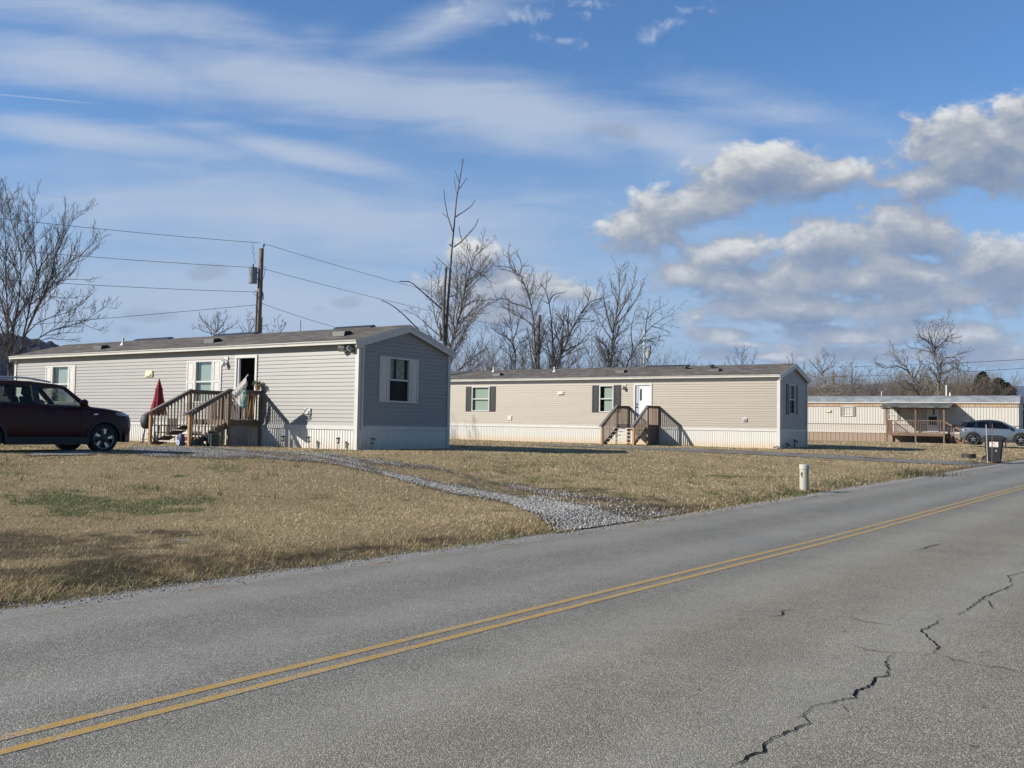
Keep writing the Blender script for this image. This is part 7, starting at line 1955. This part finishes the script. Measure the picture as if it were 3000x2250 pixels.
pxtree('bare_tree', [([(1170, 880), (1165, 800), (1130, 730), (1090, 650), (1060, 590), (1000, 530), (930, 480), (880, 430)], .26, .025, 1.0), ([(1090, 650), (1040, 600), (960, 580), (880, 600), (800, 590), (740, 520)], .12, .02, -1.2), ([(1120, 720), (1180, 620), (1200, 530), (1150, 450)], .11, .02, 1.3), ([(1150, 770), (1230, 680), (1270, 600), (1290, 520)], .11, .02, -1.0), ([(1060, 590), (1070, 500), (1020, 430)], .08, .02, .8), ([(1155, 790), (1060, 740), (960, 700), (880, 690)], .09, .02, .8), ([(1165, 840), (1050, 800), (960, 730), (900, 720)], .09, .02, -.6)],
       100.0, kb, M['bark_tan'], 'tan bare tree leaning left beyond the old trailer', 62, group='trees beyond the old trailer', **sR)
pxtree('bare_tree', [([(265, 880), (260, 800), (240, 700), (230, 620), (250, 540), (300, 460)], .20, .02, .8), ([(255, 790), (225, 780), (215, 760)], .11, .06, .2), ([(235, 680), (180, 600), (130, 550), (95, 520)], .10, .02, -1.0), ([(240, 640), (300, 580), (340, 520), (360, 490)], .10, .02, 1.0), ([(230, 620), (200, 540), (180, 490)], .08, .02, .6), ([(255, 750), (330, 680), (400, 640), (440, 600)], .09, .02, -.7), ([(250, 740), (170, 680), (100, 660)], .08, .02, .8)],
       98.0, kb, M['bark_pale'], 'whitish bare tree close to the beige gable', 63, group='trees beyond the old trailer', **sR)
for i, (x, yt, Y, lab) in enumerate(((520, 570, 108, 'bare tree with thin upright tips between the whitish and the tan tree'), (700, 620, 110, 'low spreading bare tree left of the tan leaning tree'), (1000, 640, 112, 'dim bare tree behind the tan leaning tree'), (1560, 600, 108, 'twiggy bare tree right of the tallest domed tree'), (1720, 640, 110, 'last bare tree before the dark conifers'))):
    hgt = 880 - yt
    L = [([(x, 880), (x + 5, 880 - hgt * .4), (x - 5, 880 - hgt * .75), (x + 4, yt)], .16, .02, .5), ([(x, 880 - hgt * .25), (x - 60, 880 - hgt * .55), (x - 90, 880 - hgt * .85)], .09, .02, 1), ([(x, 880 - hgt * .3), (x + 60, 880 - hgt * .55), (x + 95, 880 - hgt * .8)], .09, .02, -1), ([(x, 880 - hgt * .15), (x - 90, 880 - hgt * .35), (x - 140, 880 - hgt * .5)], .07, .02, .6), ([(x, 880 - hgt * .18), (x + 90, 880 - hgt * .35), (x + 130, 880 - hgt * .5)], .07, .02, -.6)]
    pxtree('bare_tree', L, Y, kb, M['bark_tan'] if i % 2 else M['bark_mid'], lab, 64 + i, group='trees beyond the old trailer', **sR)
brush('far_thicket', [(2340, 2480, 1085), (2440, 2640, 1105), (2600, 2760, 1090), (2740, 2900, 1085), (2800, 2930, 1100)], 106, 135, 1900, M['bark_tan'], 72, 1.08)
for i, (px, yt, Y, lab) in enumerate(((2036, 1062, 105, 'small forked treetop above the beige roof, right of the pale pole'), (2120, 1075, 118, 'faint low treetop above the middle of the beige roof'), (2172, 1028, 116, 'slender treetop above the beige roof near its gable'), (2320, 1045, 112, 'bare treetop just behind the beige gable peak'))):
    b0 = at(px, 1250, Y); hgt = at(px, yt, Y)[2] - .6; B = np.array([b0[0], b0[1], .6]); a = lambda dx, k, dy=0: tuple(B + np.array([dx, dy, hgt * k]))
    tree('bare_tree', tuple(B), [([a(0, 0), a(.1, .5), a(-.1, .8), a(.1, 1)], .12, .02), ([a(.1, .5), a(-1.0, .75, .5), a(-1.6, .92, .8)], .07, .02), ([a(.1, .55), a(1.1, .8, -.4), a(1.5, .97, -.6)], .07, .02), ([a(.1, .4), a(1.6, .6, .4), a(2.3, .75, .6)], .06, .02), ([a(.1, .42), a(-1.5, .6, -.4), a(-2.2, .7, -.6)], .06, .02)],
         rd, M['bark_mid'], lab, 'tree', 'treetops above the beige roof', 80 + i)

# dark conifers at the right
def conifer(px, yt, Y, rad, label, seed):
    rng = np.random.default_rng(seed); b0 = at(px, 1250, Y); hgt = at(px, yt, Y)[2] - .8
    t = thing('conifer', (b0[0], b0[1], .8), 0, label, 'tree', 'dark conifers on the right')
    mb = MB(); mb.tube([(0, 0, -.3), (0, 0, hgt * .95)], [.25, .03], 8); mb.build('trunk', M['bark_mid'], t)
    VS_, FS_, CS_ = [], [], []; n = 5200
    k = rng.random(n) ** .75; z = hgt * (.06 + .94 * k); az = rng.uniform(0, 6.283, n)
    rr = rad * (1 - k) ** .75 * (.35 + .65 * np.sqrt(rng.random(n))) * (1 + .22 * np.sin(az * 3 + z * 2.2) + .18 * np.sin(z * 5 + az))
    P = np.stack([rr * np.cos(az), rr * np.sin(az), z - .12 * rr], 1)
    d = np.stack([np.cos(az), np.sin(az), rng.uniform(-.5, .35, n)], 1); d /= np.linalg.norm(d, axis=1, keepdims=True)
    s_ = np.stack([-np.sin(az), np.cos(az), rng.normal(0, .4, n)], 1); ln = rng.uniform(.35, .8, (n, 1)); w = rng.uniform(.07, .16, (n, 1))
    V = np.stack([P - d * ln * .3, P + s_ * w, P + d * ln * .7, P - s_ * w], 1).reshape(-1, 3); F = np.arange(4 * n).reshape(n, 4)
    tone = np.repeat(rng.uniform(.6, 1.3, n), 4)[:, None]
    np_mesh('foliage', V, F, M['needles'], t, np.array([.022, .034, .020]) * tone)
    return t
M['needles'] = attr_mat('conifer_needles', 'col', .8, .15)
conifer(2880, 1090, 118, 3.1, 'pointed dark green conifer in front of the thicket', 91)
conifer(2924, 1108, 122, 4.6, 'broad dark conifer left of the last sloping one', 92)
conifer(2948, 1122, 116, 4.0, 'lowest dark conifer ending the tree line at the right', 93)

# ------------------------------------------------------------------ hills
def ridge(name, dist, pts, depth, mat, seed, rough):
    """a wooded hill: crest heights follow (bearing deg, height m) points"""
    bear = np.array([p[0] for p in pts]); hh = np.array([p[1] for p in pts]); A_ = np.linspace(bear[0], bear[-1], 420); rows = 26
    V = []
    for j in range(rows + 1):
        k = j / rows; d = dist + depth * k
        hgt = np.interp(A_, bear, hh) * np.sin(np.pi * min(k, .5)) ** .8 if k <= .5 else np.interp(A_, bear, hh) * np.sin(np.pi * k) ** .5
        x = d * np.sin(np.radians(A_)); y = d * np.cos(np.radians(A_))
        nz = (fbm(x * rough, y * rough, seed, 5) - .5) * 2
        hgt = hgt * (1 + .22 * (fbm(x * rough * .12, y * rough * .12, seed + 9, 3) - .5)) + nz * hh.max() * .055 * (0 < k < 1)
        V.append(np.stack([x, y, hgt - 2 * (k in (0, 1))], 1))
    V = np.concatenate(V); n = len(A_); I = np.arange(len(V)).reshape(rows + 1, n); F = np.stack([I[:-1, :-1].ravel(), I[:-1, 1:].ravel(), I[1:, 1:].ravel(), I[1:, :-1].ravel()], 1)
    return tag(np_mesh(name, V, F, mat, None, None, smooth=False), None, None, None, 'structure')
def hill_mat(name, dark, light, scale):
    m, nt, b, out = new_mat(name); tc = nt.add('ShaderNodeTexCoord'); n = nt.noise(tc.outputs['Object'], scale, 6, .7); n2 = nt.noise(tc.outputs['Object'], scale * .12, 4, .6)
    nt.link(nt.mix(nt.step(nt.math('ADD', nt.math('MULTIPLY', n, .7), nt.math('MULTIPLY', n2, .3)), .4, .62), (*dark, 1), (*light, 1)), b.inputs['Base Color']); b.inputs['Roughness'].default_value = 1; b.inputs['Specular IOR Level'].default_value = 0
    bp = nt.add('ShaderNodeBump'); bp.inputs['Strength'].default_value = 1; bp.inputs['Distance'].default_value = 3.0; nt.link(n, bp.inputs['Height']); nt.link(bp.outputs[0], b.inputs['Normal'])
    return m
M['wooded'] = hill_mat('winter_woodland', (.034, .031, .036), (.085, .076, .078), .35)
M['far_wood'] = hill_mat('distant_woodland', (.022, .028, .030), (.045, .05, .045), .02)
ridge('hill', 420, [(-44, 66), (-36, 58), (-31, 46), (-29, 43), (-27, 40), (-25.8, 37), (-24.5, 33), (-23, 27), (-21, 24), (-18, 12), (-14, 4)], 260, M['wooded'], 5, .16)
ridge('far_hill', 3600, [(-40, 90), (-20, 110), (0, 120), (10, 150), (18, 190), (22, 205), (26, 215), (28, 203), (30, 196), (34, 170), (40, 150)], 1400, M['far_wood'], 15, .008)

# ------------------------------------------------------------------ the air: thin blue haze round everything
HZ = 0.00013
mb = MB(); mb.box(-7000, -600, -60, 7000, 7000, 330)
hz_ = mb.build('haze', None)
m = bpy.data.materials.new('haze_air'); m.use_nodes = True; nt = NT(m.node_tree); nt.n.clear()
o_ = nt.add('ShaderNodeOutputMaterial'); v_ = nt.add('ShaderNodeVolumePrincipled'); v_.inputs['Color'].default_value = (.50, .68, 1.0, 1); v_.inputs['Density'].default_value = HZ; v_.inputs['Anisotropy'].default_value = 0.0
nt.link(v_.outputs[0], o_.inputs['Volume']); hz_.data.materials.append(m); tag(hz_, None, None, None, 'stuff')
S.cycles.volume_bounces = 0
S.cycles.transparent_max_bounces = 16
S.cycles.max_bounces = 6
S.cycles.diffuse_bounces = 3
